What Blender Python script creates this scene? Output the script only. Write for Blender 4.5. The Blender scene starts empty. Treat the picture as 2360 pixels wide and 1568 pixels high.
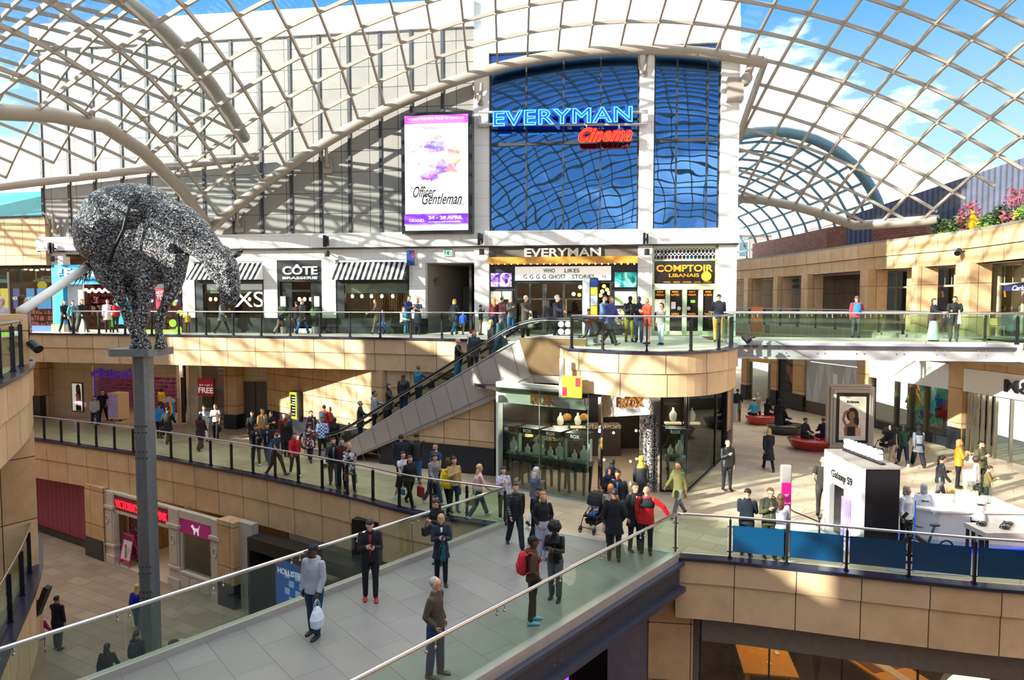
import bpy, bmesh, math, random
from mathutils import Vector, Matrix, noise
R = random.Random(7)
SC = bpy.context.scene
COL = SC.collection
CAMZ = 11.55
FPX = 1573.33
PIT = math.atan(88 / FPX)
CP, SP = math.cos(PIT), math.sin(PIT)
def ray(px, py):
 u = (px - 1180) / FPX; v = (784 - py) / FPX
 return Vector((u, CP + v * SP, -SP + v * CP))
def PZ(px, py, z):
 d = ray(px, py); t = (z - CAMZ) / d.z
 return Vector((d.x * t, d.y * t, z))
def PY(px, py, y):
 d = ray(px, py); t = y / d.y
 return Vector((d.x * t, y, CAMZ + d.z * t))
def lin(h):
 if isinstance(h, (tuple, list)): return tuple(h) + (1,) if len(h) == 3 else tuple(h)
 h = h.lstrip('#')
 r = [int(h[i:i + 2], 16) / 255 for i in (0, 2, 4)]
 return tuple(c / 12.92 if c <= .04045 else ((c + .055) / 1.055) ** 2.4 for c in r) + (1,)
MC = {}
def newmat(n):
 m = bpy.data.materials.new(n); m.use_nodes = True
 nt = m.node_tree
 for x in list(nt.nodes): nt.nodes.remove(x)
 out = nt.nodes.new('ShaderNodeOutputMaterial')
 return m, nt, out
def N(nt, t, **k):
 n = nt.nodes.new(t)
 for a, b in k.items():
  if a in n.inputs.keys(): n.inputs[a].default_value = b
  else: setattr(n, a, b)
 return n
def L(nt, a, b): nt.links.new(a, b)
def mat(name, hexc, rough=.6, metal=0., noise=.12, ns=6., bump=0., emit=None, es=0., coat=0., spec=.5):
 """plain surface with a little procedural unevenness"""
 key = (name, hexc if isinstance(hexc, str) else str(hexc), rough, metal, noise, bump, emit, es)
 if key in MC: return MC[key]
 m, nt, out = newmat(name)
 b = N(nt, 'ShaderNodeBsdfPrincipled', Roughness=rough, Metallic=metal)
 b.inputs['Specular IOR Level'].default_value = spec
 if coat: b.inputs['Coat Weight'].default_value = coat
 c = lin(hexc)
 tc = N(nt, 'ShaderNodeTexCoord'); nz = N(nt, 'ShaderNodeTexNoise', Scale=ns, Detail=4.)
 L(nt, tc.outputs['Object'], nz.inputs['Vector'])
 mx = N(nt, 'ShaderNodeMix', data_type='RGBA')
 mx.inputs[6].default_value = tuple(max(0, v * (1 - noise * 2)) for v in c[:3]) + (1,)
 mx.inputs[7].default_value = tuple(min(1, v * (1 + noise * 2)) for v in c[:3]) + (1,)
 L(nt, nz.outputs['Fac'], mx.inputs[0]); L(nt, mx.outputs[2], b.inputs['Base Color'])
 if bump:
  bp = N(nt, 'ShaderNodeBump', Strength=bump, Distance=.02)
  L(nt, nz.outputs['Fac'], bp.inputs['Height']); L(nt, bp.outputs[0], b.inputs['Normal'])
 if emit:
  b.inputs['Emission Color'].default_value = lin(emit); b.inputs['Emission Strength'].default_value = es
 L(nt, b.outputs[0], out.inputs[0]); MC[key] = m
 return m
def brick(name, c1, c2, mortar, bw, bh, off=0., ms=.012, coord='UV', rot=0., rough=.7, nz=.18, loc=(0, 0, 0), freq=2, spec=.4, nsc=1.6):
 """slabs or cladding blocks with real joints, each block its own shade and some staining"""
 m, nt, out = newmat(name)
 b = N(nt, 'ShaderNodeBsdfPrincipled', Roughness=rough)
 b.inputs['Specular IOR Level'].default_value = spec
 tc = N(nt, 'ShaderNodeTexCoord'); mp = N(nt, 'ShaderNodeMapping')
 mp.inputs['Rotation'].default_value = (0, 0, rot); mp.inputs['Location'].default_value = loc
 L(nt, tc.outputs[coord], mp.inputs['Vector'])
 br = N(nt, 'ShaderNodeTexBrick', offset=off, offset_frequency=freq)
 br.inputs['Scale'].default_value = 1; br.inputs['Brick Width'].default_value = bw; br.inputs['Row Height'].default_value = bh
 br.inputs['Mortar Size'].default_value = ms; br.inputs['Mortar Smooth'].default_value = .1
 br.inputs['Color1'].default_value = lin(c1); br.inputs['Color2'].default_value = lin(c2); br.inputs['Mortar'].default_value = lin(mortar)
 L(nt, mp.outputs[0], br.inputs['Vector'])
 n1 = N(nt, 'ShaderNodeTexNoise', Scale=nsc, Detail=6., Roughness=.65)
 L(nt, tc.outputs['Object'], n1.inputs['Vector'])
 mr = N(nt, 'ShaderNodeMapRange'); mr.inputs[1].default_value = .3; mr.inputs[2].default_value = .75
 mr.inputs[3].default_value = 1 - nz; mr.inputs[4].default_value = 1 + nz
 L(nt, n1.outputs['Fac'], mr.inputs[0])
 vm = N(nt, 'ShaderNodeVectorMath', operation='SCALE')
 L(nt, br.outputs['Color'], vm.inputs[0]); L(nt, mr.outputs[0], vm.inputs['Scale'])
 L(nt, vm.outputs[0], b.inputs['Base Color'])
 bp = N(nt, 'ShaderNodeBump', Strength=.6, Distance=.01, invert=True)
 L(nt, br.outputs['Fac'], bp.inputs['Height']); L(nt, bp.outputs[0], b.inputs['Normal'])
 L(nt, b.outputs[0], out.inputs[0])
 return m
def glassmat(name, tint='#dff0ea', refl=.04, gcol='#ffffff', wavy=0., grough=0., ior=1.45, graz=.5):
 m, nt, out = newmat(name)
 tr = N(nt, 'ShaderNodeBsdfTransparent'); tr.inputs[0].default_value = lin(tint)
 gl = N(nt, 'ShaderNodeBsdfGlossy', Roughness=grough); gl.inputs[0].default_value = lin(gcol)
 lw = N(nt, 'ShaderNodeLayerWeight', Blend=.5); pw = N(nt, 'ShaderNodeMath', operation='POWER'); pw.inputs[1].default_value = 5.
 L(nt, lw.outputs['Facing'], pw.inputs[0])
 ad = N(nt, 'ShaderNodeMath', operation='MULTIPLY_ADD', use_clamp=True)
 ad.inputs[1].default_value = (graz if ior > 1.3 else .3) * (1 - refl); ad.inputs[2].default_value = refl + .03
 L(nt, pw.outputs[0], ad.inputs[0])
 mx = N(nt, 'ShaderNodeMixShader')
 L(nt, ad.outputs[0], mx.inputs[0]); L(nt, tr.outputs[0], mx.inputs[1]); L(nt, gl.outputs[0], mx.inputs[2])
 if wavy:
  tc = N(nt, 'ShaderNodeTexCoord'); nz = N(nt, 'ShaderNodeTexNoise', Scale=.55, Detail=1.)
  L(nt, tc.outputs['Object'], nz.inputs['Vector'])
  bp = N(nt, 'ShaderNodeBump', Strength=1., Distance=wavy)
  L(nt, nz.outputs['Fac'], bp.inputs['Height']); L(nt, bp.outputs[0], gl.inputs['Normal'])
 L(nt, mx.outputs[0], out.inputs[0])
 return m
def emis(name, hexc, s=1.):
 m, nt, out = newmat(name)
 e = N(nt, 'ShaderNodeEmission', Strength=s); e.inputs[0].default_value = lin(hexc)
 L(nt, e.outputs[0], out.inputs[0]); return m
def cloudy(name, cols, scale=3., emit=0., rough=.5, detail=6., dist=1.5, mode='noise'):
 """abstract coloured print made of a noise run through a colour ramp"""
 m, nt, out = newmat(name)
 tc = N(nt, 'ShaderNodeTexCoord')
 if mode == 'noise':
  nz = N(nt, 'ShaderNodeTexNoise', Scale=scale, Detail=detail, Distortion=dist)
 elif mode == 'cells':
  nz = N(nt, 'ShaderNodeTexVoronoi', Scale=scale)
 else:
  nz = N(nt, 'ShaderNodeTexWave', Scale=scale, Distortion=dist)
  nz.bands_direction = 'X'
 L(nt, tc.outputs['Object'], nz.inputs['Vector'])
 cr = N(nt, 'ShaderNodeValToRGB')
 el = cr.color_ramp.elements
 n = len(cols)
 lo, hi = (.3, .72) if mode == 'noise' else (.02, .98)
 el[0].position = lo; el[0].color = lin(cols[0]); el[1].position = hi; el[1].color = lin(cols[-1])
 for i in range(1, n - 1):
  e = el.new(lo + (hi - lo) * i / (n - 1)); e.color = lin(cols[i])
 if mode == 'cells':
  sx = N(nt, 'ShaderNodeSeparateColor'); L(nt, nz.outputs['Color'], sx.inputs[0]); L(nt, sx.outputs[0], cr.inputs[0])
 else: L(nt, nz.outputs[0], cr.inputs[0])
 b = N(nt, 'ShaderNodeBsdfPrincipled', Roughness=rough)
 L(nt, cr.outputs[0], b.inputs['Base Color'])
 if emit:
  L(nt, cr.outputs[0], b.inputs['Emission Color']); b.inputs['Emission Strength'].default_value = emit
 L(nt, b.outputs[0], out.inputs[0])
 return m
def tag(o, label=None, cat=None, group=None, kind=None):
 if label: o['label'] = label
 if cat: o['category'] = cat
 if group: o['group'] = group
 if kind: o['kind'] = kind
 return o
def empty(name, loc, label=None, cat=None, group=None, rz=0., kind=None):
 o = bpy.data.objects.new(name, None); COL.objects.link(o)
 o.location = loc; o.rotation_euler = (0, 0, rz); o.empty_display_size = .2
 return tag(o, label, cat, group, kind)
def link(name, me, m=None, parent=None):
 o = bpy.data.objects.new(name, me); COL.objects.link(o)
 if m is not None:
  me.materials.clear()
  for x in (m if isinstance(m, (list, tuple)) else [m]): me.materials.append(x)
 if parent: o.parent = parent
 return o
class Fr:
 """a local frame on a vertical plane: s along, d away from the viewer, z up"""
 def __init__(s, o, e):
  s.o = Vector((o[0], o[1], 0)); s.e = Vector((e[0], e[1], 0)).normalized(); s.b = Vector((-s.e.y, s.e.x, 0))
 def W(s, a, d, z): return s.o + s.e * a + s.b * d + Vector((0, 0, z))
 def hit(s, px, py, d=0.):
  r = ray(px, py); o = s.o + s.b * d
  t = (o.dot(s.b)) / (r.dot(s.b))
  p = r * t
  return (p - s.o).dot(s.e), CAMZ + p.z
 def M(s, a, d, z):
  m = Matrix.Identity(4); p = s.W(a, d, z)
  for i in range(3):
   m[i][0] = s.e[i]; m[i][1] = (0, 0, 1)[i]; m[i][2] = -s.b[i]; m[i][3] = p[i]
  return m
WORLD = Fr((0, 0), (1, 0))
def frame_ab(a, b):
 return Fr(a, (b[0] - a[0], b[1] - a[1]))
class MB:
 def __init__(s, fr=WORLD):
  s.bm = bmesh.new(); s.fr = fr; s.mi = 0; s.uv = s.bm.loops.layers.uv.new('UVMap')
 def _f(s, vs, uvs=None):
  try: f = s.bm.faces.new(vs)
  except ValueError: return None
  f.material_index = s.mi
  if uvs:
   for l, q in zip(f.loops, uvs): l[s.uv].uv = q
  return f
 def hexa(s, P, uvb=None):
  v = [s.bm.verts.new(p) for p in P]
  for q in ((0, 3, 2, 1), (4, 5, 6, 7), (0, 1, 5, 4), (1, 2, 6, 5), (2, 3, 7, 6), (3, 0, 4, 7)):
   s._f([v[i] for i in q], [uvb[i] for i in q] if uvb else None)
  return s
 def box(s, a0, a1, d0, d1, z0, z1):
  F = s.fr.W
  P = [F(a0, d0, z0), F(a1, d0, z0), F(a1, d1, z0), F(a0, d1, z0), F(a0, d0, z1), F(a1, d0, z1), F(a1, d1, z1), F(a0, d1, z1)]
  uv = [(a0, z0), (a1, z0), (a1 + d1 - d0, z0), (a0 + d0 - d1, z0), (a0, z1), (a1, z1), (a1 + d1 - d0, z1), (a0 + d0 - d1, z1)]
  return s.hexa(P, uv)
 def bar(s, p, q, w, h=None, up=Vector((0, 0, 1))):
  p = Vector(p); q = Vector(q); h = h or w
  d = (q - p)
  if d.length < 1e-5: return s
  d.normalize(); sd = d.cross(up)
  if sd.length < 1e-4: sd = Vector((1, 0, 0))
  sd.normalize(); u = sd.cross(d)
  sd = sd * w / 2; u = u * h / 2
  return s.hexa([p - sd - u, p + sd - u, q + sd - u, q - sd - u, p - sd + u, p + sd + u, q + sd + u, q - sd + u])
 def tube(s, pts, r, n=8, cap=True, sx=1., closed=False):
  pts = [Vector(p) for p in pts]; rs = r if isinstance(r, (list, tuple)) else [r] * len(pts)
  rings = []; sd = None
  for i, p in enumerate(pts):
   if closed: d = pts[(i + 1) % len(pts)] - pts[i - 1]
   else: d = pts[min(i + 1, len(pts) - 1)] - pts[max(i - 1, 0)]
   d.normalize()
   if sd is None:
    sd = d.cross(Vector((0, 0, 1)))
    if sd.length < 1e-3: sd = Vector((1, 0, 0))
   sd = (sd - d * sd.dot(d))
   if sd.length < 1e-4: sd = d.orthogonal()
   sd.normalize(); u = d.cross(sd)
   rings.append([s.bm.verts.new(p + sd * math.cos(k * math.tau / n) * rs[i] * sx + u * math.sin(k * math.tau / n) * rs[i]) for k in range(n)])
  m = len(rings)
  for i in range(m if closed else m - 1):
   a, b = rings[i], rings[(i + 1) % m]
   for k in range(n): s._f([a[k], b[k], b[(k + 1) % n], a[(k + 1) % n]])
  if cap and not closed:
   s._f(rings[0]); s._f(rings[-1][::-1])
  return s
 def loft(s, rings, n=14, cap=True):
  """rings: (x,y,z,rx,ry) horizontal ellipses"""
  rr = []
  for (x, y, z, rx, ry) in rings:
   rr.append([s.bm.verts.new((x + rx * math.cos(k * math.tau / n), y + ry * math.sin(k * math.tau / n), z)) for k in range(n)])
  for a, b in zip(rr, rr[1:]):
   for k in range(n): s._f([a[k], a[(k + 1) % n], b[(k + 1) % n], b[k]])
  if cap: s._f(rr[0][::-1]); s._f(rr[-1])
  return s
 def ell(s, c, r, seg=12, rot=None):
  r = (r, r, r) if isinstance(r, (int, float)) else r
  vs = max(4, seg * 2 // 3); c = Vector(c); rr = []
  def tr(x, y, z):
   p = Vector((x * r[0], y * r[1], z * r[2])); return s.bm.verts.new((rot @ p if rot else p) + c)
  for i in range(1, vs):
   th = math.pi * i / vs
   rr.append([tr(math.sin(th) * math.cos(k * math.tau / seg), math.sin(th) * math.sin(k * math.tau / seg), -math.cos(th)) for k in range(seg)])
  lo = tr(0, 0, -1); hi = tr(0, 0, 1)
  for k in range(seg):
   k2 = (k + 1) % seg; s._f([lo, rr[0][k2], rr[0][k]]); s._f([hi, rr[-1][k], rr[-1][k2]])
   for p, q in zip(rr, rr[1:]): s._f([p[k], p[k2], q[k2], q[k]])
  return s
 def cyl(s, c, r, h, n=16, r2=None):
  c = Vector(c); r2 = r if r2 is None else r2
  return s.loft([(c.x, c.y, c.z, r, r), (c.x, c.y, c.z + h, r2, r2)], n)
 def prism(s, poly, z0, z1, sides=True):
  b = [s.bm.verts.new((p[0], p[1], z0)) for p in poly]; t = [s.bm.verts.new((p[0], p[1], z1)) for p in poly]
  s._f(b[::-1]); s._f(t)
  u = 0
  for i in range(len(poly)):
   j = (i + 1) % len(poly); w = (Vector(poly[j][:2]) - Vector(poly[i][:2])).length
   if sides: s._f([b[i], b[j], t[j], t[i]], [(u, z0), (u + w, z0), (u + w, z1), (u, z1)])
   u += w
  return s
 def fpoly(s, pts, d0, d1):
  """polygon given as (s,z) on the frame, given thickness d0..d1"""
  a = [s.bm.verts.new(s.fr.W(p[0], d0, p[1])) for p in pts]; b = [s.bm.verts.new(s.fr.W(p[0], d1, p[1])) for p in pts]
  s._f(a); s._f(b[::-1], )
  for f in s.bm.faces[-2:] if False else []: pass
  for i in range(len(pts)):
   j = (i + 1) % len(pts); s._f([a[i], b[i], b[j], a[j]])
  return s
 def strip(s, path, z0, z1, th, u0=0.):
  """a wall following a plan path, thickness th towards the left-hand side, with length/height UVs"""
  P = [Vector((p[0], p[1], 0)) for p in path]; nrm = []
  for i in range(len(P)):
   d = P[min(i + 1, len(P) - 1)] - P[max(i - 1, 0)]; d.normalize(); nrm.append(Vector((-d.y, d.x, 0)))
  u = u0
  for i in range(len(P) - 1):
   w = (P[i + 1] - P[i]).length; a, b = P[i], P[i + 1]; a2, b2 = a + nrm[i] * th, b + nrm[i + 1] * th
   Z0 = Vector((0, 0, z0)); Z1 = Vector((0, 0, z1))
   uv = [(u, z0), (u + w, z0), (u + w, z0 + th), (u, z0 + th), (u, z1), (u + w, z1), (u + w, z1 + th), (u, z1 + th)]
   v = [s.bm.verts.new(q) for q in (a + Z0, b + Z0, b2 + Z0, a2 + Z0, a + Z1, b + Z1, b2 + Z1, a2 + Z1)]
   qs = [(0, 3, 2, 1), (4, 5, 6, 7), (0, 1, 5, 4), (2, 3, 7, 6)]
   if i == 0: qs.append((3, 0, 4, 7))
   if i == len(P) - 2: qs.append((1, 2, 6, 5))
   for q in qs: s._f([v[k] for k in q], [uv[k] for k in q])
   u += w
  return s
 def build(s, name, m, parent=None, label=None, cat=None, group=None, kind=None, smooth=False, origin=False, bevel=0.):
  bm = s.bm
  bmesh.ops.remove_doubles(bm, verts=bm.verts, dist=1e-5)
  bmesh.ops.recalc_face_normals(bm, faces=bm.faces)
  if bevel:
   bmesh.ops.bevel(bm, geom=[e for e in bm.edges if len(e.link_faces) == 2 and e.calc_face_angle(0) > .6], offset=bevel, segments=2, affect='EDGES', clamp_overlap=True)
  off = Vector((0, 0, 0))
  if parent is not None:
   p = parent
   while p is not None: off = off + p.location; p = p.parent
  elif origin:
   xs = [v.co for v in bm.verts]
   off = Vector(((min(v.x for v in xs) + max(v.x for v in xs)) / 2, (min(v.y for v in xs) + max(v.y for v in xs)) / 2, min(v.z for v in xs)))
  if off.length: bmesh.ops.translate(bm, verts=bm.verts, vec=-off)
  me = bpy.data.meshes.new(name); bm.to_mesh(me); bm.free()
  if smooth:
   for p in me.polygons: p.use_smooth = True
  o = link(name, me, m, parent)
  if parent is None and origin: o.location = off
  return tag(o, label, cat, group, kind)
def text(s, size, m, M4, name='lettering', parent=None, ext=.02, bold=0., width=None, align='CENTER', shear=0., label=None, cat=None, sp=1., kind=None, height=None):
 cu = bpy.data.curves.new('t', 'FONT'); cu.body = s; cu.size = size; cu.extrude = ext; cu.offset = bold; cu.align_x = align
 cu.align_y = 'CENTER'; cu.shear = shear; cu.space_character = sp; cu.resolution_u = 4
 t = bpy.data.objects.new('t', cu); COL.objects.link(t)
 dg = bpy.context.evaluated_depsgraph_get()
 me = bpy.data.meshes.new_from_object(t.evaluated_get(dg))
 bpy.data.objects.remove(t); bpy.data.curves.remove(cu)
 if len(me.vertices) == 0: return None
 xs = [v.co.x for v in me.vertices]; ys = [v.co.y for v in me.vertices]
 k = 1.; ky = 1.
 if width: k = width / (max(xs) - min(xs)); ky = k
 if height: ky = height / (max(ys) - min(ys))
 cy = (max(ys) + min(ys)) / 2
 off = Vector((0, 0, 0)); p = parent
 while p is not None: off = off + p.location; p = p.parent
 for v in me.vertices:
  v.co = M4 @ Vector((v.co.x * k, (v.co.y - cy) * ky, v.co.z)) - off
 o = link(name, me, m, parent)
 return tag(o, label, cat, None, kind)
def dup(o, loc=None, rz=None, parent=None, **k):
 c = o.copy(); COL.objects.link(c)
 if parent: c.parent = parent
 if loc is not None: c.location = loc
 if rz is not None: c.rotation_euler = (0, 0, rz)
 for ch in list(o.children): dup(ch, parent=c)
 for a, b in k.items(): c[a] = b
 return c
def resample(path, step):
 P = [Vector((p[0], p[1])) for p in path]; L_ = [0]
 for a, b in zip(P, P[1:]): L_.append(L_[-1] + (b - a).length)
 n = max(1, round(L_[-1] / step)); out = []
 for i in range(n + 1):
  t = L_[-1] * i / n; k = 0
  while k < len(P) - 2 and L_[k + 1] < t: k += 1
  w = (t - L_[k]) / max(1e-9, L_[k + 1] - L_[k]); out.append(P[k].lerp(P[k + 1], w))
 return out
def smoothpath(path, n=6):
 P = [Vector((p[0], p[1])) for p in path]; out = []
 for i in range(len(P) - 1):
  p0 = P[max(i - 1, 0)]; p1 = P[i]; p2 = P[i + 1]; p3 = P[min(i + 2, len(P) - 1)]
  for k in range(n):
   t = k / n
   out.append(.5 * ((2 * p1) + (p2 - p0) * t + (2 * p0 - 5 * p1 + 4 * p2 - p3) * t * t + (3 * p1 - p0 - 3 * p2 + p3) * t ** 3))
 out.append(P[-1]); return out
M = {}
M['stone'] = brick('limestone cladding', '#d9b78e', '#c9a478', '#4a3626', 1.35, .72, 0., .012)
M['stone_big'] = brick('limestone blocks', '#d6b187', '#c79f72', '#4a3626', 1.1, 1.55, 0., .012)
M['stone_dark'] = mat('dark granite', '#23242c', .35, noise=.3, ns=60)
M['coping'] = mat('blue black granite coping', '#2a2c3e', .25, noise=.35, ns=90)
M['white_wall'] = brick('white render panels', '#e9e4de', '#e3ddd6', '#b9b2aa', 1.25, .82, 0., .008, rough=.55, nz=.04)
M['white'] = mat('white paint', '#ebe8e3', .45, noise=.03)
M['panel'] = brick('grey metal rainscreen', '#8f8a82', '#86817a', '#2c2a29', 1.42, .99, 0., .014, rough=.42, nz=.06)
M['steel_paint'] = mat('warm grey painted steel', '#9c9184', .4, noise=.04)
M['teal_paint'] = mat('blue grey painted steel', '#4e6f7a', .45, noise=.05)
M['inox'] = mat('brushed stainless steel', '#c9c7c3', .22, 1., noise=.06, ns=20)
M['post'] = mat('dark steel post', '#2b2c30', .35, .6, noise=.1)
M['black'] = mat('black paint', '#121214', .4, noise=.1)
M['charcoal'] = mat('charcoal paint', '#2d2e31', .5, noise=.1)
M['bronze'] = mat('bronze coloured steel cladding', '#8a7455', .32, .8, noise=.15, ns=2)
M['alu'] = mat('silver aluminium cladding', '#b9b1ab', .3, .3, noise=.05, ns=3)
M['beam'] = mat('slate grey beam paint', '#3b3f4d', .4, noise=.08)
M['beam_l'] = mat('light grey beam paint', '#a8a5a8', .4, noise=.05)
M['soffit'] = mat('soffit plaster', '#bdb3a6', .8, noise=.05)
M['glass'] = glassmat('clear green edged glass', '#e9f4ee', .01)
M['glass_roof'] = glassmat('roof glass', '#eef6f8', .0, ior=1.25)
M['glass_shop'] = glassmat('shop window glass', '#d8e2de', .03, graz=.3)
M['glass_mirror'] = glassmat('blue mirrored curtain wall glass', '#34526e', .5, '#6a9fe0', wavy=.012)
M['floor2'] = brick('pale stone paving', '#cdb9a0', '#bba68c', '#8a7a66', 1.2, .6, .5, .008, 'Object', rot=.62, rough=.35, nz=.1)
M['floor1'] = brick('brown granite paving', '#a08a76', '#8c7664', '#655648', 1.0, .55, .5, .008, 'Object', rot=.5, rough=.5, nz=.14)
M['floor3'] = brick('light stone paving', '#d2c8ba', '#c5b9a9', '#8f8474', .9, .6, .5, .006, 'Object', rot=-.13, rough=.4, nz=.08)
M['bridge_floor'] = brick('grey bridge paving', '#8b8886', '#827f7d', '#64615f', 1.5, .75, .5, .006, 'Object', rot=.87, rough=.32, nz=.12, nsc=.7)
M['wood'] = mat('oiled oak', '#b5741f', .4, noise=.2, ns=3)
M['red'] = mat('glossy red plastic', '#b01218', .12, noise=.03, coat=.8)
M['gloss_black'] = mat('glossy black plastic', '#0b0c0e', .08, noise=.03, coat=.8)
M['warm'] = emis('warm lamp', '#ffd08a', 9.)
M['whiteglow'] = emis('white lamp', '#fff4e0', 5.)
cd = bpy.data.cameras.new('camera'); cam = bpy.data.objects.new('camera', cd); COL.objects.link(cam)
cd.sensor_width = 36; cd.lens = 24; cd.clip_end = 600; cd.clip_start = .05
cam.location = (0, 0, CAMZ); cam.rotation_euler = (math.pi / 2 - PIT, 0, 0)
SC.camera = cam
SC.view_settings.view_transform = 'Standard'; SC.view_settings.look = 'None'; SC.view_settings.exposure = 0.4; SC.view_settings.gamma = 1
try: SC.view_settings.use_curve_mapping = False
except Exception: pass
SC.cycles.transparent_max_bounces = 32
SC.cycles.max_bounces = 8; SC.cycles.diffuse_bounces = 3; SC.cycles.glossy_bounces = 4
SC.cycles.caustics_reflective = False; SC.cycles.caustics_refractive = False
SC.cycles.sample_clamp_indirect = 4
SUN_DIR = Vector((.866, .5, -.404)).normalized()
sd = bpy.data.lights.new('sun', 'SUN'); sd.energy = 11.5; sd.angle = .012; sd.color = (1, .93, .82)
so = bpy.data.objects.new('sun', sd); COL.objects.link(so)
so.rotation_euler = SUN_DIR.to_track_quat('-Z', 'Y').to_euler(); so.location = (-40, -20, 40)
w = bpy.data.worlds.new('sky'); SC.world = w; w.use_nodes = True
nt = w.node_tree
for x in list(nt.nodes): nt.nodes.remove(x)
wo = nt.nodes.new('ShaderNodeOutputWorld'); bg = N(nt, 'ShaderNodeBackground', Strength=1.2)
tc = N(nt, 'ShaderNodeTexCoord'); sx = N(nt, 'ShaderNodeSeparateXYZ'); L(nt, tc.outputs['Generated'], sx.inputs[0])
cr = N(nt, 'ShaderNodeValToRGB'); e = cr.color_ramp.elements
e[0].position = 0.; e[0].color = lin('#e6f3fb'); e[1].position = .85; e[1].color = lin('#a9bccb')
q = e.new(.16); q.color = lin('#b9dcf4'); q = e.new(.40); q.color = lin('#3f93e0')
L(nt, sx.outputs['Z'], cr.inputs[0])
mp = N(nt, 'ShaderNodeMapping'); mp.inputs['Scale'].default_value = (1, 1, 2.6); L(nt, tc.outputs['Generated'], mp.inputs[0])
nz = N(nt, 'ShaderNodeTexNoise', Scale=2.3, Detail=9., Roughness=.58, Distortion=.4); L(nt, mp.outputs[0], nz.inputs['Vector'])
ma = N(nt, 'ShaderNodeFloatCurve')
cv = ma.mapping.curves[0]
for (x_, y_) in ((0., .66), (.20, .58), (.31, .44), (.42, .34), (.60, .50), (1., .66)):
 if x_ in (0., 1.): cv.points[0 if x_ == 0 else -1].location = (x_, y_)
 else: cv.points.new(x_, y_)
ma.mapping.update(); L(nt, sx.outputs['Z'], ma.inputs['Value'])
mb = N(nt, 'ShaderNodeMath', operation='MULTIPLY'); L(nt, sx.outputs['Y'], mb.inputs[0]); mb.inputs[1].default_value = .06
mc = N(nt, 'ShaderNodeMath', operation='ADD'); L(nt, ma.outputs[0], mc.inputs[0]); L(nt, mb.outputs[0], mc.inputs[1])
md = N(nt, 'ShaderNodeMath', operation='ADD'); L(nt, mc.outputs[0], md.inputs[0]); L(nt, nz.outputs['Fac'], md.inputs[1])
mr = N(nt, 'ShaderNodeMapRange'); mr.inputs[1].default_value = 1.02; mr.inputs[2].default_value = 1.16; L(nt, md.outputs[0], mr.inputs[0])
mx = N(nt, 'ShaderNodeMix', data_type='RGBA'); L(nt, mr.outputs[0], mx.inputs[0]); L(nt, cr.outputs[0], mx.inputs[6]); mx.inputs[7].default_value = (2.6, 2.5, 2.35, 1)
L(nt, mx.outputs[2], bg.inputs[0]); L(nt, bg.outputs[0], wo.inputs[0])
def S(mb, name, m, **k):
 return mb.build(name, m, kind='structure', **k)
FA = Fr((10.05, 31.0), (.991, -.133))           # the big facade, s = 0 at its right corner
E3A = smoothpath([(-34, 36.2), (-23.4, 33.3), (-15.6, 31.6), (-11.2, 30.5), (-6.1, 29.25), (-1.4, 27.6), (-.2, 26.95)], 4)
NE = Vector((-9.05, 28.9)); DE = Vector((.914, -.405)).normalized(); NN = Vector((.405, .914)).normalized()   # escalator near side
E3B = [Vector((1.72, 24.35)), Vector((1.86, 22.6))] + smoothpath([(1.9, 22.3), (3, 21.35), (4.25, 20.85), (5.65, 21.05), (6.8, 21.95), (7.75, 23.6), (8.2, 25.4), (8.3, 27.35)], 5)
E2A = smoothpath([(-34, 36.6), (-28, 34.6), (-23.04, 32.35), (-19.25, 30.6), (-15.3, 28.65), (-10.74, 26.07), (-7.43, 24.0), (-5.06, 22.4), (-3.1, 20.95), (-.25, 19.6)], 4)
BD = Vector((.642, .767)); BL0 = Vector((-.25, 19.6)); BR0 = Vector((4.2, 17.2))
BLe = BL0 - BD * 20.5; BRe = BR0 - BD * 20.5
E2B = smoothpath([(4.2, 17.2), (6.0, 16.8), (9.4, 15.75), (11.65, 15.15), (16, 14.4), (24, 14.2)], 4)
LG = smoothpath([(-7.7, 8), (-8.5, 10.4), (-9.6, 12.6), (-11.0, 15.3), (-12.25, 17.3), (-13.5, 18.9), (-15.7, 20.6), (-19.5, 21.4)], 4)   # left gallery edge
S(MB().prism([(-60, -20), (40, -20), (40, 70), (-60, 70)], -.3, 0), 'floor', M['floor1'])
S(MB().prism([tuple(p) for p in E2A] + [tuple(p) for p in E2B[:0]] + [(4.2, 17.2)] + [tuple(p) for p in E2B[1:]] + [(24, 70), (-45, 70), (-45, 36.6)], 4.45, 5), 'floor', M['floor2'])
mb = MB(); mb.prism([tuple(BL0 + BD * .2), tuple(BLe), tuple(BRe), tuple(BR0 + BD * .2)], 4.6, 5.006); S(mb, 'floor', M['bridge_floor'])
poly = [tuple(p) for p in E3A] + [tuple(NE + NN * 1.35 + DE * 10.8), tuple(NE + DE * 10.8)] + [tuple(p) for p in E3B] + [(10.3, 30.9)]
poly += [tuple(FA.W(s, 0, 0))[:2] for s in (-5, -40)]
S(MB().prism(poly, 9.5, 10), 'floor', M['floor3'])
S(MB().prism([(p[0], p[1] + .3) for p in E3A] + [(1.9, 24.6)] + [(4.9 + (p[0] - 4.9) * .93, 24.5 + (p[1] - 24.5) * .93) for p in E3B] + [(10.3, 31), (12, 45), (-45, 60)], 8.62, 9.45), 'ceiling', M['soffit'])
BB = Fr((8.2, 27.5), (11.1, -1.72))
S(MB(BB).box(-.2, 13, 0, 3.0, 9.72, 10), 'floor', M['floor3'])
mb = MB(BB); mb.box(-.2, 13, -.05, .12, 9.83, 9.93); mb.box(-.2, 13, -.02, .2, 9.36, 9.83); mb.box(-.2, 13, -.14, .2, 9.28, 9.37)
S(mb, 'trim_1', M['beam_l'])
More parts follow.
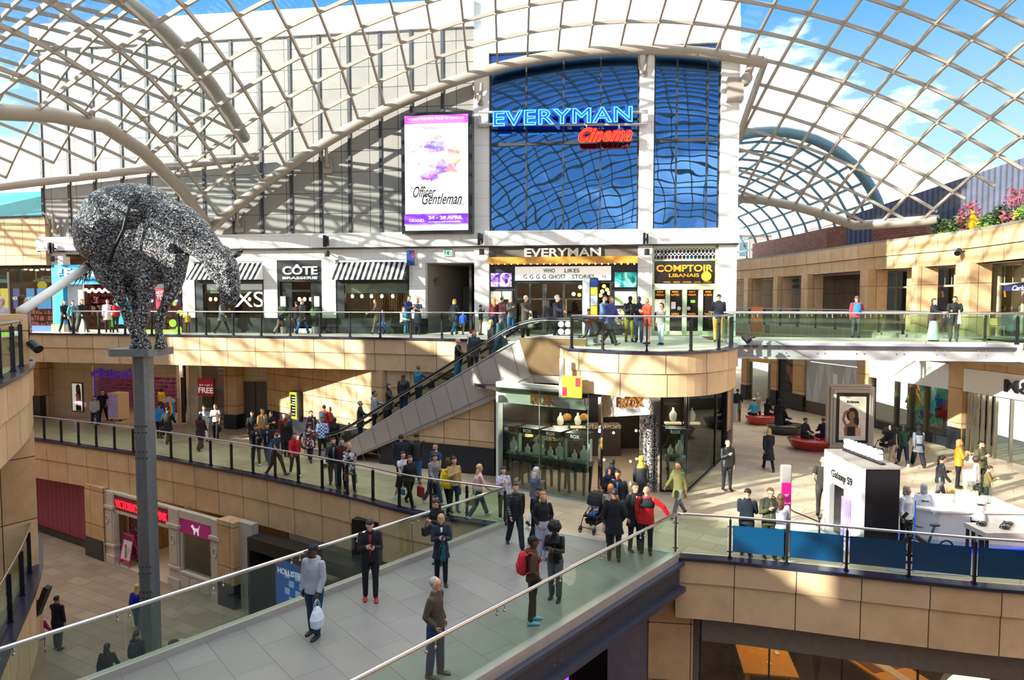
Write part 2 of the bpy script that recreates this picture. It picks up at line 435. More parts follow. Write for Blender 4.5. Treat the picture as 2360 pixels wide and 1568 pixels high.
S(MB(BB).box(-.2, 13, -.16, .0, 9.73, 9.83), 'trim_2', M['beam'])
mb = MB(BB)
for i in range(8):
 for j in (0, .28):
  for zz in (9.52, 9.68): mb.tube([BB.W(1.0 + i * 1.45 + j, -.03, zz), BB.W(1.0 + i * 1.45 + j, -.05, zz)], .022, 6)
S(mb, 'trim_3', M['inox'])
RW3 = smoothpath([(18.8, 19), (20.2, 25.5), (20.85, 31.2), (20.4, 34.5), (19.7, 38), (19.1, 46), (17.6, 54), (15.5, 61)], 3)
S(MB().prism([(17.6, 18), (19.0, 25.2), (19.4, 31), (19.0, 36), (18.2, 42), (17.0, 50), (15.2, 60), (30, 60), (30, 18)], 9.3, 10), 'floor', M['floor3'])
S(MB().prism([(-8.6, 1.3), (24, 1.3), (24, -12), (-20, -12), (-20, 1.3)], 9.4, 10), 'floor', M['floor3'])
lgp = [tuple(p) for p in LG]
for z in (5, 10): S(MB().prism(lgp + [(-20, 21.4), (-20, 1), (-7, 1), (-7.2, 5)], z - .5, z), 'floor', M['floor2' if z == 5 else 'floor3'])
def fascia(path, zt, zb, name, coping=True, side=1, m=None, cw=.34, split=.48, out=.0, u0=0.):
 P = [tuple(p) for p in offset_path(path, -.05 * side)]; m = m or M['stone_f']; zm = zt - (zt - zb) * split
 S(MB().strip(P, zm, zt - .05, .3 * side, u0), name, m)
 P2 = [tuple(p) for p in offset_path(P, .04 * side)]
 S(MB().strip(P2, zb, zm - .02, .3 * side, u0), name, m)
 if coping: S(MB().strip([tuple(p) for p in offset_path(P, -.06 * side)], zt - .05, zt + .03, cw * side), 'trim_4', M['coping'])
def offset_path(P, d):
 P = [Vector((p[0], p[1])) for p in P]; out = []
 for i, p in enumerate(P):
  t = P[min(i + 1, len(P) - 1)] - P[max(i - 1, 0)]; t.normalize(); out.append(p + Vector((-t.y, t.x)) * d)
 return out
M['stone_f'] = brick('limestone fascia panels', '#d9b78e', '#cba77b', '#4a3626', 1.45, 10., 0., .012, nz=.14)
M['stone_w'] = brick('large limestone wall slabs', '#d9b78e', '#c9a478', '#4a3626', 1.12, .8, 0., .012, nz=.14, loc=(.4, .12, 0))
fascia(E3A, 10, 8.62, 'wall_upper_front')
fascia(E3B, 10, 8.62, 'wall_upper_corner', u0=.4)
fascia(E2A, 5, 3.15, 'wall_middle_front')
fascia(E2B, 5, 3.42, 'wall_middle_right', split=.40)
for z, zb in ((5, 3.3), (10, 8.4)): fascia(LG, z, zb, 'wall_left_gallery', side=1)
for nm, a, b, sg in (('trim_5', BL0, BLe, -1), ('trim_6', BR0, BRe, 1)):
 n = Vector((BD.y, -BD.x)) * sg
 def q(u, o, z): p = a - BD * u + n * o; return Vector((p.x, p.y, z))
 mb = MB()
 mb.hexa([q(0, -.06, 4.9), q(20, -.06, 4.9), q(20, .12, 4.9), q(0, .12, 4.9), q(0, -.06, 5.14), q(20, -.06, 5.14), q(20, .12, 5.14), q(0, .12, 5.14)])
 S(mb, nm, M['alu'])
 mb = MB()
 for (z0, z1, o0, o1) in ((4.3, 4.92, .02, .12), (4.18, 4.3, -.05, .3), (4.84, 4.93, -.05, .26)):
  mb.hexa([q(.0, o0, z0), q(20, o0, z0), q(20, o1, z0), q(.0, o1, z0), q(.0, o0, z1), q(20, o0, z1), q(20, o1, z1), q(.0, o1, z1)])
 S(mb, nm, M['beam'])
 if sg == 1:
  mb = MB()
  for i in range(11):
   for j in (0, .26):
    for z in (4.47, 4.6): mb.tube([q(.9 + i * 1.42 + j, .11, z), q(.9 + i * 1.42 + j, .14, z)], .014, 6)
  S(mb, 'trim_7', M['inox'])
S(MB().prism([tuple(BL0 + Vector((.25, -.1))), tuple(BLe + Vector((.25, -.1))), tuple(BRe + Vector((-.2, .1))), tuple(BR0 + Vector((-.2, .1)))], 4.3, 4.6), 'ceiling', M['beam'])
mb = MB(); mb.prism([tuple(BL0 + BD * .2), tuple(BL0 + BD * .42), tuple(BR0 + BD * .42), tuple(BR0 + BD * .2)], 4.9, 5.012); S(mb, 'trim_8', M['alu'])
def hs(px, py=600, d=0.): return FA.hit(px, py, d)[0]
def hz(px, py, d=0.): return FA.hit(px, py, d)[1]
def fbox(mb, x0, x1, y0, y1, d0, d1):
 """a block on the facade from pixel corners (front face at depth d0)"""
 s0, zt = FA.hit(x0, y0, d0); s1, zt2 = FA.hit(x1, y0, d0)
 _, zb = FA.hit(x0, y1, d0); _, zb2 = FA.hit(x1, y1, d0)
 return mb.box(s0, s1, d0, d1, (zb + zb2) / 2, (zt + zt2) / 2)
sL = hs(105); sD = hs(1094); ZB = 14.17; ZT = 14.86; ZP = 24.35
S(MB(FA).box(sL, sD, .0, .5, ZT - .1, ZP), 'wall_facade', M['panel'])
mb = MB(FA)
for i, px in enumerate((105, 166, 225, 288, 349, 412, 475, 542, 607, 675, 742, 809, 880, 951, 1022)):
 s_ = hs(px); mb.box(s_ - .07, s_ + .07, -.06, .02, ZT, ZP)
S(mb, 'trim_9', M['charcoal'])
mb = MB(FA)
mb.box(sL - .3, sD, -.15, 1.2, ZP, ZP + 1.25); mb.box(sL - .9, sD, .6, 1.4, ZP + 1.2, ZP + 1.5)
S(mb, 'wall_facade', M['white_wall'])
mb = MB(FA)
S0, S1, S2, S3, S4, S5 = hs(1094), hs(1128), hs(1470), hs(1503), hs(1655), hs(1697)
ZW = 23.1
for a, b in ((S0, S1), (S2, S3), (S4, S5)): mb.box(a, b, -.12, .6, 10, ZW)
mb.box(S0, S5, -.04, .6, ZW, ZW + 1.1); mb.box(S0, S5, .1, .7, ZW + 1.1, ZW + 2.6); mb.box(S0, S5 + .25, .0, .8, ZW + 2.6, ZW + 5)
S(mb, 'wall_facade', M['white_wall'])
S(MB().strip([(10.25, 31.4), (13.4, 44), (13.8, 58)], 5, 28, .6), 'wall_side_street', M['white_wall'])
S(MB(FA).box(S0, S5, .9, 14, 10, 10.05), 'floor', M['floor3'])
def curtain(px0, px1, muls, tr, label, n):
 s0, s1 = hs(px0), hs(px1); zt = hz((px0 + px1) / 2, tr)
 root = empty('window_%d' % n, FA.W((s0 + s1) / 2, .2, ZT), kind='structure')
 MB(FA).box(s0, s1, .16, .19, ZT, ZW).build('glass', M['glass_mirror'], root)
 mb = MB(FA)
 for px in muls: mb.box(hs(px) - .035, hs(px) + .035, .1, .25, ZT, ZW)
 mb.box(s0, s1, .1, .25, zt - .07, zt + .07)
 mb.box(s0, s0 + .07, .08, .25, ZT, ZW); mb.box(s1 - .07, s1, .08, .25, ZT, ZW)
 mb.build('mullions', M['charcoal'], root)
curtain(1128, 1470, (1212, 1297, 1382), 328, '', 1)
curtain(1503, 1655, (1556, 1626), 322, '', 2)
S(MB(FA).box(S1, S4, 1.2, 1.3, ZT, ZW), 'wall_dark_inner', mat('dark lobby wall', '#0d141e', .7))
mb = MB(FA)
for i in range(9): mb.loft([(0, 0, 0, 0, 0)] * 0 or [(*FA.W(S4 - .35 - i * .09, .7 + .05 * (i % 2), 0).xy, ZT, .07, .07), (*FA.W(S4 - .3 - i * .09, .7 + .05 * (i % 2), 0).xy, ZW - .6, .06, .06)], 8)
cu = mb.build('red_curtain', mat('red velvet curtain', '#a31420', .7, emit='#a31420', es=.0), label='tall red curtain hanging inside the right tower window', cat='curtain')
lr = bpy.data.lights.new('curtain_fill_light', 'POINT'); lr.energy = 500; lr.shadow_soft_size = .3; lr_o = bpy.data.objects.new('curtain_fill_light', lr); COL.objects.link(lr_o); lr_o.location = FA.W(S4 - 1.1, .55, 18.5)  # added fill lamp, only there to brighten the red curtain
mb = MB(FA); mb.box(hs(97), S5 + .05, -.35, .3, ZB, ZT); S(mb, 'trim_10', M['white_wall'])
mb = MB(FA); mb.box(hs(97), S5 + .05, -.3, .3, ZB - .06, ZB); S(mb, 'trim_11', M['charcoal'])
ZH = 13.5
def piers(lst, z0, z1, d0=-.02, d1=.45, m='white_wall', nm='wall_facade'):
 mb = MB(FA)
 for a, b in lst: mb.box(hs(a), hs(b), d0, d1, z0, z1)
 S(mb, nm, M[m])
piers([(118, 146), (419, 447), (607, 638), (741, 773), (943, 980), (1094, 1126), (1470, 1503), (1655, 1697)], 10, ZB)
piers([(146, 294), (294, 419)], 14.02, ZB)
piers([(447, 607)], 13.55, ZB); piers([(638, 741)], 13.6, ZB); piers([(773, 943)], 13.6, ZB); piers([(980, 1094)], 13.42, ZB)
mb = MB(FA)
for a, b in ((419, 447), (607, 638), (741, 773), (943, 980)): mb.box(hs(a) - .01, hs(b) + .01, -.05, .44, 10, 10.75)
S(mb, 'baseboard_facade', M['stone_dark'])
LF = frame_ab((-36, 38.1), tuple(FA.W(hs(105), .0, 0))[:2])
sa, _ = LF.hit(0, 600); sb, _ = LF.hit(104, 600)
S(MB(LF).box(-3, LF.hit(118, 600)[0], -.3, .3, LF.hit(60, 612)[1], LF.hit(60, 506)[1]), 'wall_left_end', M['stone_big'])
S(MB(LF).box(-3, LF.hit(104, 600)[0], .0, .3, LF.hit(60, 506)[1], LF.hit(60, 497)[1]), 'trim_12', M['charcoal'])
S(MB(LF).box(-3, LF.hit(104, 600)[0], .3, .4, LF.hit(60, 497)[1], LF.hit(60, 440)[1]), 'window_3', mat('teal clerestory glass', '#4fb6bd', .1, noise=.1))
def Yrim(x): return 30.45 - .134 * (x - 10.05)
def SHZ(x, y):
 t = Yrim(x) - y
 A = 22.9 + .36 * t - .01 * t * t
 c = .0205
 if x < 4.5 and 0 < t < 17: c -= .0030 * math.sin(math.pi * t / 17)
 return A - c * (x - 4.5) ** 2
def SH(px, py, lo=8., hi=60.):
 """where the sight line meets the roof surface"""
 d = ray(px, py); d = d / d.y; f = lambda y: CAMZ + d.z * y - SHZ(d.x * y, y)
 best = None; y = lo; a = f(lo)
 while y < hi:
  b = f(y + .25)
  if a * b <= 0:
   best = y + .25 * a / (a - b); break
  a = b; y += .25
 if best is None: return None
 return Vector((d.x * best, best, SHZ(d.x * best, best)))
VL = Vector((-14.9, Yrim(-14.9)))
rimA = [Vector((x, Yrim(x))) for x in [-14.9 + i * .86 for i in range(31)]]
arcB = []
for (px, py) in ((0, 258), (120, 265), (240, 290), (330, 350), (420, 440), (455, 490)):
 p = SH(px, py)
 if p is not None: arcB.append(p.xy)
arcB = sorted(arcB, key=lambda p: p.y)
gus = [SH(1697, 330, 30), None]
arcC = []
for (px, py) in ((1697, 457), (1760, 462), (1830, 475), (1900, 495), (1970, 520)):
 p = SH(px, py, 32)
 if p is not None: arcC.append(p.xy)
print('ARCS', arcB, gus[0], arcC)
cor = Vector((10.95, Yrim(10.95)))
reg = rimA + [cor]
gp = gus[0].xy if gus[0] is not None else Vector((11.4, 35))
reg += [gp] + [Vector((12.6, 39.8))] + arcC + [Vector((20.3, 34.4)), Vector((21.3, 30)), Vector((21.6, 22)), Vector((21.6, -11)), Vector((-16.6, -11)), Vector((-16.8, 12))] + arcB
def inside(p):
 c = False; j = len(reg) - 1
 for i in range(len(reg)):
  a, b = reg[i], reg[j]
  if (a.y > p.y) != (b.y > p.y) and p.x < (b.x - a.x) * (p.y - a.y) / (b.y - a.y) + a.x: c = not c
  j = i
 return c
xs = [11.6]; x = 11.6
while x < 23: x += 1.38 / math.sqrt(1 + (.041 * (x - 4.5)) ** 2); xs.append(x)
x = 11.6
while x > -18: x -= 1.38 / math.sqrt(1 + (.041 * (x - 4.5)) ** 2); xs.insert(0, x)
ys = [-11.5 + .0]; ys = [Yrim(11.6) - .02 - 1.42 * k for k in range(-8, 30)]
mb = MB(); kn = MB(); clips = MB(); gl = MB()
def P3(x, y): return Vector((x, y, SHZ(x, y)))
def clipseg(a, b):
 ia, ib = inside(a), inside(b)
 if ia and ib: return a, b
 if not ia and not ib: return None
 if ib: a, b = b, a
 lo, hi = 0., 1.
 for _ in range(12):
  m_ = (lo + hi) / 2
  if inside(a.lerp(b, m_)): lo = m_
  else: hi = m_
 return a, a.lerp(b, lo)
def row_y(x, k): return ys[k] - .134 * (x - 11.6) * (1 - min(1, max(0, k - 8) / 12))
for i, x in enumerate(xs):
 for k in range(len(ys)):
  a = Vector((x, row_y(x, k)))
  for (i2, k2) in ((i + 1, k), (i, k + 1)):
   if i2 >= len(xs) or k2 >= len(ys): continue
   b = Vector((xs[i2], row_y(xs[i2], k2)))
   sg = clipseg(a, b)
   if sg: mb.bar(P3(*sg[0]), P3(*sg[1]), .085, .14)
  if inside(a): kn.ell(P3(*a) - Vector((0, 0, .07)), (.085, .085, .07), 6)
  if i + 1 < len(xs) and k + 1 < len(ys):
   q = [a, Vector((xs[i + 1], row_y(xs[i + 1], k))), Vector((xs[i + 1], row_y(xs[i + 1], k + 1))), Vector((x, row_y(x, k + 1)))]
   if sum(inside(p) for p in q) >= 2:
    v = [gl.bm.verts.new(P3(*p) + Vector((0, 0, .13))) for p in q]; gl._f(v)
roof = empty('ceiling', (3, 15, 15.1), kind='structure')
mb.build('lattice', M['steel_paint'], roof); kn.build('nodes', M['steel_paint'], roof, smooth=True); gl.build('glazing', M['glass_roof'], roof)
def rimtube(name, pts, r, m='steel_paint', n=12, par=None):
 return MB().tube(pts, r, n).build(name, M[m], par or roof, smooth=True)
rimtube('rim_tube', [P3(*p) - Vector((0, 0, .1)) for p in rimA] + [P3(*cor)], .24)
a = [P3(*p) for p in arcB] + [P3(*VL)]
rimtube('rim_tube', [Vector((-16.8, 12, SHZ(-16.8, 12)))] + a, .27)
a = [P3(*p) for p in arcC] + [P3(20.3, 34.4)]
a.append(a[-1] + (a[-1] - a[-2]).normalized() * .9 * Vector((1, 1, 0)).length / 1.414)
rimtube('rim_tube', [P3(12.6, 39.8)] + a, .25)
mb = MB()
A0 = P3(*cor) + Vector((.1, 0, .1)); A1 = P3(*gp); A2 = P3(12.6, 39.8)
mb.bar(A0, A1, .14, .5); mb.bar(A1, A2, .14, .5)
mb.build('edge_beam', M['steel_paint'], roof)
def bracket(px, py, flip=1):
 s, z = FA.hit(px, py, -.2)
 r = empty('roof_bracket', FA.W(s, -.1, z - .5), 'pale steel pin bracket tying the roof rim to the wall' , 'bracket', 'roof rim brackets')
 mb = MB(FA); mb.box(s - .22, s + .22, -.1, .0, z - .75, z - .1); mb.build('plate', M['steel_paint'], r)
 mb = MB(); mb.tube([FA.W(s, -.2, z - .45), FA.W(s + .1 * flip, -.42, z + .45)], [.09, .07], 8)
 mb.tube([FA.W(s - .12, -.18, z - .4), FA.W(s + .12, -.18, z - .4)], .11, 10); mb.build('arm', M['steel_paint'], r, smooth=True)
 mb = MB(); mb.tube([FA.W(s - .22, -.2, z - .2), FA.W(s - .3, -.42, z + .5)], .05, 8); mb.build('stay', M['steel_paint'], r, smooth=True)
 return r
brk = [('just above the horse neck', 548, 500), ('left of the poster', 752, 362), ('on the white column left of the blue glazing', 1107, 218), ('on the white column between the two blue windows', 1486, 150), ('far left above the toy shop', 125, 515)]
for nm, px, py in brk: bracket(px, py)['label'] = 'pale steel pin bracket, ' + nm
cs, cz = FA.hit(1700, 200, -.4)
r = empty('corner_bracket', FA.W(cs, -.3, cz - 1), 'big white corner bracket with a slanting strut at the top of the tower', 'bracket')
mb = MB(FA); mb.box(cs - .45, cs + .25, -.5, .1, cz - .6, cz + .4); mb.build('shoe', M['steel_paint'], r)
MB().tube([FA.W(cs + .35, -.4, cz + .25), FA.W(cs + .75, -.5, cz + 1.6)], [.17, .17], 10).build('strut', M['steel_paint'], r, smooth=True)
MB().tube([FA.W(cs + .35, -.65, cz + .3), FA.W(cs + .35, -.1, cz + .3)], .24, 14).build('pin', M['steel_paint'], r, smooth=True)
def VZ(x, y): return 21.3 - .030 * (y - 24) ** 2
mb = MB(); gl = MB()
vx = [-12.5 - 1.0 * i for i in range(29)]
vy = [24 + .9 * k for k in range(-11, 17)]
def vin(x, y): return y < 30.3 + .134 * (10.05 - x) and y > 13.5
for i, x in enumerate(vx):
 for k, y in enumerate(vy):
  for (x2, y2) in ((x - 1.0, y + .9), (x - 1.0, y - .9)) if (i + k) % 1 == 0 else ():
   if (i + k) % 2 == 0 and vin(x, y) and vin(x2, y2) and i < 28:
    mb.bar((x, y, VZ(x, y)), (x2, y2, VZ(x2, y2)), .08, .13)
   elif (i + k) % 2 == 1 and vin(x, y) and vin(x2, y2) and i < 19 and False: pass
  if (i + k) % 2 == 1 and False: pass
  if i < 28 and k < 27 and vin(x, y) and vin(x - 1.0, y + .9):
   gl._f([gl.bm.verts.new((a_, b_, VZ(a_, b_) + .12)) for a_, b_ in ((x, y), (x - 1.0, y), (x - 1.0, y + .9), (x, y + .9))])
r2 = empty('ceiling', (-20, 24, 15), kind='structure')
mb.build('lattice', M['steel_paint'], r2); gl.build('glazing', M['glass_roof'], r2)
rimtube('rim_tube', [(-12.5, y, VZ(0, y)) for y in [13.5 + .7 * i for i in range(28)] if y < 33.3], .26, par=r2)
rimtube('rim_tube', [(x, 30.4 + .134 * (10.05 - x), VZ(x, 30.4 + .134 * (10.05 - x)) - .1) for x in [-12.3 - i for i in range(26)]], .2, par=r2)
r3 = empty('ceiling', (17, 50, 15), kind='structure')
mb = MB(); gl = MB()
def TZ(u, y):   # u 0..1 across
 k = (y - 45) / 30; cx = 16.8 + .5 * k - 5 * k * k; hw = 7.6 - 1.2 * k; zb = 15.4 - .2 * k; h = 7.2 - 3.0 * k
 an = math.pi * (1 - u); return Vector((cx + hw * math.cos(an), y, zb + h * math.sin(an)))
nu, nv = 16, 16
for k in range(nv):
 y0 = 45 + k * 1.9; y1 = y0 + 1.9
 for i in range(nu):
  a, b, c, d = TZ(i / nu, y0), TZ((i + 1) / nu, y0), TZ((i + 1) / nu, y1), TZ(i / nu, y1)
  mb.bar(a, b, .11, .16) if k else None; mb.bar(a, d, .11, .16)
  gl._f([gl.bm.verts.new(p + Vector((0, 0, .1))) for p in (a, b, c, d)])
mb.build('lattice', M['teal_paint'], r3); gl.build('glazing', M['glass_roof'], r3)
rimtube('rim_tube', [TZ(i / 24, 45) for i in range(25)], .34, 'teal_paint', par=r3)
rimtube('rim_tube', [TZ(1, 45 + i * 1.9) for i in range(17)], .25, 'teal_paint', par=r3)
ZC = 14.85
P = [tuple(p) for p in RW3]
S(MB().strip(P, ZC - .12, ZC, -.9), 'trim_13', mat('grey coping', '#8f867b', .5))
S(MB().strip(P, 14.0, ZC - .12, -.6), 'wall_right', M['stone_f'])
P2 = [tuple(p) for p in offset_path(P, -.07)]
S(MB().strip(P2, 13.3, 13.97, -.6), 'wall_right', M['stone_f'])
S(MB().prism([tuple(p) for p in offset_path(P, -.1)] + [(32, 61), (32, 19)], 13.3, 13.4), 'ceiling', M['soffit'])
S(MB().prism([tuple(p) for p in offset_path(P, -.3)] + [(32, 61), (32, 19)], 14.6, 14.75), 'ceiling', M['stone_dark'])
def pier(x, y, w, d, z0, z1, ang=0., m='stone_big', nm='wall_right'):
 fr = Fr((x, y), (math.cos(ang), math.sin(ang)))
 S(MB(fr).box(-w / 2, w / 2, -d / 2, d / 2, z0, z1), nm, M[m])
def rwx(py_px, z=12.5):      # point of the right wall met by a sight column
 u = (py_px - 1180) / FPX; best = None
 for a, b in zip(RW3, RW3[1:]):
  fa = a.x - u * a.y; fb = b.x - u * b.y
  if fa * fb <= 0: best = a.lerp(b, fa / (fa - fb))
 return best
for (px, wd) in ((1722, .9), (1790, .8), (1857, 1.0), (1996, 1.0), (2112, .55), (2222, 1.0)):
 p = rwx(px)
 if p is not None:
  pier(p.x + .35, p.y, wd, 1.0, 10, 13.35, math.pi / 2)
BW = [(27.5, 18), (24.6, 25.5), (24.2, 31), (23.7, 38), (22.3, 46), (20.8, 54), (18.5, 61)]
S(MB().strip(BW, 10, 13.3, -.3), 'wall_right_inner', brick('dark stone wall', '#8d765c', '#7f6a52', '#3c2d20', 1.1, 1.1, 0., .012))
RW2 = smoothpath([(21.2, 20.5), (20.5, 25), (19.75, 30.1), (18.85, 35.4), (17.5, 40.3), (15.9, 45), (14.2, 50), (12.8, 54)], 3)
P = [tuple(p) for p in RW2]
S(MB().strip(P, 9.0, 9.5, -.5), 'wall_right', M['stone_big'])
S(MB().prism([tuple(p) for p in offset_path(P, .6)] + [(13, 62), (34, 60), (34, 20)], 9.0, 9.25), 'ceiling', M['soffit'])
def house(x0, x1, y0, y1, z0, z1, hexc, label, rows, cols, wc='#3d4a5c'):
 r = empty('building', ((x0 + x1) / 2, y0, z0), label, 'building', 'city buildings beyond the roofs')
 MB().box(x0, x1, y0, y1, z0, z1).build('wall', brick('brick house wall', hexc, hexc, '#8a7b70', .9, .3, .5, .03, coord='Object', rough=.9), r)
 MB().box(x0 - .3, x1 + .3, y0 - .3, y1, z1, z1 + .5).build('cornice', M['white'], r)
 for i in range(cols):
  for j in range(rows):
   cx = x0 + (x1 - x0) * (i + .5) / cols; cz = z0 + (z1 - z0) * (j + .5) / rows; ww = (x1 - x0) / cols * .28; hh = (z1 - z0) / rows * .3
   w_ = MB().box(cx - ww, cx + ww, y0 - .08, y0 + .02, cz - hh, cz + hh).build('window', M['white'], r)
   MB().box(cx - ww * .8, cx + ww * .8, y0 - .1, y0 - .07, cz - hh * .85, cz + hh * .85).build('pane', mat('dark pane', wc, .15), w_)
house(22, 31, 82, 95, 6, 19.5, '#e8dccf', 'pale town house seen far down the street beyond the roof', 4, 4)
house(32.0, 38, 80, 92, 6, 18.5, '#b0705a', 'red brick town house with white windows far down the street', 4, 4)
house(39, 48, 78, 92, 6, 21, '#c9a08e', 'pinkish brick house seen under the blue grey vault', 4, 4)
S(MB().strip([(21.5, 60), (22, 47), (24.2, 39.5)], 13, 16.6, -.5), 'wall_red_brick', brick('red brick', '#8f5a48', '#7d4a3b', '#4a342c', .45, .15, .5, .015))
SCR = frame_ab((21.4, 44), (36, 33.5))
mb = MB(SCR)
pa = (SCR.hit(2040, 500)[0], 14.5);
mb.fpoly([(0, 14.5), (18.5, 14.5), (18.5, 22.4), (0, 17.0)], 0, .2)
S(mb, 'wall_plant_screen', brick('louvred screen', '#4a5068', '#454a60', '#2b2e3c', 40, .16, 0., .03, coord='Object', rough=.6))
S(MB().box(-21.5, -20, -.6, 20.6, 0, 17.2).box(-21.5, -20, -14, -.6, 0, 21), 'wall_left_sunblock', M['stone_big'])  # unseen wall, its taller stretch raised to shade the right fascia
S(MB().strip([(-20.5, 20.6), (-31, 22.9)], 0, 12.4, -.8), 'wall_street_sunblock', M['stone_big'])  # unseen wall, kept low so sun reaches the wall behind the escalator
S(MB().strip([(-31, 22.9), (-45, 26)], 0, 17, -.8), 'wall_street_sunblock', M['stone_big'])  # unseen taller stretch, raised to keep sun off the accessory shop
S(MB().box(-21, 34, -14.6, -13.6, 0, 15.3), 'wall_back', M['stone_big'])
S(MB().strip([(21.2, 20.5), (23, 10), (23, -13.6)], 0, 15.2, -.8), 'wall_right_near', M['stone_big'])
S(MB().strip([(-45, 60), (-45, 26)], 0, 15, .5), 'wall_far_left', M['stone_big'])
PR = PZ(42, 720, 11.2)
for z0, z1, wd in ((0, 4.45, 1.0), (5, 8.4, .95), (10, 11.25, .9)):
 fr = Fr((-12.15, 16.0), (.5, .86)); S(MB(fr).box(-wd * .8, wd * .8, .0, 1.1, z0, z1), 'wall_left_pier', M['stone_big'])
def rect(mb, fr, tl, br, d0, d1):
 """block on a frame from the pixels of two opposite corners of its front"""
 s0, z1 = fr.hit(tl[0], tl[1], d0); s1, z0 = fr.hit(br[0], br[1], d0)
 return mb.box(min(s0, s1), max(s0, s1), d0, d1, min(z0, z1), max(z0, z1))
def RB(fr, tl, br, d0, d1, name, m, parent=None, **k):
 return rect(MB(fr), fr, tl, br, d0, d1).build(name, m, parent, **k)
def TX(fr, s, c, wpx, m, d=-.05, hpx=None, parent=None, ext=.02, bold=0., shear=0., name='lettering', sp=1., **k):
 """lettering centred on pixel c, wpx wide (and hpx high) as seen"""
 a, z = fr.hit(c[0] - wpx / 2, c[1], d); b, _ = fr.hit(c[0] + wpx / 2, c[1], d)
 h = None
 if hpx: h = abs(fr.hit(c[0], c[1] - hpx / 2, d)[1] - fr.hit(c[0], c[1] + hpx / 2, d)[1])
 return text(s, .5, m, fr.M((a + b) / 2, d, z), name, parent, ext, bold, abs(b - a), shear=shear, sp=sp, height=h, **k)
def at(fr, px, py, d=0.):
 s, z = fr.hit(px, py, d); return fr.W(s, d, z)
def shop(name, fr, px, label, cat='shop front', z=10):
 s, _ = fr.hit(px, 700); return empty(name, fr.W(s, 0, z), label, cat)
def lamp(loc, e, size=.6, col=(1, .8, .55), nm='shop_light'):
 l = bpy.data.lights.new(nm, 'POINT'); l.energy = e; l.shadow_soft_size = size; l.color = col
 o = bpy.data.objects.new(nm, l); COL.objects.link(o); o.location = loc; return o
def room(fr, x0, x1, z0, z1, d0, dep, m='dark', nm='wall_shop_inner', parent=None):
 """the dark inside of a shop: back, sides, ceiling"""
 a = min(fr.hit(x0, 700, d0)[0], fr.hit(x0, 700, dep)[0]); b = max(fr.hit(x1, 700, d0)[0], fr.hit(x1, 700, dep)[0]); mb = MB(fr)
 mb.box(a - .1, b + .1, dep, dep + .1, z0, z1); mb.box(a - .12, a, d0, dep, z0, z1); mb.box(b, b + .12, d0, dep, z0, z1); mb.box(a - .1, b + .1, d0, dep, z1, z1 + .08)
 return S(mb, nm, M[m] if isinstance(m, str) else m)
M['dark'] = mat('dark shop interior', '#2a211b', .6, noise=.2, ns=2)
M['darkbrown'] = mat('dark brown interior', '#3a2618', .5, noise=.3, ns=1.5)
M['cream'] = mat('warm cream wall', '#d8c8ae', .6, noise=.04)
M['black_g'] = mat('black shop fascia', '#15171a', .3, noise=.08)
M['gold'] = mat('brushed gold letters', '#c9974f', .3, .8, noise=.06)
M['wtext'] = mat('white letters', '#f4f2ee', .4, noise=.02, emit='#ffffff', es=.25)
M['ctext'] = mat('cream letters', '#efe3cf', .4, noise=.02)
M['ktext'] = mat('black letters', '#111111', .5, noise=.02)
M['stripe'] = None
def stripes(name, c1, c2, w_, coord='UV'):
 m, nt, out = newmat(name); b = N(nt, 'ShaderNodeBsdfPrincipled', Roughness=.8)
 tc = N(nt, 'ShaderNodeTexCoord'); sx = N(nt, 'ShaderNodeSeparateXYZ'); L(nt, tc.outputs[coord], sx.inputs[0])
 d = N(nt, 'ShaderNodeMath', operation='DIVIDE'); d.inputs[1].default_value = w_; L(nt, sx.outputs['X'], d.inputs[0])
 f = N(nt, 'ShaderNodeMath', operation='FRACT'); L(nt, d.outputs[0], f.inputs[0])
 g = N(nt, 'ShaderNodeMath', operation='GREATER_THAN'); g.inputs[1].default_value = .5; L(nt, f.outputs[0], g.inputs[0])
 mx = N(nt, 'ShaderNodeMix', data_type='RGBA'); mx.inputs[6].default_value = lin(c1); mx.inputs[7].default_value = lin(c2)
 L(nt, g.outputs[0], mx.inputs[0]); L(nt, mx.outputs[2], b.inputs['Base Color']); L(nt, b.outputs[0], out.inputs[0]); return m
M['stripe'] = stripes('black and white striped canvas', '#f1eee8', '#161616', .27)
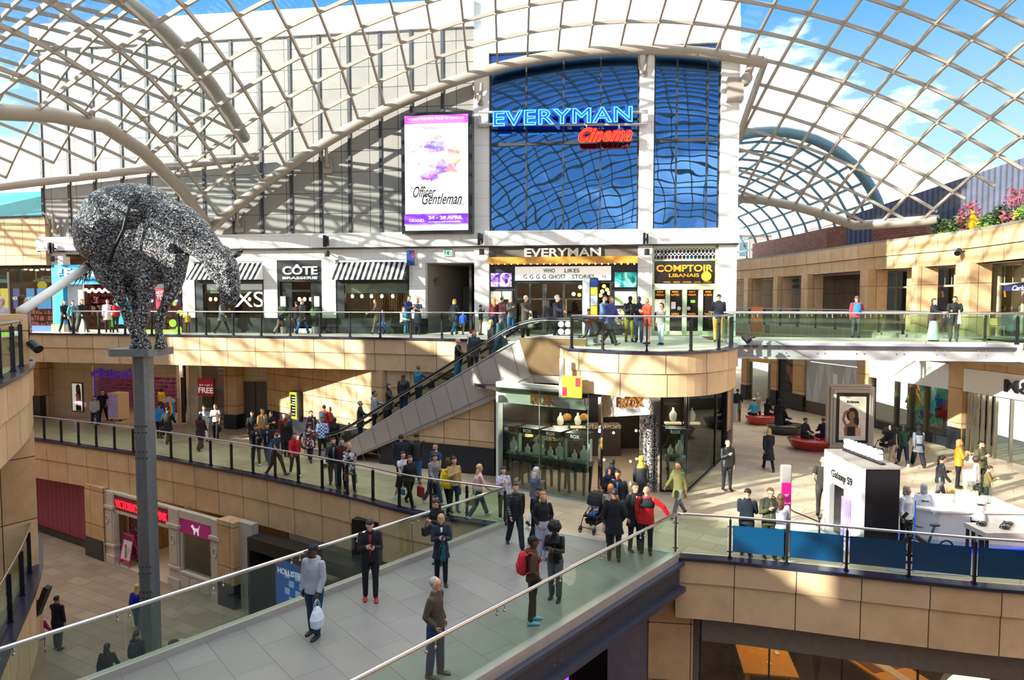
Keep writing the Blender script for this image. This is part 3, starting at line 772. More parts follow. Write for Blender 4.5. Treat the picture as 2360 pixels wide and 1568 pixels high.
def bay_window(x0, x1, label, with_xs, tag_lamps):
 r = shop('restaurant_bay', FA, (x0 + x1) / 2, label, 'shop window')
 mb = MB(FA); s0, s1 = hs(x0), hs(x1)
 zt = 13.5
 mb.box(s0, s1, .02, .3, 10, 10.75); mb.box(s0, s0 + .42, .02, .3, 10.7, 12.6); mb.box(s1 - .1, s1, .02, .3, 10.7, 12.6); mb.box(s0, s1, .02, .3, 12.45, 12.75); mb.box(s0, s1, .25, .35, 12.7, zt)
 mb.build('frame', mat('dark slate shop frame', '#23282c', .4, noise=.1), r)
 mb = MB(FA); F = FA.W; zz0 = FA.hit(x0, 645, -.75)[1]
 P = [F(s0 + .02, -.75, zz0), F(s1 - .02, -.75, zz0), F(s1 - .02, .2, zz0 + .02), F(s0 + .02, .2, zz0 + .02), F(s0 + .02, -.7, zz0 + .06), F(s1 - .02, -.7, zz0 + .06), F(s1 - .02, .1, zt - .02), F(s0 + .02, .1, zt - .02)]
 mb.hexa(P, [(s0, 0), (s1, 0), (s1, 0), (s0, 0), (s0, 1), (s1, 1), (s1, 1), (s0, 1)])
 mb.build('awning', M['stripe'], r)
 MB(FA).box(s0 + .45, s1 - .12, .2, .212, 10.75, 12.45).build('glass', M['glass_shop'], r)
 MB(FA).box(s0 + .45, s1 - .12, .24, .27, 11.98, 12.42).build('blind', mat('pale roller blind', '#e2dccf', .8, noise=.03), r)
 if with_xs: TX(FA, 'XS', (575, 690), 66, M['wtext'], .18, 36, r, .004)
 return r
bay_window(447, 607, 'striped awning restaurant window behind the horse head', True, 2)
bay_window(773, 943, 'striped awning restaurant window right of the black restaurant door', False, 3)
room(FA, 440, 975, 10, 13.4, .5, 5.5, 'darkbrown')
for i, px in enumerate((485, 497, 575, 690, 702, 716, 790, 812, 834, 856, 880, 905)):
 p = at(FA, px, 690 if i < 6 else 683, 2.2 + .3 * (i % 3))
 o = MB().ell(p, (.09, .09, .11), 8).build('pendant_lamp', M['warm'], origin=True, smooth=True)
 tag(o, 'small warm lamp glowing inside the restaurant', 'lamp', 'warm lamps inside the restaurant')
lamp(FA.W(hs(855), 2.5, 12.6), 60); lamp(FA.W(hs(530), 2.5, 12.6), 25)
mb = MB(FA)
for i in range(26): s_ = hs(778) + i * .135; mb.box(s_, s_ + .07, 4.6, 4.75, 10, 13.2)
mb.build('slatted_screen', mat('golden brown slats', '#8a6231', .5, noise=.2), label='warm brown slatted screen inside the right restaurant window', cat='screen', origin=True)
r = shop('restaurant_entrance', FA, 690, 'black restaurant entrance with big white name sign between two awnings', 'shop entrance')
mb = MB(FA); s0, s1 = hs(638), hs(741)
mb.box(s0, s1, .0, .25, 12.55, 13.6); mb.box(s0, s0 + .12, .03, .3, 10, 12.6); mb.box(s1 - .12, s1, .03, .3, 10, 12.6)
mb.box(s0 + .1, hs(669), .12, .3, 10, 12.6); mb.box(hs(713), s1 - .1, .12, .3, 10, 12.6); mb.box(hs(669), hs(713), .1, .3, 12.05, 12.15)
mb.build('frame', mat('black green joinery', '#1b2224', .35, noise=.1), r)
TX(FA, 'CÔTE', (691, 621.5), 80, M['wtext'], -.06, 24, r, .03, .01); TX(FA, 'BRASSERIE', (691, 641), 80, M['wtext'], -.05, 6, r, .02, .006)
for px in (652, 730): RB(FA, (px - 6, 683), (px + 6, 707), .02, .1, 'menu_board', M['white'], r)
def topiary(fr, px, py, d, label):
 p = at(fr, px, py, d); b = empty('potted_shrub', (p.x, p.y, 10), label, 'potted plant')
 MB().cyl((p.x, p.y, 10), .14, .34, 12, .18).build('pot', mat('grey zinc pot', '#8d9092', .4, .5), b)
 MB().tube([(p.x, p.y, 10.3), (p.x, p.y, 10.9)], .02, 6).build('stem', mat('bark', '#4a3826', .9), b)
 q = MB(); q.ell((p.x, p.y, 11.05), .26, 12)
 for v in q.bm.verts: v.co += Vector((R.uniform(-.05, .05), R.uniform(-.05, .05), R.uniform(-.05, .05)))
 q.build('foliage', mat('dark leaves', '#2f4a26', .8, noise=.4, ns=30, bump=.6), b)
topiary(FA, 654, 765, -.5, 'small clipped shrub in a pot left of the restaurant door')
topiary(FA, 727, 765, -.5, 'small clipped shrub in a pot right of the restaurant door')
mb = MB(FA); a, b = hs(980), hs(1094)
mb.box(b - .05, b, .4, 5, 10, 13.42); mb.box(a - .1, b, 5, 5.1, 10, 13.42); mb.box(a, b, .4, 5, 13.38, 13.42)
mb.hexa([FA.W(a, .4, 10), FA.W(a + 1.6, 4.9, 10), FA.W(a + 1.5, 5, 10), FA.W(a - .1, .4, 10), FA.W(a, .4, 13.4), FA.W(a + 1.6, 4.9, 13.4), FA.W(a + 1.5, 5, 13.4), FA.W(a - .1, .4, 13.4)])
S(mb, 'wall_corridor', mat('grey corridor panels', '#8d857a', .35, noise=.04))
RB(FA, (1067, 662), (1094, 765), 2.8, 2.9, 'door_1', mat('dark brown door', '#2a1c15', .5), kind='structure')
TX(FA, 'iAoSBMYT', (996, 650), 32, M['ktext'], .9, 20, None, .004, name='wall_mural', label='row of black figure silhouettes on the grey corridor wall', cat='wall graphic')
o = empty('exit_sign', at(FA, 1032, 590, -.12), 'green and white emergency exit sign over the service corridor', 'exit sign')
RB(FA, (1021, 577), (1042, 590), -.12, -.03, 'plate', M['white'], o); RB(FA, (1024, 579), (1039, 588), -.13, -.12, 'green_panel', mat('exit green', '#0d7a55', .4, emit='#0d9a65', es=.5), o)
mb = MB(FA); c0 = at(FA, 1029, 583.5, -.14)
mb.ell(c0 + Vector((0, 0, .05)), .025, 6); mb.bar(c0 + Vector((0, 0, .03)), c0 + Vector((-.03, 0, -.04)), .03); mb.bar(c0 + Vector((-.03, 0, -.03)), c0 + Vector((.04, 0, -.08)), .022); mb.bar(c0 + Vector((-.03, 0, -.03)), c0 + Vector((-.08, 0, -.07)), .022)
c1 = at(FA, 1037, 583.5, -.14); mb.bar(c1 + Vector((0, 0, -.08)), c1 + Vector((0, 0, .07)), .05, .01)
mb.build('running_figure', M['wtext'], o)
def wayfinder(fr, px, py, d, label, w=.42, h=.7):
 s, z = fr.hit(px, py, d); o = empty('direction_sign', fr.W(s, d, z - h / 2), label, 'sign')
 MB(fr).box(s - w / 2, s + w / 2, d - .1, d + .1, z - h / 2, z + h / 2).build('panel', mat('dark blue sign', '#24407c', .3), o, bevel=.02)
 MB(fr).box(s + w / 2 - .03, s + w / 2 + .08, d - .13, d + .13, z - h / 2 - .02, z + h / 2 + .02).build('end_cap', M['inox'], o, bevel=.02)
 MB(fr).box(s + w * .12, s + w * .4, d - .115, d - .1, z, z + h * .4).build('magenta_flash', mat('magenta', '#b3226e', .4), o)
 MB(fr).box(s - w * .4, s - w * .2, d - .115, d - .1, z + h * .3, z + h * .45).build('blue_disc', mat('mid blue', '#3f7ac0', .4), o)
 MB(fr).box(s - .04, s + .04, d, d + .5, z - .04, z + .04).build('arm', M['inox'], o)
wayfinder(FA, 948, 595, -.55, 'small dark blue hanging direction sign left of the service corridor')
r = shop('cinema_entrance', FA, 1298, 'cinema entrance with cream block letters, timber canopy edge and white marquee', 'shop entrance')
RB(FA, (1126, 567), (1470, 593), -.1, .4, 'lintel', mat('grey concrete lintel', '#5d574d', .7, noise=.12), r)
M['timber'] = mat('yellow timber board', '#c98a2c', .5, noise=.25, ns=4)
RB(FA, (1126, 593), (1470, 606), -.75, .3, 'canopy_edge', M['timber'], r)
RB(FA, (1128, 606), (1469, 616), .05, .35, 'dark_header', M['charcoal'], r)
TX(FA, 'EVERYMAN', (1297, 583), 176, M['ctext'], -.18, 20, r, .06, .012)
for i in range(23):
 p = at(FA, 1134 + i * 14.9, 608, -.7)
 MB().ell(p, (.035, .035, .045), 6).build('canopy_bulb', M['whiteglow'], r)
mb = MB(FA)
rect(mb, FA, (1128, 610), (1187, 769), .1, .3); rect(mb, FA, (1410, 610), (1469, 769), .1, .3); rect(mb, FA, (1187, 608), (1410, 652), .1, .3)
mb.build('wall_panel', M['charcoal'], r)
RB(FA, (1187, 615), (1408, 646), -.0, .12, 'marquee', mat('white lightbox', '#f2f0ec', .4, emit='#ffffff', es=.25, noise=.02), r)
TX(FA, 'WHO', (1266, 624), 27, M['ktext'], -.02, 9, r, .006, .003); TX(FA, 'LIKES', (1318, 624), 34, M['ktext'], -.02, 9, r, .006, .003)
for i in range(4): TX(FA, 'G', (1210 + i * 14.7, 638), 8, M['ktext'], -.02, 9, r, .006, .003)
TX(FA, 'GHOST', (1284, 638), 39, M['ktext'], -.02, 9, r, .006, .003); TX(FA, 'STORIES', (1344, 638), 52, M['ktext'], -.02, 9, r, .006, .003)
RB(FA, (1385, 633), (1398, 643), -.02, .0, 'rating_card', mat('card', '#e2e4e2', .5), r); TX(FA, '15', (1391.5, 638), 8, M['ktext'], -.03, 7, r, .004, .003)
mb = MB(FA)
for x in (1187, 1219, 1250, 1255, 1297, 1341): rect(mb, FA, (x, 651), (x + 4, 766), .15, .25)
for y in (651, 688, 764): rect(mb, FA, (1187, y), (1345, y + 3), .15, .25)
rect(mb, FA, (1376, 651), (1380, 766), .15, .25); rect(mb, FA, (1405, 651), (1410, 766), .15, .25)
mb.build('door_frame', mat('grey aluminium door frame', '#57534e', .35, .4), r)
RB(FA, (1188, 652), (1344, 765), .19, .2, 'door_glass', M['glass_shop'], r)
RB(FA, (1303, 690), (1306, 752), .08, .14, 'brass_handle', M['gold'], r, label='long brass door handle')
RB(FA, (1345, 648), (1378, 768), .0, .25, 'white_post', M['white'], r)
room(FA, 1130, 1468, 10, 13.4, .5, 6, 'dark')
for i, (px, py) in enumerate(((1337, 662), (1335, 680), (1388, 672), (1399, 668), (1404, 676), (1392, 660), (1322, 678), (1384, 681))):
 o = MB().ell(at(FA, px, py, 2.5), .1, 8).build('pendant_lamp', emis('orange lamp', '#ff8a3a', 6.) if i % 2 else M['warm'], origin=True, smooth=True)
 tag(o, 'small glowing lamp inside the cinema foyer', 'lamp', 'lamps inside the cinema foyer')
lamp(FA.W(hs(1300), 3, 12.6), 50)
M['p_purple'] = cloudy('purple film artwork', ['#1b1240', '#4a2a9a', '#c08ae8', '#fff2f8', '#7a4ad0', '#1b1240'], 2.2, .5)
M['p_teal'] = cloudy('teal burst artwork', ['#064a58', '#0e8a8c', '#5fd0b8', '#f6fff0', '#0a6a78'], 1.6, .5)
M['p_meadow'] = cloudy('sky and meadow artwork', ['#3c6a2a', '#7aa83c', '#e8f0e8', '#6ab0e0', '#9fd0f0'], 1.4, .4, dist=.4)
M['p_cream'] = cloudy('cream leaflet artwork', ['#e8dfcc', '#f2ead8', '#d8b890', '#f0e8d8', '#b05030'], 2.0, .3)
def screen(fr, tl, br, m, label, d=-.02, frame='black', name='poster', cat='poster', grp=None, fw=.06, par=None):
 s0, z1 = fr.hit(tl[0], tl[1], d); s1, z0 = fr.hit(br[0], br[1], d)
 o = empty(name, fr.W((s0 + s1) / 2, d, z0), label, cat, grp)
 MB(fr).box(s0 - fw, s1 + fw, d, d + .08, z0 - fw, z1 + fw).build('frame', M[frame] if isinstance(frame, str) else frame, o)
 MB(fr).box(s0, s1, d - .012, d + .001, z0, z1).build('picture', m, o); return o
screen(FA, (1131, 630), (1179, 661), M['p_purple'], 'lit screen with purple and white burst left of the white marquee', .04, name='film_screen', cat='screen')
screen(FA, (1131, 672), (1155, 708), M['p_cream'], 'cream notice poster under the purple cinema screen', .04, 'charcoal')
screen(FA, (1157, 672), (1179, 690), M['p_meadow'], 'small landscape poster under the purple cinema screen', .04, 'charcoal')
screen(FA, (1417, 628), (1467, 662), M['p_teal'], 'lit screen with teal burst right of the white marquee', .04, name='film_screen', cat='screen')
o = screen(FA, (1417, 672), (1467, 704), M['p_meadow'], 'meadow poster with blue sky under the teal screen', .04, 'charcoal')
screen(FA, (1417, 713), (1467, 748), cloudy('brown poster artwork', ['#2a1a10', '#5a3a20', '#d8c8a0', '#3a2818', '#8a6a40'], 3.), 'brown film poster lowest under the teal screen', .04, 'charcoal')
o = empty('information_totem', at(FA, 1363, 762, -2.2) * 1, 'tall slim information totem with blue and yellow panel before the cinema doors', 'totem')
o.location.z = 10
s_, _ = FA.hit(1352, 700, -2.2); q = MB(FA); q.box(s_ - .18, s_ + .14, -2.25, -2.1, 10, 12.55); q.build('white_side', M['white'], o, bevel=.02)
q = MB(FA); q.box(s_ + .14, s_ + .5, -2.28, -2.08, 10, 12.6); q.build('case', M['charcoal'], o, bevel=.03)
for z0, z1, c in ((12.2, 12.5, '#2d4fb0'), (11.85, 12.18, '#d8d23a'), (11.4, 11.83, '#c9ccd6'), (10.95, 11.38, '#e0c238'), (10.7, 10.92, '#8a2a22')):
 MB(FA).box(s_ + .17, s_ + .46, -2.295, -2.28, z0, z1).build('panel', mat('totem panel ' + c, c, .4), o)
r = shop('cafe_shopfront', FA, 1578, 'pale green cafe front with orange lettering on dark glass at the right end', 'shop entrance')
pg = mat('pale green joinery', '#c5cfa6', .5, noise=.04)
a, b = hs(1503), hs(1655)
mb = MB(FA); mb.box(a, b, .0, .35, FA.hit(1578, 572)[1], ZB); rect(mb, FA, (1503, 655), (1655, 667), .0, .3); mb.box(a, a + .1, .0, .3, 10, ZB); mb.box(b - .12, b, .0, .3, 10, ZB)
for x in (1534, 1573, 1610, 1645): rect(mb, FA, (x, 667), (x + (9 if x < 1640 else 10), 772), .02, .2)
rect(mb, FA, (1503, 763), (1655, 773), .02, .2); rect(mb, FA, (1503, 655), (1508, 772), .02, .2); rect(mb, FA, (1503, 599), (1655, 601), .0, .2)
mb.build('frame', pg, r)
RB(FA, (1505, 600), (1649, 654), .06, .16, 'sign_panel', mat('dark glass sign', '#1d1a18', .12, noise=.2), r)
ot = mat('orange letters', '#f08a1e', .4, emit='#ff8a1a', es=.8)
TX(FA, 'COMPTOIR', (1577, 619), 130, ot, .03, 16, r, .02, .012); TX(FA, 'LIBANAIS', (1576, 635), 69, ot, .03, 8, r, .02, .006)
c = at(FA, 1628, 637, .02)
MB().tube([c, c + FA.b * .05], .22, 16).build('yellow_roundel', mat('yellow', '#f0b030', .5, emit='#f0b030', es=.4), r)
TX(FA, 'WRAPS  ·  MEZZE  ·  TAGINES  ·  JUICES  ·  SWEETS', (1584, 651), 110, ot, .03, 3.5, r, .01)
rect(MB(FA), FA, (1504, 574), (1651, 599), .12, .16).build('stained_glass', cloudy('stained lozenges', ['#101820', '#23406a', '#5a1f22', '#1e4a2c', '#15181c', '#3a1830'], 4.2, mode='cells'), r)
q = MB(FA); s0, z1 = FA.hit(1504, 574, .08); s1, z0 = FA.hit(1651, 599, .08)
w_ = (s1 - s0) / 17
for i in range(17):
 for j in range(2):
  cx = s0 + w_ * (i + .5); hh = (z1 - z0) / 2; cz = z0 + hh * (j + .5)
  pts = [FA.W(cx + dx * w_ * .5, .08, cz + dz * hh) for dx, dz in ((0, .5), (1, .2), (1, -.2), (0, -.5), (-1, -.2), (-1, .2))]
  q.tube(pts, .02, 4, closed=True)
q.build('lattice', M['white'], r)
mb = MB(FA)
for x0_, x1_ in ((1508, 1534), (1543, 1573), (1582, 1610), (1619, 1645)): rect(mb, FA, (x0_, 668), (x1_, 764), .1, .12)
mb.build('door_glass', mat('dark cafe glass', '#1c1a1c', .08, noise=.3, ns=3), r)
for i, (px, w1) in enumerate(((1521, ('KIDS', 'MENU')), (1556, ('MEZZE', 'PLATTERS')), (1595, ('HOT', 'WRAPS')), (1632, ('WINE', '& BEER')))):
 TX(FA, w1[0], (px, 673), 14, ot, .07, 4, r, .006); TX(FA, w1[1], (px, 680), 18, ot, .07, 4, r, .006)
for px, t_ in ((1556, 'COFFEE &'), (1594, 'FRESH'), (1632, 'TAKE')): TX(FA, t_, (px, 724), 18, ot, .07, 4.5, r, .006)
for px in (1565, 1587): MB().tube([at(FA, px, 711, .05), at(FA, px, 711, .09)], .09, 14).build('round_sticker', M['cream'], r)
RB(FA, (1547, 696), (1557, 712), .06, .1, 'notice', M['white'], r); RB(FA, (1592, 692), (1602, 698), .06, .1, 'green_notice', mat('lime', '#74d83a', .5, emit='#74d83a', es=.4), r)
RB(FA, (1509, 690), (1532, 720), .04, .1, 'menu', M['p_cream'], r)
D = -.75
o = empty('digital_poster', at(FA, 1008, 537, D), 'tall bright digital poster with flowing black script and purple bands', 'advertising screen')
RB(FA, (924, 261), (1089, 537), D + .01, D + .5, 'casing', M['black_g'], o)
m, nt_, out = newmat('poster screen white')
e_ = N(nt_, 'ShaderNodeEmission', Strength=1.1); e_.inputs[0].default_value = (1, .99, .985, 1); L(nt_, e_.outputs[0], out.inputs[0])
RB(FA, (932, 268), (1079, 530), D - .02, D + .01, 'screen', m, o)
pur = mat('purple band', '#6b2bd0', .5, emit='#7a35e0', es=.75); pk = mat('pink band', '#d84ab8', .5, emit='#c65ad0', es=.7)
RB(FA, (932, 268), (1079, 282), D - .03, D - .02, 'top_band', pk, o); RB(FA, (932, 494), (1079, 516), D - .03, D - .02, 'bottom_band', pur, o); RB(FA, (932, 516), (1079, 519), D - .03, D - .02, 'pale_band', mat('lilac', '#c9a8ec', .5, emit='#c9a8ec', es=.7), o)
TX(FA, 'WORLD PREMIERE PRIOR TO LONDON', (1005, 275.5), 130, M['wtext'], D - .04, 5.5, o, .004, .008)
TX(FA, '24 - 28 APRIL', (1027, 502), 80, M['wtext'], D - .04, 8, o, .004, .02); TX(FA, 'leedsgrandtheatre.com', (1024, 512), 74, M['wtext'], D - .04, 5, o, .004, .01)
TX(FA, 'GRAND', (960, 509), 34, M['wtext'], D - .04, 7, o, .004)
kt = mat('script ink', '#181018', .6)
TX(FA, 'Officer', (975, 443), 52, kt, D - .035, 26, o, .004, .004, .45); TX(FA, 'and a', (990, 452), 18, kt, D - .035, 6, o, .004, 0, .4); TX(FA, 'Gentleman', (1016, 459), 92, kt, D - .035, 26, o, .004, .004, .45)
TX(FA, 'the Musical', (1053, 470), 34, kt, D - .035, 7, o, .004, 0, .4); TX(FA, 'An', (949, 434), 9, kt, D - .035, 7, o, .004, 0, .4); TX(FA, 'from the hit film by', (1003, 296), 58, mat('lilac ink', '#8f86a8', .6), D - .035, 9, o, .004, 0, .4)
spl = [cloudy('watercolour splash %d' % i, c, 3.2, .8) for i, c in enumerate((['#e6d4ff', '#fff0fa', '#c98ae0', '#f8e8ff'], ['#5a3ad0', '#b060d8', '#4a7ae0', '#e8c0e8'], ['#b88ad8', '#e88a9a', '#c8a868', '#8ac0a0'], ['#a89890', '#c8b8b0', '#9888a0']))]
for i, (cx, cy, rx, ry, mi) in enumerate(((1005, 350, 34, 30, 0), (975, 338, 22, 14, 0), (1010, 322, 12, 13, 3), (1003, 338, 22, 16, 1), (1047, 358, 17, 27, 2), (1020, 385, 20, 17, 1), (992, 402, 22, 16, 1), (985, 375, 26, 22, 0), (1040, 392, 14, 12, 2), (996, 380, 10, 14, 3), (1028, 405, 17, 8, 0), (960, 352, 12, 16, 0))):
 pts = []
 for k in range(26):
  a_ = k * math.tau / 26; rr = 1 + R.uniform(-.28, .22)
  pts.append(FA.hit(cx + rx * rr * math.cos(a_), cy + ry * rr * math.sin(a_), D - .025 - i * .0015))
 q = MB(FA); q.fpoly(pts, D - .023 - i * .0012, D - .02); q.build('artwork_splash', spl[mi], o)
def neon(txt, c, wpx, hpx, tube_m, back_m, par, shear=0., d=-.7, r_=.035, bold=.05, thick=.1):
 TX(FA, txt, c, wpx, back_m, d + .14, hpx, par, thick, bold, shear, 'letter_case', sp=1.08)
 cu = bpy.data.curves.new('n', 'FONT'); cu.body = txt; cu.size = .5; cu.align_x = 'CENTER'; cu.align_y = 'CENTER'; cu.fill_mode = 'NONE'; cu.bevel_depth = .011; cu.bevel_resolution = 1; cu.shear = shear; cu.resolution_u = 4; cu.offset = .004; cu.space_character = 1.08
 t = bpy.data.objects.new('n', cu); COL.objects.link(t); dg = bpy.context.evaluated_depsgraph_get()
 me = bpy.data.meshes.new_from_object(t.evaluated_get(dg)); bpy.data.objects.remove(t)
 xs_ = [v.co.x for v in me.vertices]; ys_ = [v.co.y for v in me.vertices]
 a, z = FA.hit(c[0] - wpx / 2, c[1], d); b, _ = FA.hit(c[0] + wpx / 2, c[1], d); h = abs(FA.hit(c[0], c[1] - hpx / 2, d)[1] - FA.hit(c[0], c[1] + hpx / 2, d)[1])
 k = (b - a) / (max(xs_) - min(xs_)); ky = h / (max(ys_) - min(ys_)); cy = (max(ys_) + min(ys_)) / 2; M4 = FA.M((a + b) / 2, d, z)
 for v in me.vertices: v.co = M4 @ Vector((v.co.x * k, (v.co.y - cy) * ky, v.co.z * k)) - par.location
 link('neon_tube', me, tube_m, par)
o = empty('neon_sign', at(FA, 1297, 294, -.7), 'huge blue neon name sign on two steel rails across the mirrored glazing', 'neon sign')
neon('EVERYMAN', (1297, 274), 322, 36, emis('blue neon', '#58c8ff', 2.6), mat('deep blue letter case', '#0a3f9a', .3, emit='#0a4ab8', es=.5), o)
mb = MB(FA)
for y in (259, 287): mb.tube([at(FA, 1104, y, -.42), at(FA, 1492, y, -.42)], .07, 8)
rect(mb, FA, (1103, 256), (1125, 291), -.45, -.3); rect(mb, FA, (1478, 254), (1493, 287), -.45, -.3)
for x in (1115, 1486): mb.tube([at(FA, x, 273, -.4), at(FA, x, 273, .0)], .1, 8)
mb.build('mounting_rail', M['alu'], o)
o = empty('neon_sign', at(FA, 1390, 328, -.75), 'red neon script sign hanging under the blue neon letters', 'neon sign')
neon('Cinema', (1390, 312), 126, 34, emis('red neon', '#ff4a30', 2.6), mat('deep red letter case', '#a00c08', .3, emit='#c01008', es=.6), o, .5)
mb = MB(FA)
for x in (1352, 1427): mb.tube([at(FA, x, 288, -.6), at(FA, x, 303, -.6)], .025, 6)
mb.build('hanger', M['alu'], o)
r = shop('toy_shop', FA, 300, 'toy shop front with sky blue fascia and bright windows behind the horse', 'shop front')
sky = mat('sky blue fascia', '#1f9ad6', .4, noise=.03)
RB(FA, (118, 611), (296, 655), -.12, .1, 'fascia', sky, r)
RB(FA, (118, 611), (148, 748), -.1, .2, 'blue_panel', sky, r); RB(FA, (262, 640), (296, 748), -.1, .2, 'blue_panel', sky, r)
RB(FA, (118, 748), (148, 768), -.1, .2, 'stone_foot', M['stone_big'], r)
RB(FA, (148, 655), (194, 768), .3, .4, 'white_return', M['white'], r)
wt = M['wtext']
TX(FA, 'Entertainer', (212, 628), 128, wt, -.16, 20, r, .03, .02); text('The', .4, wt, FA.M(hs(143), -.16, FA.hit(143, 628)[1]) @ Matrix.Rotation(math.pi / 2, 4, 'Z'), parent=r, ext=.03, bold=.012, width=.4)
TX(FA, 'TheToyShop.com', (232, 646), 80, mat('navy letters', '#1a2a6a', .5), -.14, 7, r, .01)
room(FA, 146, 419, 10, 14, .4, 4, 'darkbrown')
M['toys'] = cloudy('crowded toy shelves', ['#2a1a18', '#8a1f2a', '#1d5a9a', '#d8a820', '#2a7a3a', '#6a2a8a', '#d86a20', '#201818'], 6., .15, mode='cells')
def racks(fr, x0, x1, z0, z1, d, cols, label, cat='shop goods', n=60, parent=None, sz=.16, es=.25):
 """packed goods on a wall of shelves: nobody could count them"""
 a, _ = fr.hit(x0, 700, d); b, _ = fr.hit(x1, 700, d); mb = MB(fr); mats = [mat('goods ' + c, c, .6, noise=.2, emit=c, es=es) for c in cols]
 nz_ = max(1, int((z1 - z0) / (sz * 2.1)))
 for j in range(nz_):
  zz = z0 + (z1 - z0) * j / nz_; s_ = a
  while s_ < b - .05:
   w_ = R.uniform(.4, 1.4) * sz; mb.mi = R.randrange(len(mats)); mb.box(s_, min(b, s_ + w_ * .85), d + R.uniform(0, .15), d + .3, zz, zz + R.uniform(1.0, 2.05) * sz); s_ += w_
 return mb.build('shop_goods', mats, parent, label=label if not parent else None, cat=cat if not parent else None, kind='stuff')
tcol = ['#8a1f2a', '#1d5a9a', '#d8a820', '#2a7a3a', '#6a2a8a', '#d86a20', '#201818', '#e8e0d8', '#3a2a2a']
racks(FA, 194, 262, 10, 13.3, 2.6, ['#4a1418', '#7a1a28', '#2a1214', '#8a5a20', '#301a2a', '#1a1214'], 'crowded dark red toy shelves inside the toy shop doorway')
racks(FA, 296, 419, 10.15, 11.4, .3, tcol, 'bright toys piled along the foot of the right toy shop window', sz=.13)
RB(FA, (296, 655), (419, 768), .2, .21, 'glass', M['glass_shop'], r)
RB(FA, (296, 760), (419, 768), .05, .3, 'lime_sill', mat('lime green', '#8ad02a', .5), r)
lime = mat('lime green print', '#9ad81e', .6)
RB(FA, (300, 660), (418, 745), .9, .95, 'window_backing', cloudy('party window print', ['#5a1a6a', '#b01a4a', '#3a1a7a', '#2a6ab0', '#7a1a5a'], 1.3, .2), r)
for px, py, rr in ((408, 652, 7), (412, 672, 6), (402, 700, 5), (414, 722, 7), (398, 745, 9), (412, 760, 8), (352, 655, 8), (310, 665, 7), (306, 735, 6), (345, 668, 4), (330, 752, 6)):
 p = at(FA, px, py, .15); MB().tube([p, p + FA.b * .03], rr * .0225, 10).build('lime_dot', lime, r)
RB(FA, (358, 664), (392, 712), .12, .15, 'poster', mat('crimson poster', '#9a1434', .5, emit='#9a1434', es=.2), r)
TX(FA, 'HOTTEST', (375, 675), 30, wt, .1, 7, r, .004, .006); TX(FA, 'TOYS', (375, 686), 28, wt, .1, 10, r, .004, .008)
for px in (346, 402): TX(FA, 'NEW', (px, 694), 15, wt, .1, 7, r, .004, .008)
TX(FA, 'ty', (221, 688), 12, mat('pink letters', '#e07a9a', .5, emit='#e07a9a', es=.4), 2.4, 9, r, .004)
lamp(FA.W(hs(225), 1.5, 12.8), 60);
for i in range(9):
 o = MB().ell(at(FA, 198 + i * 7.5, 668 + (i % 2) * 4, 1.2), (.12, .05, .08), 6).build('shop_lamp', M['warm'], origin=True, smooth=True); tag(o, 'small warm ceiling lamp inside the toy shop doorway', 'lamp', 'toy shop ceiling lamps')
TW = LF
r = empty('toy_shop_window', TW.W(TW.hit(60, 700)[0], 0, 10), 'wide toy shop window with dark teal hanging signs at the left edge', 'shop window')
sA = TW.hit(-60, 700)[0]; sB = TW.hit(118, 700)[0]
MB(TW).box(sA, sB, .1, .4, TW.hit(60, 619)[1], TW.hit(60, 608)[1]).build('header', M['black_g'], r)
MB(TW).box(sA, sB, .0, .3, 10, 10.3).build('sill', mat('blue sill', '#2a5aa0', .4), r)
MB(TW).box(sA, sB, .2, .212, 10.3, TW.hit(60, 619)[1]).build('glass', M['glass_shop'], r)
RB(TW, (-60, 622), (48, 652), .8, .9, 'hanging_sign', mat('dark teal sign', '#0e4a52', .5, emit='#0e4a52', es=.3), r); TX(TW, 'adventure', (10, 637), 52, M['ctext'], .78, 9, r, .006);
RB(TW, (84, 626), (122, 651), .8, .9, 'hanging_sign', mat('dark brown sign', '#2b211b', .5), r); TX(TW, 'games', (108, 640), 26, M['ctext'], .78, 7, r, .006)
RB(TW, (52, 626), (82, 650), .9, 1., 'hanging_sign', mat('olive badge sign', '#4a4426', .5), r)
for i, (x0_, x1_, c) in enumerate(((0, 24, '#e8b83a'), (27, 46, '#4a2a8a'), (60, 80, '#2a7ac8'), (85, 118, '#2f8ad8'))):
 RB(TW, (x0_, 665), (x1_, 712), .3, .33, 'window_poster', mat('toy poster ' + c, c, .5, emit=c, es=.25), r)
 if i in (1, 2): TX(TW, 'NOW', ((x0_ + x1_) / 2, 688), (x1_ - x0_) * .8, wt, .27, 8, r, .004, .008)
MB().tube([at(TW, 97, 658, .5), at(TW, 97, 658, .55)], .13 * 1.7, 14).build('yellow_disc', mat('yellow disc', '#f0c83a', .5, emit='#f0c83a', es=.5), r)
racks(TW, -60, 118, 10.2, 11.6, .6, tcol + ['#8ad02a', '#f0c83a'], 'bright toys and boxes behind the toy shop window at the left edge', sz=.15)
S(MB(TW).box(sA - 4, sB + 1, 3, 3.1, 10, 14).box(sA - 4, sB + 1, .3, 3, 13.9, 14), 'wall_shop_inner', M['darkbrown'])
for i in range(8):
 o = MB().ell(at(TW, 20 + i * 13, 621 + (i % 3), 1.0 + .2 * (i % 2)), (.12, .06, .05), 6).build('shop_lamp', M['warm'], origin=True, smooth=True); tag(o, 'small warm lamp under the ceiling of the left toy shop window', 'lamp', 'left toy window ceiling lamps')
lamp(TW.W(TW.hit(60, 700)[0], 1.6, 13), 70)
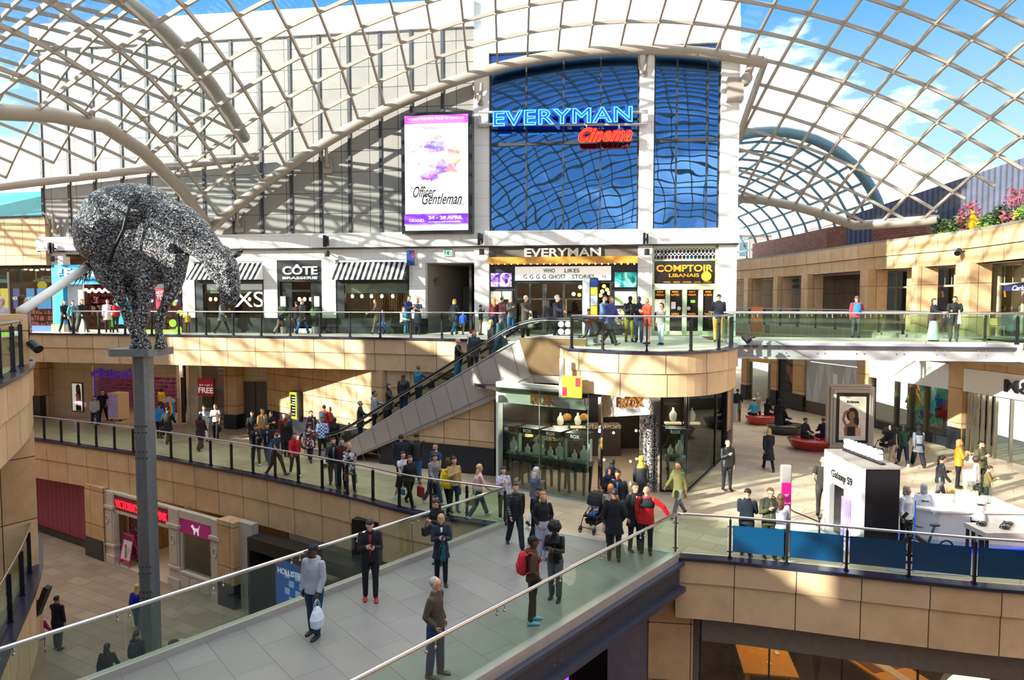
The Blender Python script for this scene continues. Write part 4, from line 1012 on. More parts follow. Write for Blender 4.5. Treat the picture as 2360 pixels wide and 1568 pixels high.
def spot(fr, px, py, d, label, tall=.5, grp=None):
 p = at(fr, px, py, d); o = empty('wall_spotlight', p, label, 'spotlight', grp); s, z = fr.hit(px, py, d)
 MB(fr).box(s - .05, s + .05, d, d + .35, z - .04, z + .04).build('arm', M['black'], o)
 MB(fr).box(s - .1, s + .02, d - .08, d + .12, z - tall / 2, z + tall / 2).build('housing', M['black'], o, bevel=.01)
 MB(fr).box(s + .05, s + .14, d - .02, d + .1, z - tall * .4, z + tall * .42).build('barn_door', M['black'], o)
for nm, px in (('far left over the toy shop', 116), ('over the restaurant door', 750), ('over the corridor right pier', 1106), ('over the pier between cinema and cafe', 1487)):
 spot(FA, px, 572 if px < 200 else 556 if px < 800 else 551, -.65, 'tall black wall floodlight ' + nm, .55)
 p = at(FA, px + 4, 597 if px < 200 else 585 if px < 800 else 581, -.45)
 o = empty('wall_speaker', p, 'small black cylindrical wall light ' + nm, 'spotlight')
 MB().tube([p + Vector((0, 0, -.14)), p + Vector((0, 0, .14))], .12, 12).build('housing', M['black'], o); MB().tube([p, p + FA.b * .4], .03, 6).build('arm', M['black'], o)
CL = frame_ab((-27.1, 39.5), (-14.87, 35.4))
M['shopwall'] = brick('beige shop wall', '#d9cbb4', '#d4c5ad', '#9c8d78', 1.5, 1.1, 0., .008, nz=.04)
def cs(px, d=0.): return CL.hit(px, 900, d)[0]
mb = MB(CL); mb.box(cs(80) - 4, cs(123), -.8, .3, 5, 8.62); S(mb, 'wall_middle_back', M['stone_big'])
mb = MB(CL); mb.box(cs(90), cs(124), -.85, -.5, 5, 6.2); S(mb, 'baseboard_left', M['stone_dark'])
mb = MB(CL)
mb.box(cs(123), cs(215), 0, .3, 5, 8.62); mb.box(cs(215), cs(413), 0, .3, 7.5, 8.62); mb.box(cs(436), cs(456), 0, .3, 5, 8.62)
S(mb, 'wall_middle_back', M['shopwall'])
mb = MB(CL)
for a, b in ((408, 415), (430, 437)): mb.box(cs(a), cs(b), -.02, .2, 5, 8.62)
mb.box(cs(215), cs(218), -.03, .3, 5, 8.0)
S(mb, 'trim_14', M['inox'])
r = shop('accessory_shop', CL, 300, 'accessory shop front with purple rounded sign on the middle floor at left', 'shop front', 5)
pu = mat('purple letters', '#4a1f9a', .35, emit='#4a1f9a', es=.3)
TX(CL, "claire's", (262, 858), 104, pu, -.12, 22, r, .03, .012)
RB(CL, (216, 866), (222, 965), -.04, .02, 'purple_jamb', pu, r)
MB(CL).box(cs(456), cs(528), .02, .032, 5.1, 8.6).build('glass', M['glass_shop'], r)
S(MB(CL).box(cs(200) - 5, cs(535), 5, 5.1, 5, 8.6).box(cs(200) - 5, cs(535), .3, 5, 8.55, 8.62), 'wall_shop_inner', M['darkbrown'])
gc = ['#5a2a3a', '#8a3a5a', '#c8a0b0', '#3a2a4a', '#d8c8b0', '#2a1a1a', '#7a4a2a', '#a02a3a', '#4a3a6a', '#e8d8d0', '#201414']
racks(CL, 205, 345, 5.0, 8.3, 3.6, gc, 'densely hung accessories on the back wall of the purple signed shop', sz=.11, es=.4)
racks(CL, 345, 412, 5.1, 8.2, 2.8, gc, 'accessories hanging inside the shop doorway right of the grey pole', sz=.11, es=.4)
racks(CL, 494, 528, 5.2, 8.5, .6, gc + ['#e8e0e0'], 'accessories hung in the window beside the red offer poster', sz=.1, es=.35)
o = shop('display_stand', CL, 275, 'wooden rotating display stand full of small goods in the accessory shop doorway', 'display stand', 5)
o.location = at(CL, 272, 960, -.2); o.location.z = 5
a_ = CL.hit(272, 900, -.2)[0]
MB(CL).box(a_ - .38, a_ + .38, -.55, .15, 5.12, 6.55).build('cabinet', mat('pale wood stand', '#c9a77c', .5, emit='#c9a77c', es=.1), o)
q = MB(CL); mats_ = [mat('goods ' + c, c, .6, noise=.2, emit=c, es=.2) for c in ('#8a7ab8', '#e8e0e8', '#c8a040', '#6a5a9a')]
for j in range(9):
 for i in range(6): q.mi = R.randrange(4); q.box(a_ - .33 + i * .11, a_ - .25 + i * .11, -.6, -.55, 5.25 + j * .14, 5.34 + j * .14)
q.build('goods', mats_, o, kind='stuff')
q = MB(CL)
for i in (-.3, .3): q.tube([CL.W(a_ + i, -.4, 5.0), CL.W(a_ + i, -.4, 5.12)], .05, 8)
q.build('castor', M['black'], o)
lamp(CL.W(cs(290), 1.6, 8.2), 90); lamp(CL.W(cs(480), 1.5, 8.2), 40); lamp(CL.W(cs(390), 1.6, 8.2), 50)
o = screen(CL, (166, 884), (190, 948), mat('white photo paper', '#f2ede8', .5, emit='#f2ede8', es=.3), 'framed lit poster with a person in pink top on the beige wall', -.06, mat('bronze frame', '#4a3c30', .4))
a_, z_ = CL.hit(179, 890, -.08)
for nm_, c, pts in (('printed_hair', '#1c1210', [(-.13, .0), (.02, .12), (.16, .0), (.22, -.5), (.2, -.9), (.08, -.6), (-.02, -.5), (-.14, -.3)]), ('printed_skin', '#d8a080', [(-.08, -.02), (.06, -.02), (.08, -.22), (.14, -.34), (.22, -.6), (.1, -.72), (-.12, -.7), (-.2, -.5), (-.08, -.34)]), ('printed_top', '#e8a0b0', [(-.14, -.68), (.16, -.68), (.2, -1.1), (-.16, -1.1)]), ('printed_trousers', '#17161a', [(-.17, -1.1), (.21, -1.1), (.22, -1.42), (-.18, -1.42)])):
 q = MB(CL); q.fpoly([(a_ + x_, z_ + y_) for x_, y_ in pts], -.083 - .002 * len(nm_) / 10, -.074); q.build(nm_, mat(nm_, c, .6), o)
o = empty('offer_poster', at(CL, 473, 918, .0), 'dark red offer poster reading FREE in the shop window', 'poster')
rd = mat('dark red poster', '#8a1420', .5, emit='#8a1420', es=.3); RB(CL, (455, 872), (492, 914), -.03, .0, 'sheet', rd, o)
TX(CL, 'EVERYTHING', (474, 880), 20, mat('pinkish ink', '#d88080', .5), -.035, 4, o, .003); TX(CL, 'BUY 3 GET 3', (474, 887.5), 29, wt, -.035, 4, o, .003); TX(CL, 'FREE', (474, 899), 34, wt, -.035, 13, o, .003, .01)
for y in (895, 919): RB(CL, (434, y), (446, y + 16), -.04, .0, 'notice', mat('grey notice', '#b8b8b4', .6), None, label='small grey notice on the beige pier, ' + ('upper' if y < 900 else 'lower') + ' one', cat='notice', origin=True)
RB(CL, (416, 870), (427, 975), -.04, .0, 'narrow_window_print', mat('dark window strip', '#2a1c22', .4), None, label='narrow dark display strip with round stickers beside the shop doorway', cat='window display', origin=True)
o = shop('rainbow_standee', CL, 398, 'rainbow cloud cardboard standee in the accessory shop doorway', 'standee', 5)
for i, c in enumerate(('#d83a3a', '#e8b82a', '#3aa04a', '#2a6ab8')):
 pts = [at(CL, 390 + i * 2.2, 925, -.3), at(CL, 394 + i * 2.2, 940, -.3), at(CL, 396 + i * 1.8, 972, -.3)]
 MB().tube(pts, .05, 6).build('rainbow_band', mat('rainbow ' + c, c, .5, emit=c, es=.2), o)
q = MB()
for px, py, rr in ((380, 924, .16), (389, 921, .2), (398, 924, .16)): q.ell(at(CL, px, py, -.3), (rr, .05, rr * .8), 10)
q.build('cloud', M['white'], o)
mb = MB(CL); mb.box(cs(527), cs(555), -.35, .5, 5, 8.62); S(mb, 'wall_middle_pier', M['stone_big'])
mb = MB(CL); mb.box(cs(526.5), cs(555.5), -.38, .5, 5, 5.75); S(mb, 'baseboard_pier', M['stone_dark'])
DW = frame_ab((-14.87 + .2, 35.4), (-12.5, 34.8))
S(MB(DW).box(-.5, 3, .25, .35, 5, 8.62), 'wall_middle_back', M['shopwall'])
d_ = empty('door_2', DW.W(1.2, .2, 5), kind='structure')
dm = mat('grey steel door', '#55504b', .45, noise=.05)
RB(DW, (560, 880), (589, 987), .12, .2, 'door_leaf', dm, d_); RB(DW, (590, 880), (619, 987), .12, .2, 'door_leaf', dm, d_)
RB(DW, (594, 903), (599, 907), .1, .12, 'push_plate', mat('blue disc', '#2a6ac0', .5), d_)
WW = frame_ab((-12.6, 34.9), (-6.0, 29.35))
S(MB(WW).box(0, 9.2, 0, .3, 5, 8.65), 'wall_behind_escalator', M['stone_w'])
S(MB(WW).box(0, 9.2, -.03, .02, 5, 6.0), 'baseboard_escalator', M['stone_dark'])
mb = MB(); P = offset_path([tuple(p) for p in E3A][-9:], .12)
S(mb.strip([tuple(p) for p in P], 6, 8.62, .25), 'wall_behind_escalator', M['stone_w'])
o = shop('map_totem', WW, 677, 'upright black and lime green store directory on the stone wall', 'directory sign', 5)
sgn = mat('lime green sign edge', '#b8d82a', .4, emit='#b8d82a', es=.3)
RB(WW, (666, 901), (689, 972), -.22, -.02, 'case', M['charcoal'], o, bevel=.03); RB(WW, (667, 903), (684, 967), -.24, -.22, 'green_face', sgn, o); RB(WW, (669, 909), (681, 961), -.25, -.24, 'black_list', M['black'], o)
for y in (915, 921, 927, 939, 945, 953): RB(WW, (673, y), (680, y + 3), -.258, -.25, 'list_line', M['white'], o)
RB(WW, (670, 931), (679, 935), -.258, -.25, 'highlight', sgn, o)
def EP(r_, n, z): p = NE + DE * r_ + NN * n; return Vector((p.x, p.y, z))
esc = empty('escalator', EP(6, .65, 5), 'steel clad escalator rising right between the two floors with riders', 'escalator')
RA, RBn, RC, RD = 0., 1.75, 10.35, 12.75       # newel, foot of slope, head of slope, end
def floorz(r_): return 5 if r_ < RBn else 10 if r_ > RC else 5 + (r_ - RBn) / (RC - RBn) * 5
for n0, n1 in ((-.06, .08), (1.22, 1.36)):
 mb = MB()
 def cp(r_, z): return (r_, z)
 bot = [(RA + .25, 5.0), (RBn + .6, 5.0), (RC + .55, 9.0 - .02), (RD, 9.0 - .02)]
 top = [(RD, 10.28), (RC + .15, 10.3), (RBn - .1, 5.3), (RA + .25, 5.28)]
 rs_ = bot + top; a = [mb.bm.verts.new(EP(r_, n0, z)) for r_, z in rs_]; b = [mb.bm.verts.new(EP(r_, n1, z)) for r_, z in rs_]
 mb._f(a[::-1]); mb._f(b)
 for i in range(len(rs_)): j = (i + 1) % len(rs_); mb._f([a[i], a[j], b[j], b[i]])
 mb.build('side_cladding', M['alu'], esc)
mb = MB()
for k in range(1, 13):
 r_ = RBn + k * .68; z = floorz(r_)
 if r_ < RC - .3: mb.bar(EP(r_ - .05, -.07, z + .28), EP(r_ + .32, -.07, z - .92), .012, .012)
mb.build('panel_seam', M['inox'], esc)
MB().hexa([EP(RC + .3, -.1, 8.95), EP(RD, -.1, 8.95), EP(RD, -.07, 8.95), EP(RC + .3, -.07, 8.95), EP(RC - .15, -.1, 10.26), EP(RD, -.1, 10.26), EP(RD, -.07, 10.26), EP(RC - .15, -.07, 10.26)]).build('bronze_cladding', M['bronze'], esc)
mb = MB()   # soffit of the truss
mb.hexa([EP(RBn + .7, -.02, 4.98 + .02), EP(RC + .5, -.02, 8.66), EP(RC + .5, 1.32, 8.66), EP(RBn + .7, 1.32, 5.0), EP(RBn + .6, -.02, 5.3), EP(RC + .3, -.02, 9.05), EP(RC + .3, 1.32, 9.05), EP(RBn + .6, 1.32, 5.3)])
mb.hexa([EP(RC + .45, -.02, 8.64), EP(RD + .6, -.02, 8.64), EP(RD + .6, 1.32, 8.64), EP(RC + .45, 1.32, 8.64), EP(RC + .3, -.02, 9.05), EP(RD + .6, -.02, 9.05), EP(RD + .6, 1.32, 9.05), EP(RC + .3, 1.32, 9.05)])
mb.build('truss_soffit', M['alu'], esc)
def rail_line(n, dz, full=True):
 pts = []
 for i in range(44):
  r_ = RA + .3 + (RD - RA - .6) * i / 43; z = floorz(r_)
  w_ = .9
  if abs(r_ - RBn) < w_: z = 5 + (r_ - RBn + w_) ** 2 / (4 * w_) * 5 / (RC - RBn)
  if abs(r_ - RC) < w_: z = 10 - (RC + w_ - r_) ** 2 / (4 * w_) * 5 / (RC - RBn)
  pts.append(EP(r_, n, z + dz))
 return pts
for n in (.0, 1.28):
 top = rail_line(n, .95); lo = rail_line(n, .32)
 def newel(end, sgn_):
  r0 = RA + .3 if end == 0 else RD - .3; fz = 5 if end == 0 else 10
  return [EP(r0 + sgn_ * .33 * math.sin(a_), n, fz + .62 + .33 * math.cos(a_)) for a_ in [math.pi * k / 8 for k in range(1, 9)]]
 loop = list(reversed(newel(0, -1))) + top + newel(1, 1)
 MB().tube(loop, .05, 8).build('handrail', M['black'] if True else None, esc, smooth=True)
 MB().tube([p - Vector((0, 0, .055)) for p in top], .03, 6).build('rail_trim', M['inox'], esc, smooth=True)
 MB().tube([p + Vector((0, 0, -.0)) for p in lo], .045, 6).build('skirt_rail', M['inox'], esc, smooth=True)
 q = MB()
 for i in range(len(top) - 1): q._f([q.bm.verts.new(v) for v in (lo[i], lo[i + 1], top[i + 1] - Vector((0, 0, .06)), top[i] - Vector((0, 0, .06)))])
 for end in (0, 1):
  nw = newel(end, -1 if end == 0 else 1); c_ = lo[0] if end == 0 else lo[-1]; t_ = top[0] if end == 0 else top[-1]
  L_ = [t_] + nw + [c_]
  f = [q.bm.verts.new(v) for v in L_]; q._f(f if end else f[::-1])
 q.build('balustrade_glass', M['glass'], esc)
mb = MB()
for i in range(24):
 r0 = RBn + (RC - RBn) * i / 24; z = 5 + (i + 1) * 5 / 24.
 w_ = (RC - RBn) / 24; mb.hexa([EP(r0, .12, z - .25), EP(r0 + w_, .12, z - .25), EP(r0 + w_, 1.16, z - .25), EP(r0, 1.16, z - .25), EP(r0, .12, z), EP(r0 + w_, .12, z), EP(r0 + w_, 1.16, z), EP(r0, 1.16, z)])
mb.build('steps', M['charcoal'], esc)
MB().hexa([EP(RA + .2, .1, 5.0), EP(RBn, .1, 5.0), EP(RBn, 1.2, 5.0), EP(RA + .2, 1.2, 5.0), EP(RA + .2, .1, 5.03), EP(RBn, .1, 5.03), EP(RBn, 1.2, 5.03), EP(RA + .2, 1.2, 5.03)]).build('comb_plate', M['inox'], esc)
MB().hexa([EP(RC, .1, 9.9), EP(RD + .3, .1, 9.9), EP(RD + .3, 1.2, 9.9), EP(RC, 1.2, 9.9), EP(RC, .1, 10.02), EP(RD + .3, .1, 10.02), EP(RD + .3, 1.2, 10.02), EP(RC, 1.2, 10.02)]).build('comb_plate', M['inox'], esc)
for i, (dx, dz) in enumerate(((0, 0), (.26, 0), (0, .26), (.26, .26))):
 p = EP(RD - .95 + dx, -.02, 10.5 + dz); MB().tube([p, p - Vector((NN.x, NN.y, 0)) * .01], .11, 16).build('white_dot', M['white'], esc)
UW = Fr(tuple(NE + DE * 4.0 + NN * .12), tuple(DE))
s1 = UW.hit(1139, 1000)[0]
mb = MB(UW)
def ztop(s): return min(8.7, 5 + (s + 4.0 - RBn - .75) / (RC - RBn) * 5 * .96 - .02)
v0 = .2
pts = [(v0, 5), (s1, 5), (s1, ztop(s1))] + [(RC - 4.0 + .4, 8.66)] * (s1 > RC - 3.6) + [(v0, ztop(v0))]
q = MB(UW); a = [(x, z) for x, z in pts]
va = [q.bm.verts.new(UW.W(x, 0, z)) for x, z in a]; vb = [q.bm.verts.new(UW.W(x, .25, z)) for x, z in a]
q._f(va, [(x, z) for x, z in a]); q._f(vb[::-1])
for i in range(len(a)): j = (i + 1) % len(a); q._f([va[i], vb[i], vb[j], va[j]])
S(q, 'wall_under_escalator', M['stone_w'])
S(MB(UW).box(0, s1 + .02, -.04, .1, 5, 6.05), 'baseboard_under_escalator', M['stone_dark'])
o = RB(UW, (1027, 1054), (1037, 1063), -.06, .02, 'wall_socket_box', mat('grey box', '#6e665e', .5), None, label='small square grey wall box low on the stone wall under the escalator', cat='wall box', origin=True)
X1 = frame_ab((-.62, 24.01), (2.48, 22.01)); X3 = frame_ab((4.75, 23.35), (5.98, 23.1)); X4 = frame_ab((5.98, 23.1), (8.9, 28.4))
M['marb'] = mat('pale lightbox fascia', '#cfcabb', .4, noise=.04, emit='#cfcabb', es=.12)
r = shop('jeweller_shop', X1, 1250, 'jeweller glass front with gold sign left of its entrance under the balcony', 'shop front', 5)
sA, sB = X1.hit(1143, 1000)[0], X1.hit(1355, 1000)[0]
RB(X1, (1143, 880), (1349, 946), .35, .6, 'fascia_box', M['marb'], r)
rect(MB(X1), X1, (1143, 912), (1148, 1120), .0, .3).build('white_jamb', M['white'], r)
MB(X1).box(sA, sB, 0, .012, 5.05, 8.62).build('glass', M['glass_shop'], r)
mb = MB(X1)
for px in (1243, 1355): s_ = X1.hit(px, 1000)[0]; mb.box(s_ - .008, s_ + .008, -.01, .02, 5, 8.62)
mb.box(sA, sB, -.02, .04, 5, 5.06); mb.build('glazing_joint', mat('glass joint', '#7f9a92', .2), r)
TX(X1, 'ROX', (1250, 918), 55, mat('gold letters', '#b5814a', .25, .7, emit='#c98a4a', es=.22), .3, 25, r, .05, .01)  # glow put into the gold colour to brighten the sign
S(MB().prism([(-.6, 24.15), (2.5, 22.15), (4.7, 23.6), (5.9, 23.3), (8.7, 28.4), (9.2, 30.5), (2, 31), (-3, 28)], 5.0, 5.02), 'floor', mat('polished beige shop floor', '#a8957a', .15, noise=.1))
S(MB().strip([(-.4, 24.3), (3.0, 30.2), (9.6, 30.3)], 5, 8.6, -.1), 'wall_jeweller', mat('black brown jeweller wall', '#1e1613', .3, noise=.2))
S(MB().prism([(-.6, 24.15), (2.5, 22.2), (4.7, 23.5), (5.9, 23.3), (8.7, 28.4), (9.2, 30.5), (2, 31), (-3, 28)], 8.4, 8.5), 'ceiling', M['dark'])
r = shop('jeweller_entrance', X1, 1450, 'jeweller entrance recess with gold sign on mirrored fascia and sparkling round column', 'shop entrance', 5)
r.location = (3.7, 23.0, 5)
XE = frame_ab((2.55, 22.3), (4.75, 23.0))
mm = mat('mirror polished steel', '#d8d4ce', .06, 1., noise=.03, ns=1.5, bump=.3)
sE = XE.hit(1388, 900)[0]; sF = XE.hit(1519, 900)[0]
RB(XE, (1389, 912), (1517, 955), .0, .3, 'mirror_fascia', mm, r)
TX(XE, 'ROX', (1456, 930), 57, mat('gold letters', '#b5814a', .25, .7, emit='#c98a4a', es=.22), -.12, 24, r, .05, .01)  # letters brightened by the same added glow
c_ = PZ(1499, 1140, 5); MB().cyl((c_.x, c_.y + .6, 5), .28, 3.4, 20).build('mirror_column', cloudy('silver mosaic', ['#2a2522', '#8a857e', '#e8e4de', '#3a332e', '#c9c2b8'], 22, 0, .1, mode='cells'), r)
for px in (1387, 1519): s_ = XE.hit(px, 1000)[0]; MB(XE).box(s_ - .04, s_ + .04, 0, .2, 5, 8.6).build('mirror_jamb', mm, r)
r = shop('jeweller_window', X3, 1580, 'jeweller corner window right of the entrance with tall black framing', 'shop window', 5)
a3 = X3.hit(1523, 1000)[0]
q = MB(X3); q.box(a3, 1.25, 0, .012, 5.05, 8.62); q.fr = X4; q.box(0, 6.1, 0, .012, 5.05, 8.62); q.build('glass', M['glass_shop'], r)
q = MB(X3); q.box(a3 - .03, a3 + .05, -.03, .2, 5, 8.62); q.box(1.22, 1.27, -.03, .03, 5, 8.62); q.box(a3, 1.25, -.02, .05, 5, 5.07)
q.fr = X4; q.box(0, 6.1, -.02, .05, 5, 5.07); q.box(4.3, 4.42, -.04, .2, 5, 8.62); q.box(6.0, 6.2, -.1, .2, 5, 8.62); q.build('frame', M['black_g'], r)
MB(X4).box(2.6, 6.0, .6, .8, 5, 8.62).build('dark_backing', M['charcoal'], r)
S(MB(X4).box(6.2, 6.9, -.1, .5, 5, 8.62), 'wall_corner_pier', M['stone_big'])
S(MB(X4).box(6.15, 6.95, -.13, .5, 5, 6.1), 'baseboard_corner', M['stone_dark'])
bust = mat('ivory jewellery bust', '#efe6cf', .6, noise=.03, emit='#efe6cf', es=.12)  # faint glow put into the ivory so the busts look bright
def add_bust(mb, p, h):
 p = Vector(p); k = h / .4
 mb.loft([(p.x, p.y, p.z, .06 * k, .045 * k), (p.x, p.y, p.z + .12 * h, .1 * k, .05 * k), (p.x, p.y, p.z + .5 * h, .12 * k, .055 * k), (p.x, p.y, p.z + .68 * h, .08 * k, .05 * k), (p.x, p.y, p.z + .8 * h, .035 * k, .035 * k), (p.x, p.y, p.z + h, .03 * k, .03 * k)], 12)
def case(fr, s, d, label, ang=0., w=.85):
 o = empty('display_case', fr.W(s, d, 5), label, 'display case', 'jeweller display tables')
 hw = w / 2
 dk = mat('dark taupe lacquer', '#2f2a28', .35, noise=.08)
 MB(fr).box(s - hw, s + hw, d - .33, d + .33, 5.98, 6.12).build('table_top', mat('grey green table edge', '#4c4f4b', .3), o)
 for i in (-1, 1):
  for j in (-1, 1):
   p = fr.W(s + i * (hw - .08), d + j * .26, 0); q_ = fr.W(s + i * (hw - .12), d + j * .22, 0)
   MB().tube([(q_.x, q_.y, 5), (p.x, p.y, 5.98)], [.045, .07], 4).build('leg', dk, o)
 MB(fr).box(s - hw + .03, s + hw - .03, d - .3, d + .3, 6.12, 6.92).build('glass_box', M['glass'], o)
 MB(fr).box(s - hw, s + hw, d - .33, d + .33, 6.92, 7.12).build('hood', dk, o)
 text('ROX', .16, M['wtext'], fr.M(s - .02, d - .335, 7.02), 'lettering', o, .003, .003)
 MB(fr).box(s + hw - .15, s + hw - .06, d + .1, d + .28, 6.12, 6.92).build('back_post', M['white'], o)
 q = MB(); add_bust(q, fr.W(s - .17, d - .05, 6.16), .34); q.build('bust', bust, o, smooth=True)
 q = MB(); add_bust(q, fr.W(s + .14, d + .05, 6.16), .5); q.build('bust', bust, o, smooth=True)
 q = MB(fr)
 for i in range(9): x_ = s - .36 + i * .085; q.box(x_, x_ + .05, d - .28, d - .2, 6.12, 6.12 + R.uniform(.03, .13))
 q.build('jewellery_trays', mat('silver trays', '#e6e2da', .25, .4, noise=.1), o, kind='stuff')
for i, (px, nm) in enumerate(((1175, 'leftmost, next to the stone wall'), (1227, 'second from the stone wall'), (1280, 'third from the stone wall'), (1336, 'nearest the shop entrance'))):
 s_, _ = X1.hit(px, 1050, .75); case(X1, s_, .75, 'black legged jewellery display table with white busts, ' + nm, w=.78)
s_, _ = X3.hit(1556, 1050, .8); case(X3, s_ , .75, 'black jewellery display table with white busts right of the shop entrance', w=.7)
def wallcase(p, label, fr=X1):
 o = empty('wall_showcase', p, label, 'showcase', 'lit showcases on the jeweller back wall')
 MB().box(p.x - .32, p.x + .32, p.y, p.y + .1, p.z, p.z + .75).build('box', mat('showcase black', '#14100e', .3), o)
 q = MB(); add_bust(q, (p.x, p.y - .15, p.z + .1), .5); q.build('bust', bust, o, smooth=True)
 MB().box(p.x - .3, p.x + .3, p.y - .25, p.y, p.z - .02, p.z + .05).build('lit_tray', mat('glowing tray', '#e8c8a8', .4, emit='#ffd8b0', es=.8), o)
for px in (1160, 1199, 1240, 1291, 1331): wallcase(PY(px, 984, 27.6), 'small lit showcase with a bust high on the jeweller back wall')
for px, y_ in ((1549, 25.5), (1592, 26)): wallcase(PY(px, 975, y_), 'lit showcase with a bust in the jeweller window right of the entrance')
for px in (1300 + 7, 1346):
 o = empty('flower_vase', PY(px, 1000, 26.0), 'tall vase with orange ball of flowers in the jeweller window', 'vase', 'flower vases in the jeweller')
 p = PY(px, 962 if px < 1320 else 962, 26.); MB().ell(p, (.17, .17, .15), 12).build('flowers', mat('orange flowers', '#c9863a', .8, noise=.4, ns=30, bump=.8), o); MB().tube([p - Vector((0, 0, .8)), p], [.07, .05], 8).build('vase', M['glass'], o)
 MB().box(p.x - .2, p.x + .2, p.y - .2, p.y + .2, 5.02, p.z - .8).build('plinth', M['dark'], o)
M['sparkle'] = cloudy('jewellery stock under lamps', ['#140e0b', '#2a1e18', '#18110e', '#e8c890', '#1e1612', '#b8b0a8', '#120c0a'], 34, .25, .2, mode='cells')
for (x0, x1, y0, y1, z0, z1, nm) in ((-.9, 2.6, 26.3, 26.9, 6.15, 6.3, 'left'), (0, 4.6, 28.6, 29.2, 6.2, 6.35, 'rear')):
 o = empty('shop_counter', ((x0 + x1) / 2, y0, 5.02), 'long dark jewellery counter with sparkling trays, the %s one' % nm, 'counter')
 MB().box(x0, x1, y0, y1, 5.02, z0).build('body', M['dark'], o); MB().box(x0, x1, y0 - .05, y1, z0, z1).build('trays', M['sparkle'], o)
for i, (px, py) in enumerate(((1289, 989), (1297, 989), (1466, 993), (1476, 993), (1218, 993), (1488, 978), (1330, 993), (1414, 998), (1392, 1060), (1467, 1058), (1453, 1064))):
 o = MB().ell(PY(px, py, 25.8), .05, 8).build('counter_lamp', M['whiteglow'], origin=True, smooth=True); tag(o, 'tiny bright lamp inside the jeweller shop', 'lamp', 'jeweller lamps')
o = empty('table_lamp', PY(1219, 1005, 25.6), 'small table lamp with a glowing shade behind the jeweller display tables', 'lamp')
p = PY(1219, 1000, 25.6); MB().loft([(p.x, p.y, p.z - .1, .16, .16), (p.x, p.y, p.z + .16, .09, .09)], 16).build('shade', mat('lamp shade', '#e8c070', .6, emit='#ffcf80', es=1.5), o); MB().cyl((p.x, p.y, p.z - .4), .03, .3, 8).build('stem', M['dark'], o)
lamp((1.0, 24.9, 8.1), 260, .4, (1, .88, .74)); lamp((3.8, 25.4, 8.1), 170, .4, (1, .88, .74)); lamp((5.9, 25.2, 8.1), 90, .4, (1, .88, .74)); lamp((2, 27, 8.0), 120, .4, (1, .88, .74))
p = PY(1315, 893, 21.6); o = empty('hanging_direction_sign', p, 'yellow hanging direction sign with red squares under the balcony corner', 'sign')
fr = Fr((p.x, p.y), (.86, -.5))
MB(fr).box(-.45, .3, .05, .25, p.z - .36, p.z + .32).build('silver_side', M['alu'], o, bevel=.02)
MB(fr).box(-.28, .38, -.06, .05, p.z - .32, p.z + .36).build('yellow_face', mat('yellow sign', '#f2cf1e', .4, emit='#f2cf1e', es=.45), o, bevel=.01)
MB(fr).box(-.26, -.1, -.075, -.06, p.z - .28, p.z + .0).build('red_square', mat('red square', '#c01838', .4, emit='#c01838', es=.3), o); MB(fr).box(.2, .36, -.075, -.06, p.z + .04, p.z + .32).build('red_square', mat('red square', '#c01838', .4, emit='#c01838', es=.3), o)
MB(fr).box(-.26, .36, -.072, -.06, p.z + .01, p.z + .025).build('divider', mat('mustard', '#a88a10', .5), o)
MB(fr).box(-.45, -.3, .1, .2, p.z - .1, p.z + .9).build('bracket', M['alu'], o)
def at_path(P, t):
 L_ = 0
 for a, b in zip(P, P[1:]):
  w_ = (b - a).length
  if L_ + w_ >= t: return a.lerp(b, (t - L_) / w_)
  L_ += w_
 return P[-1]
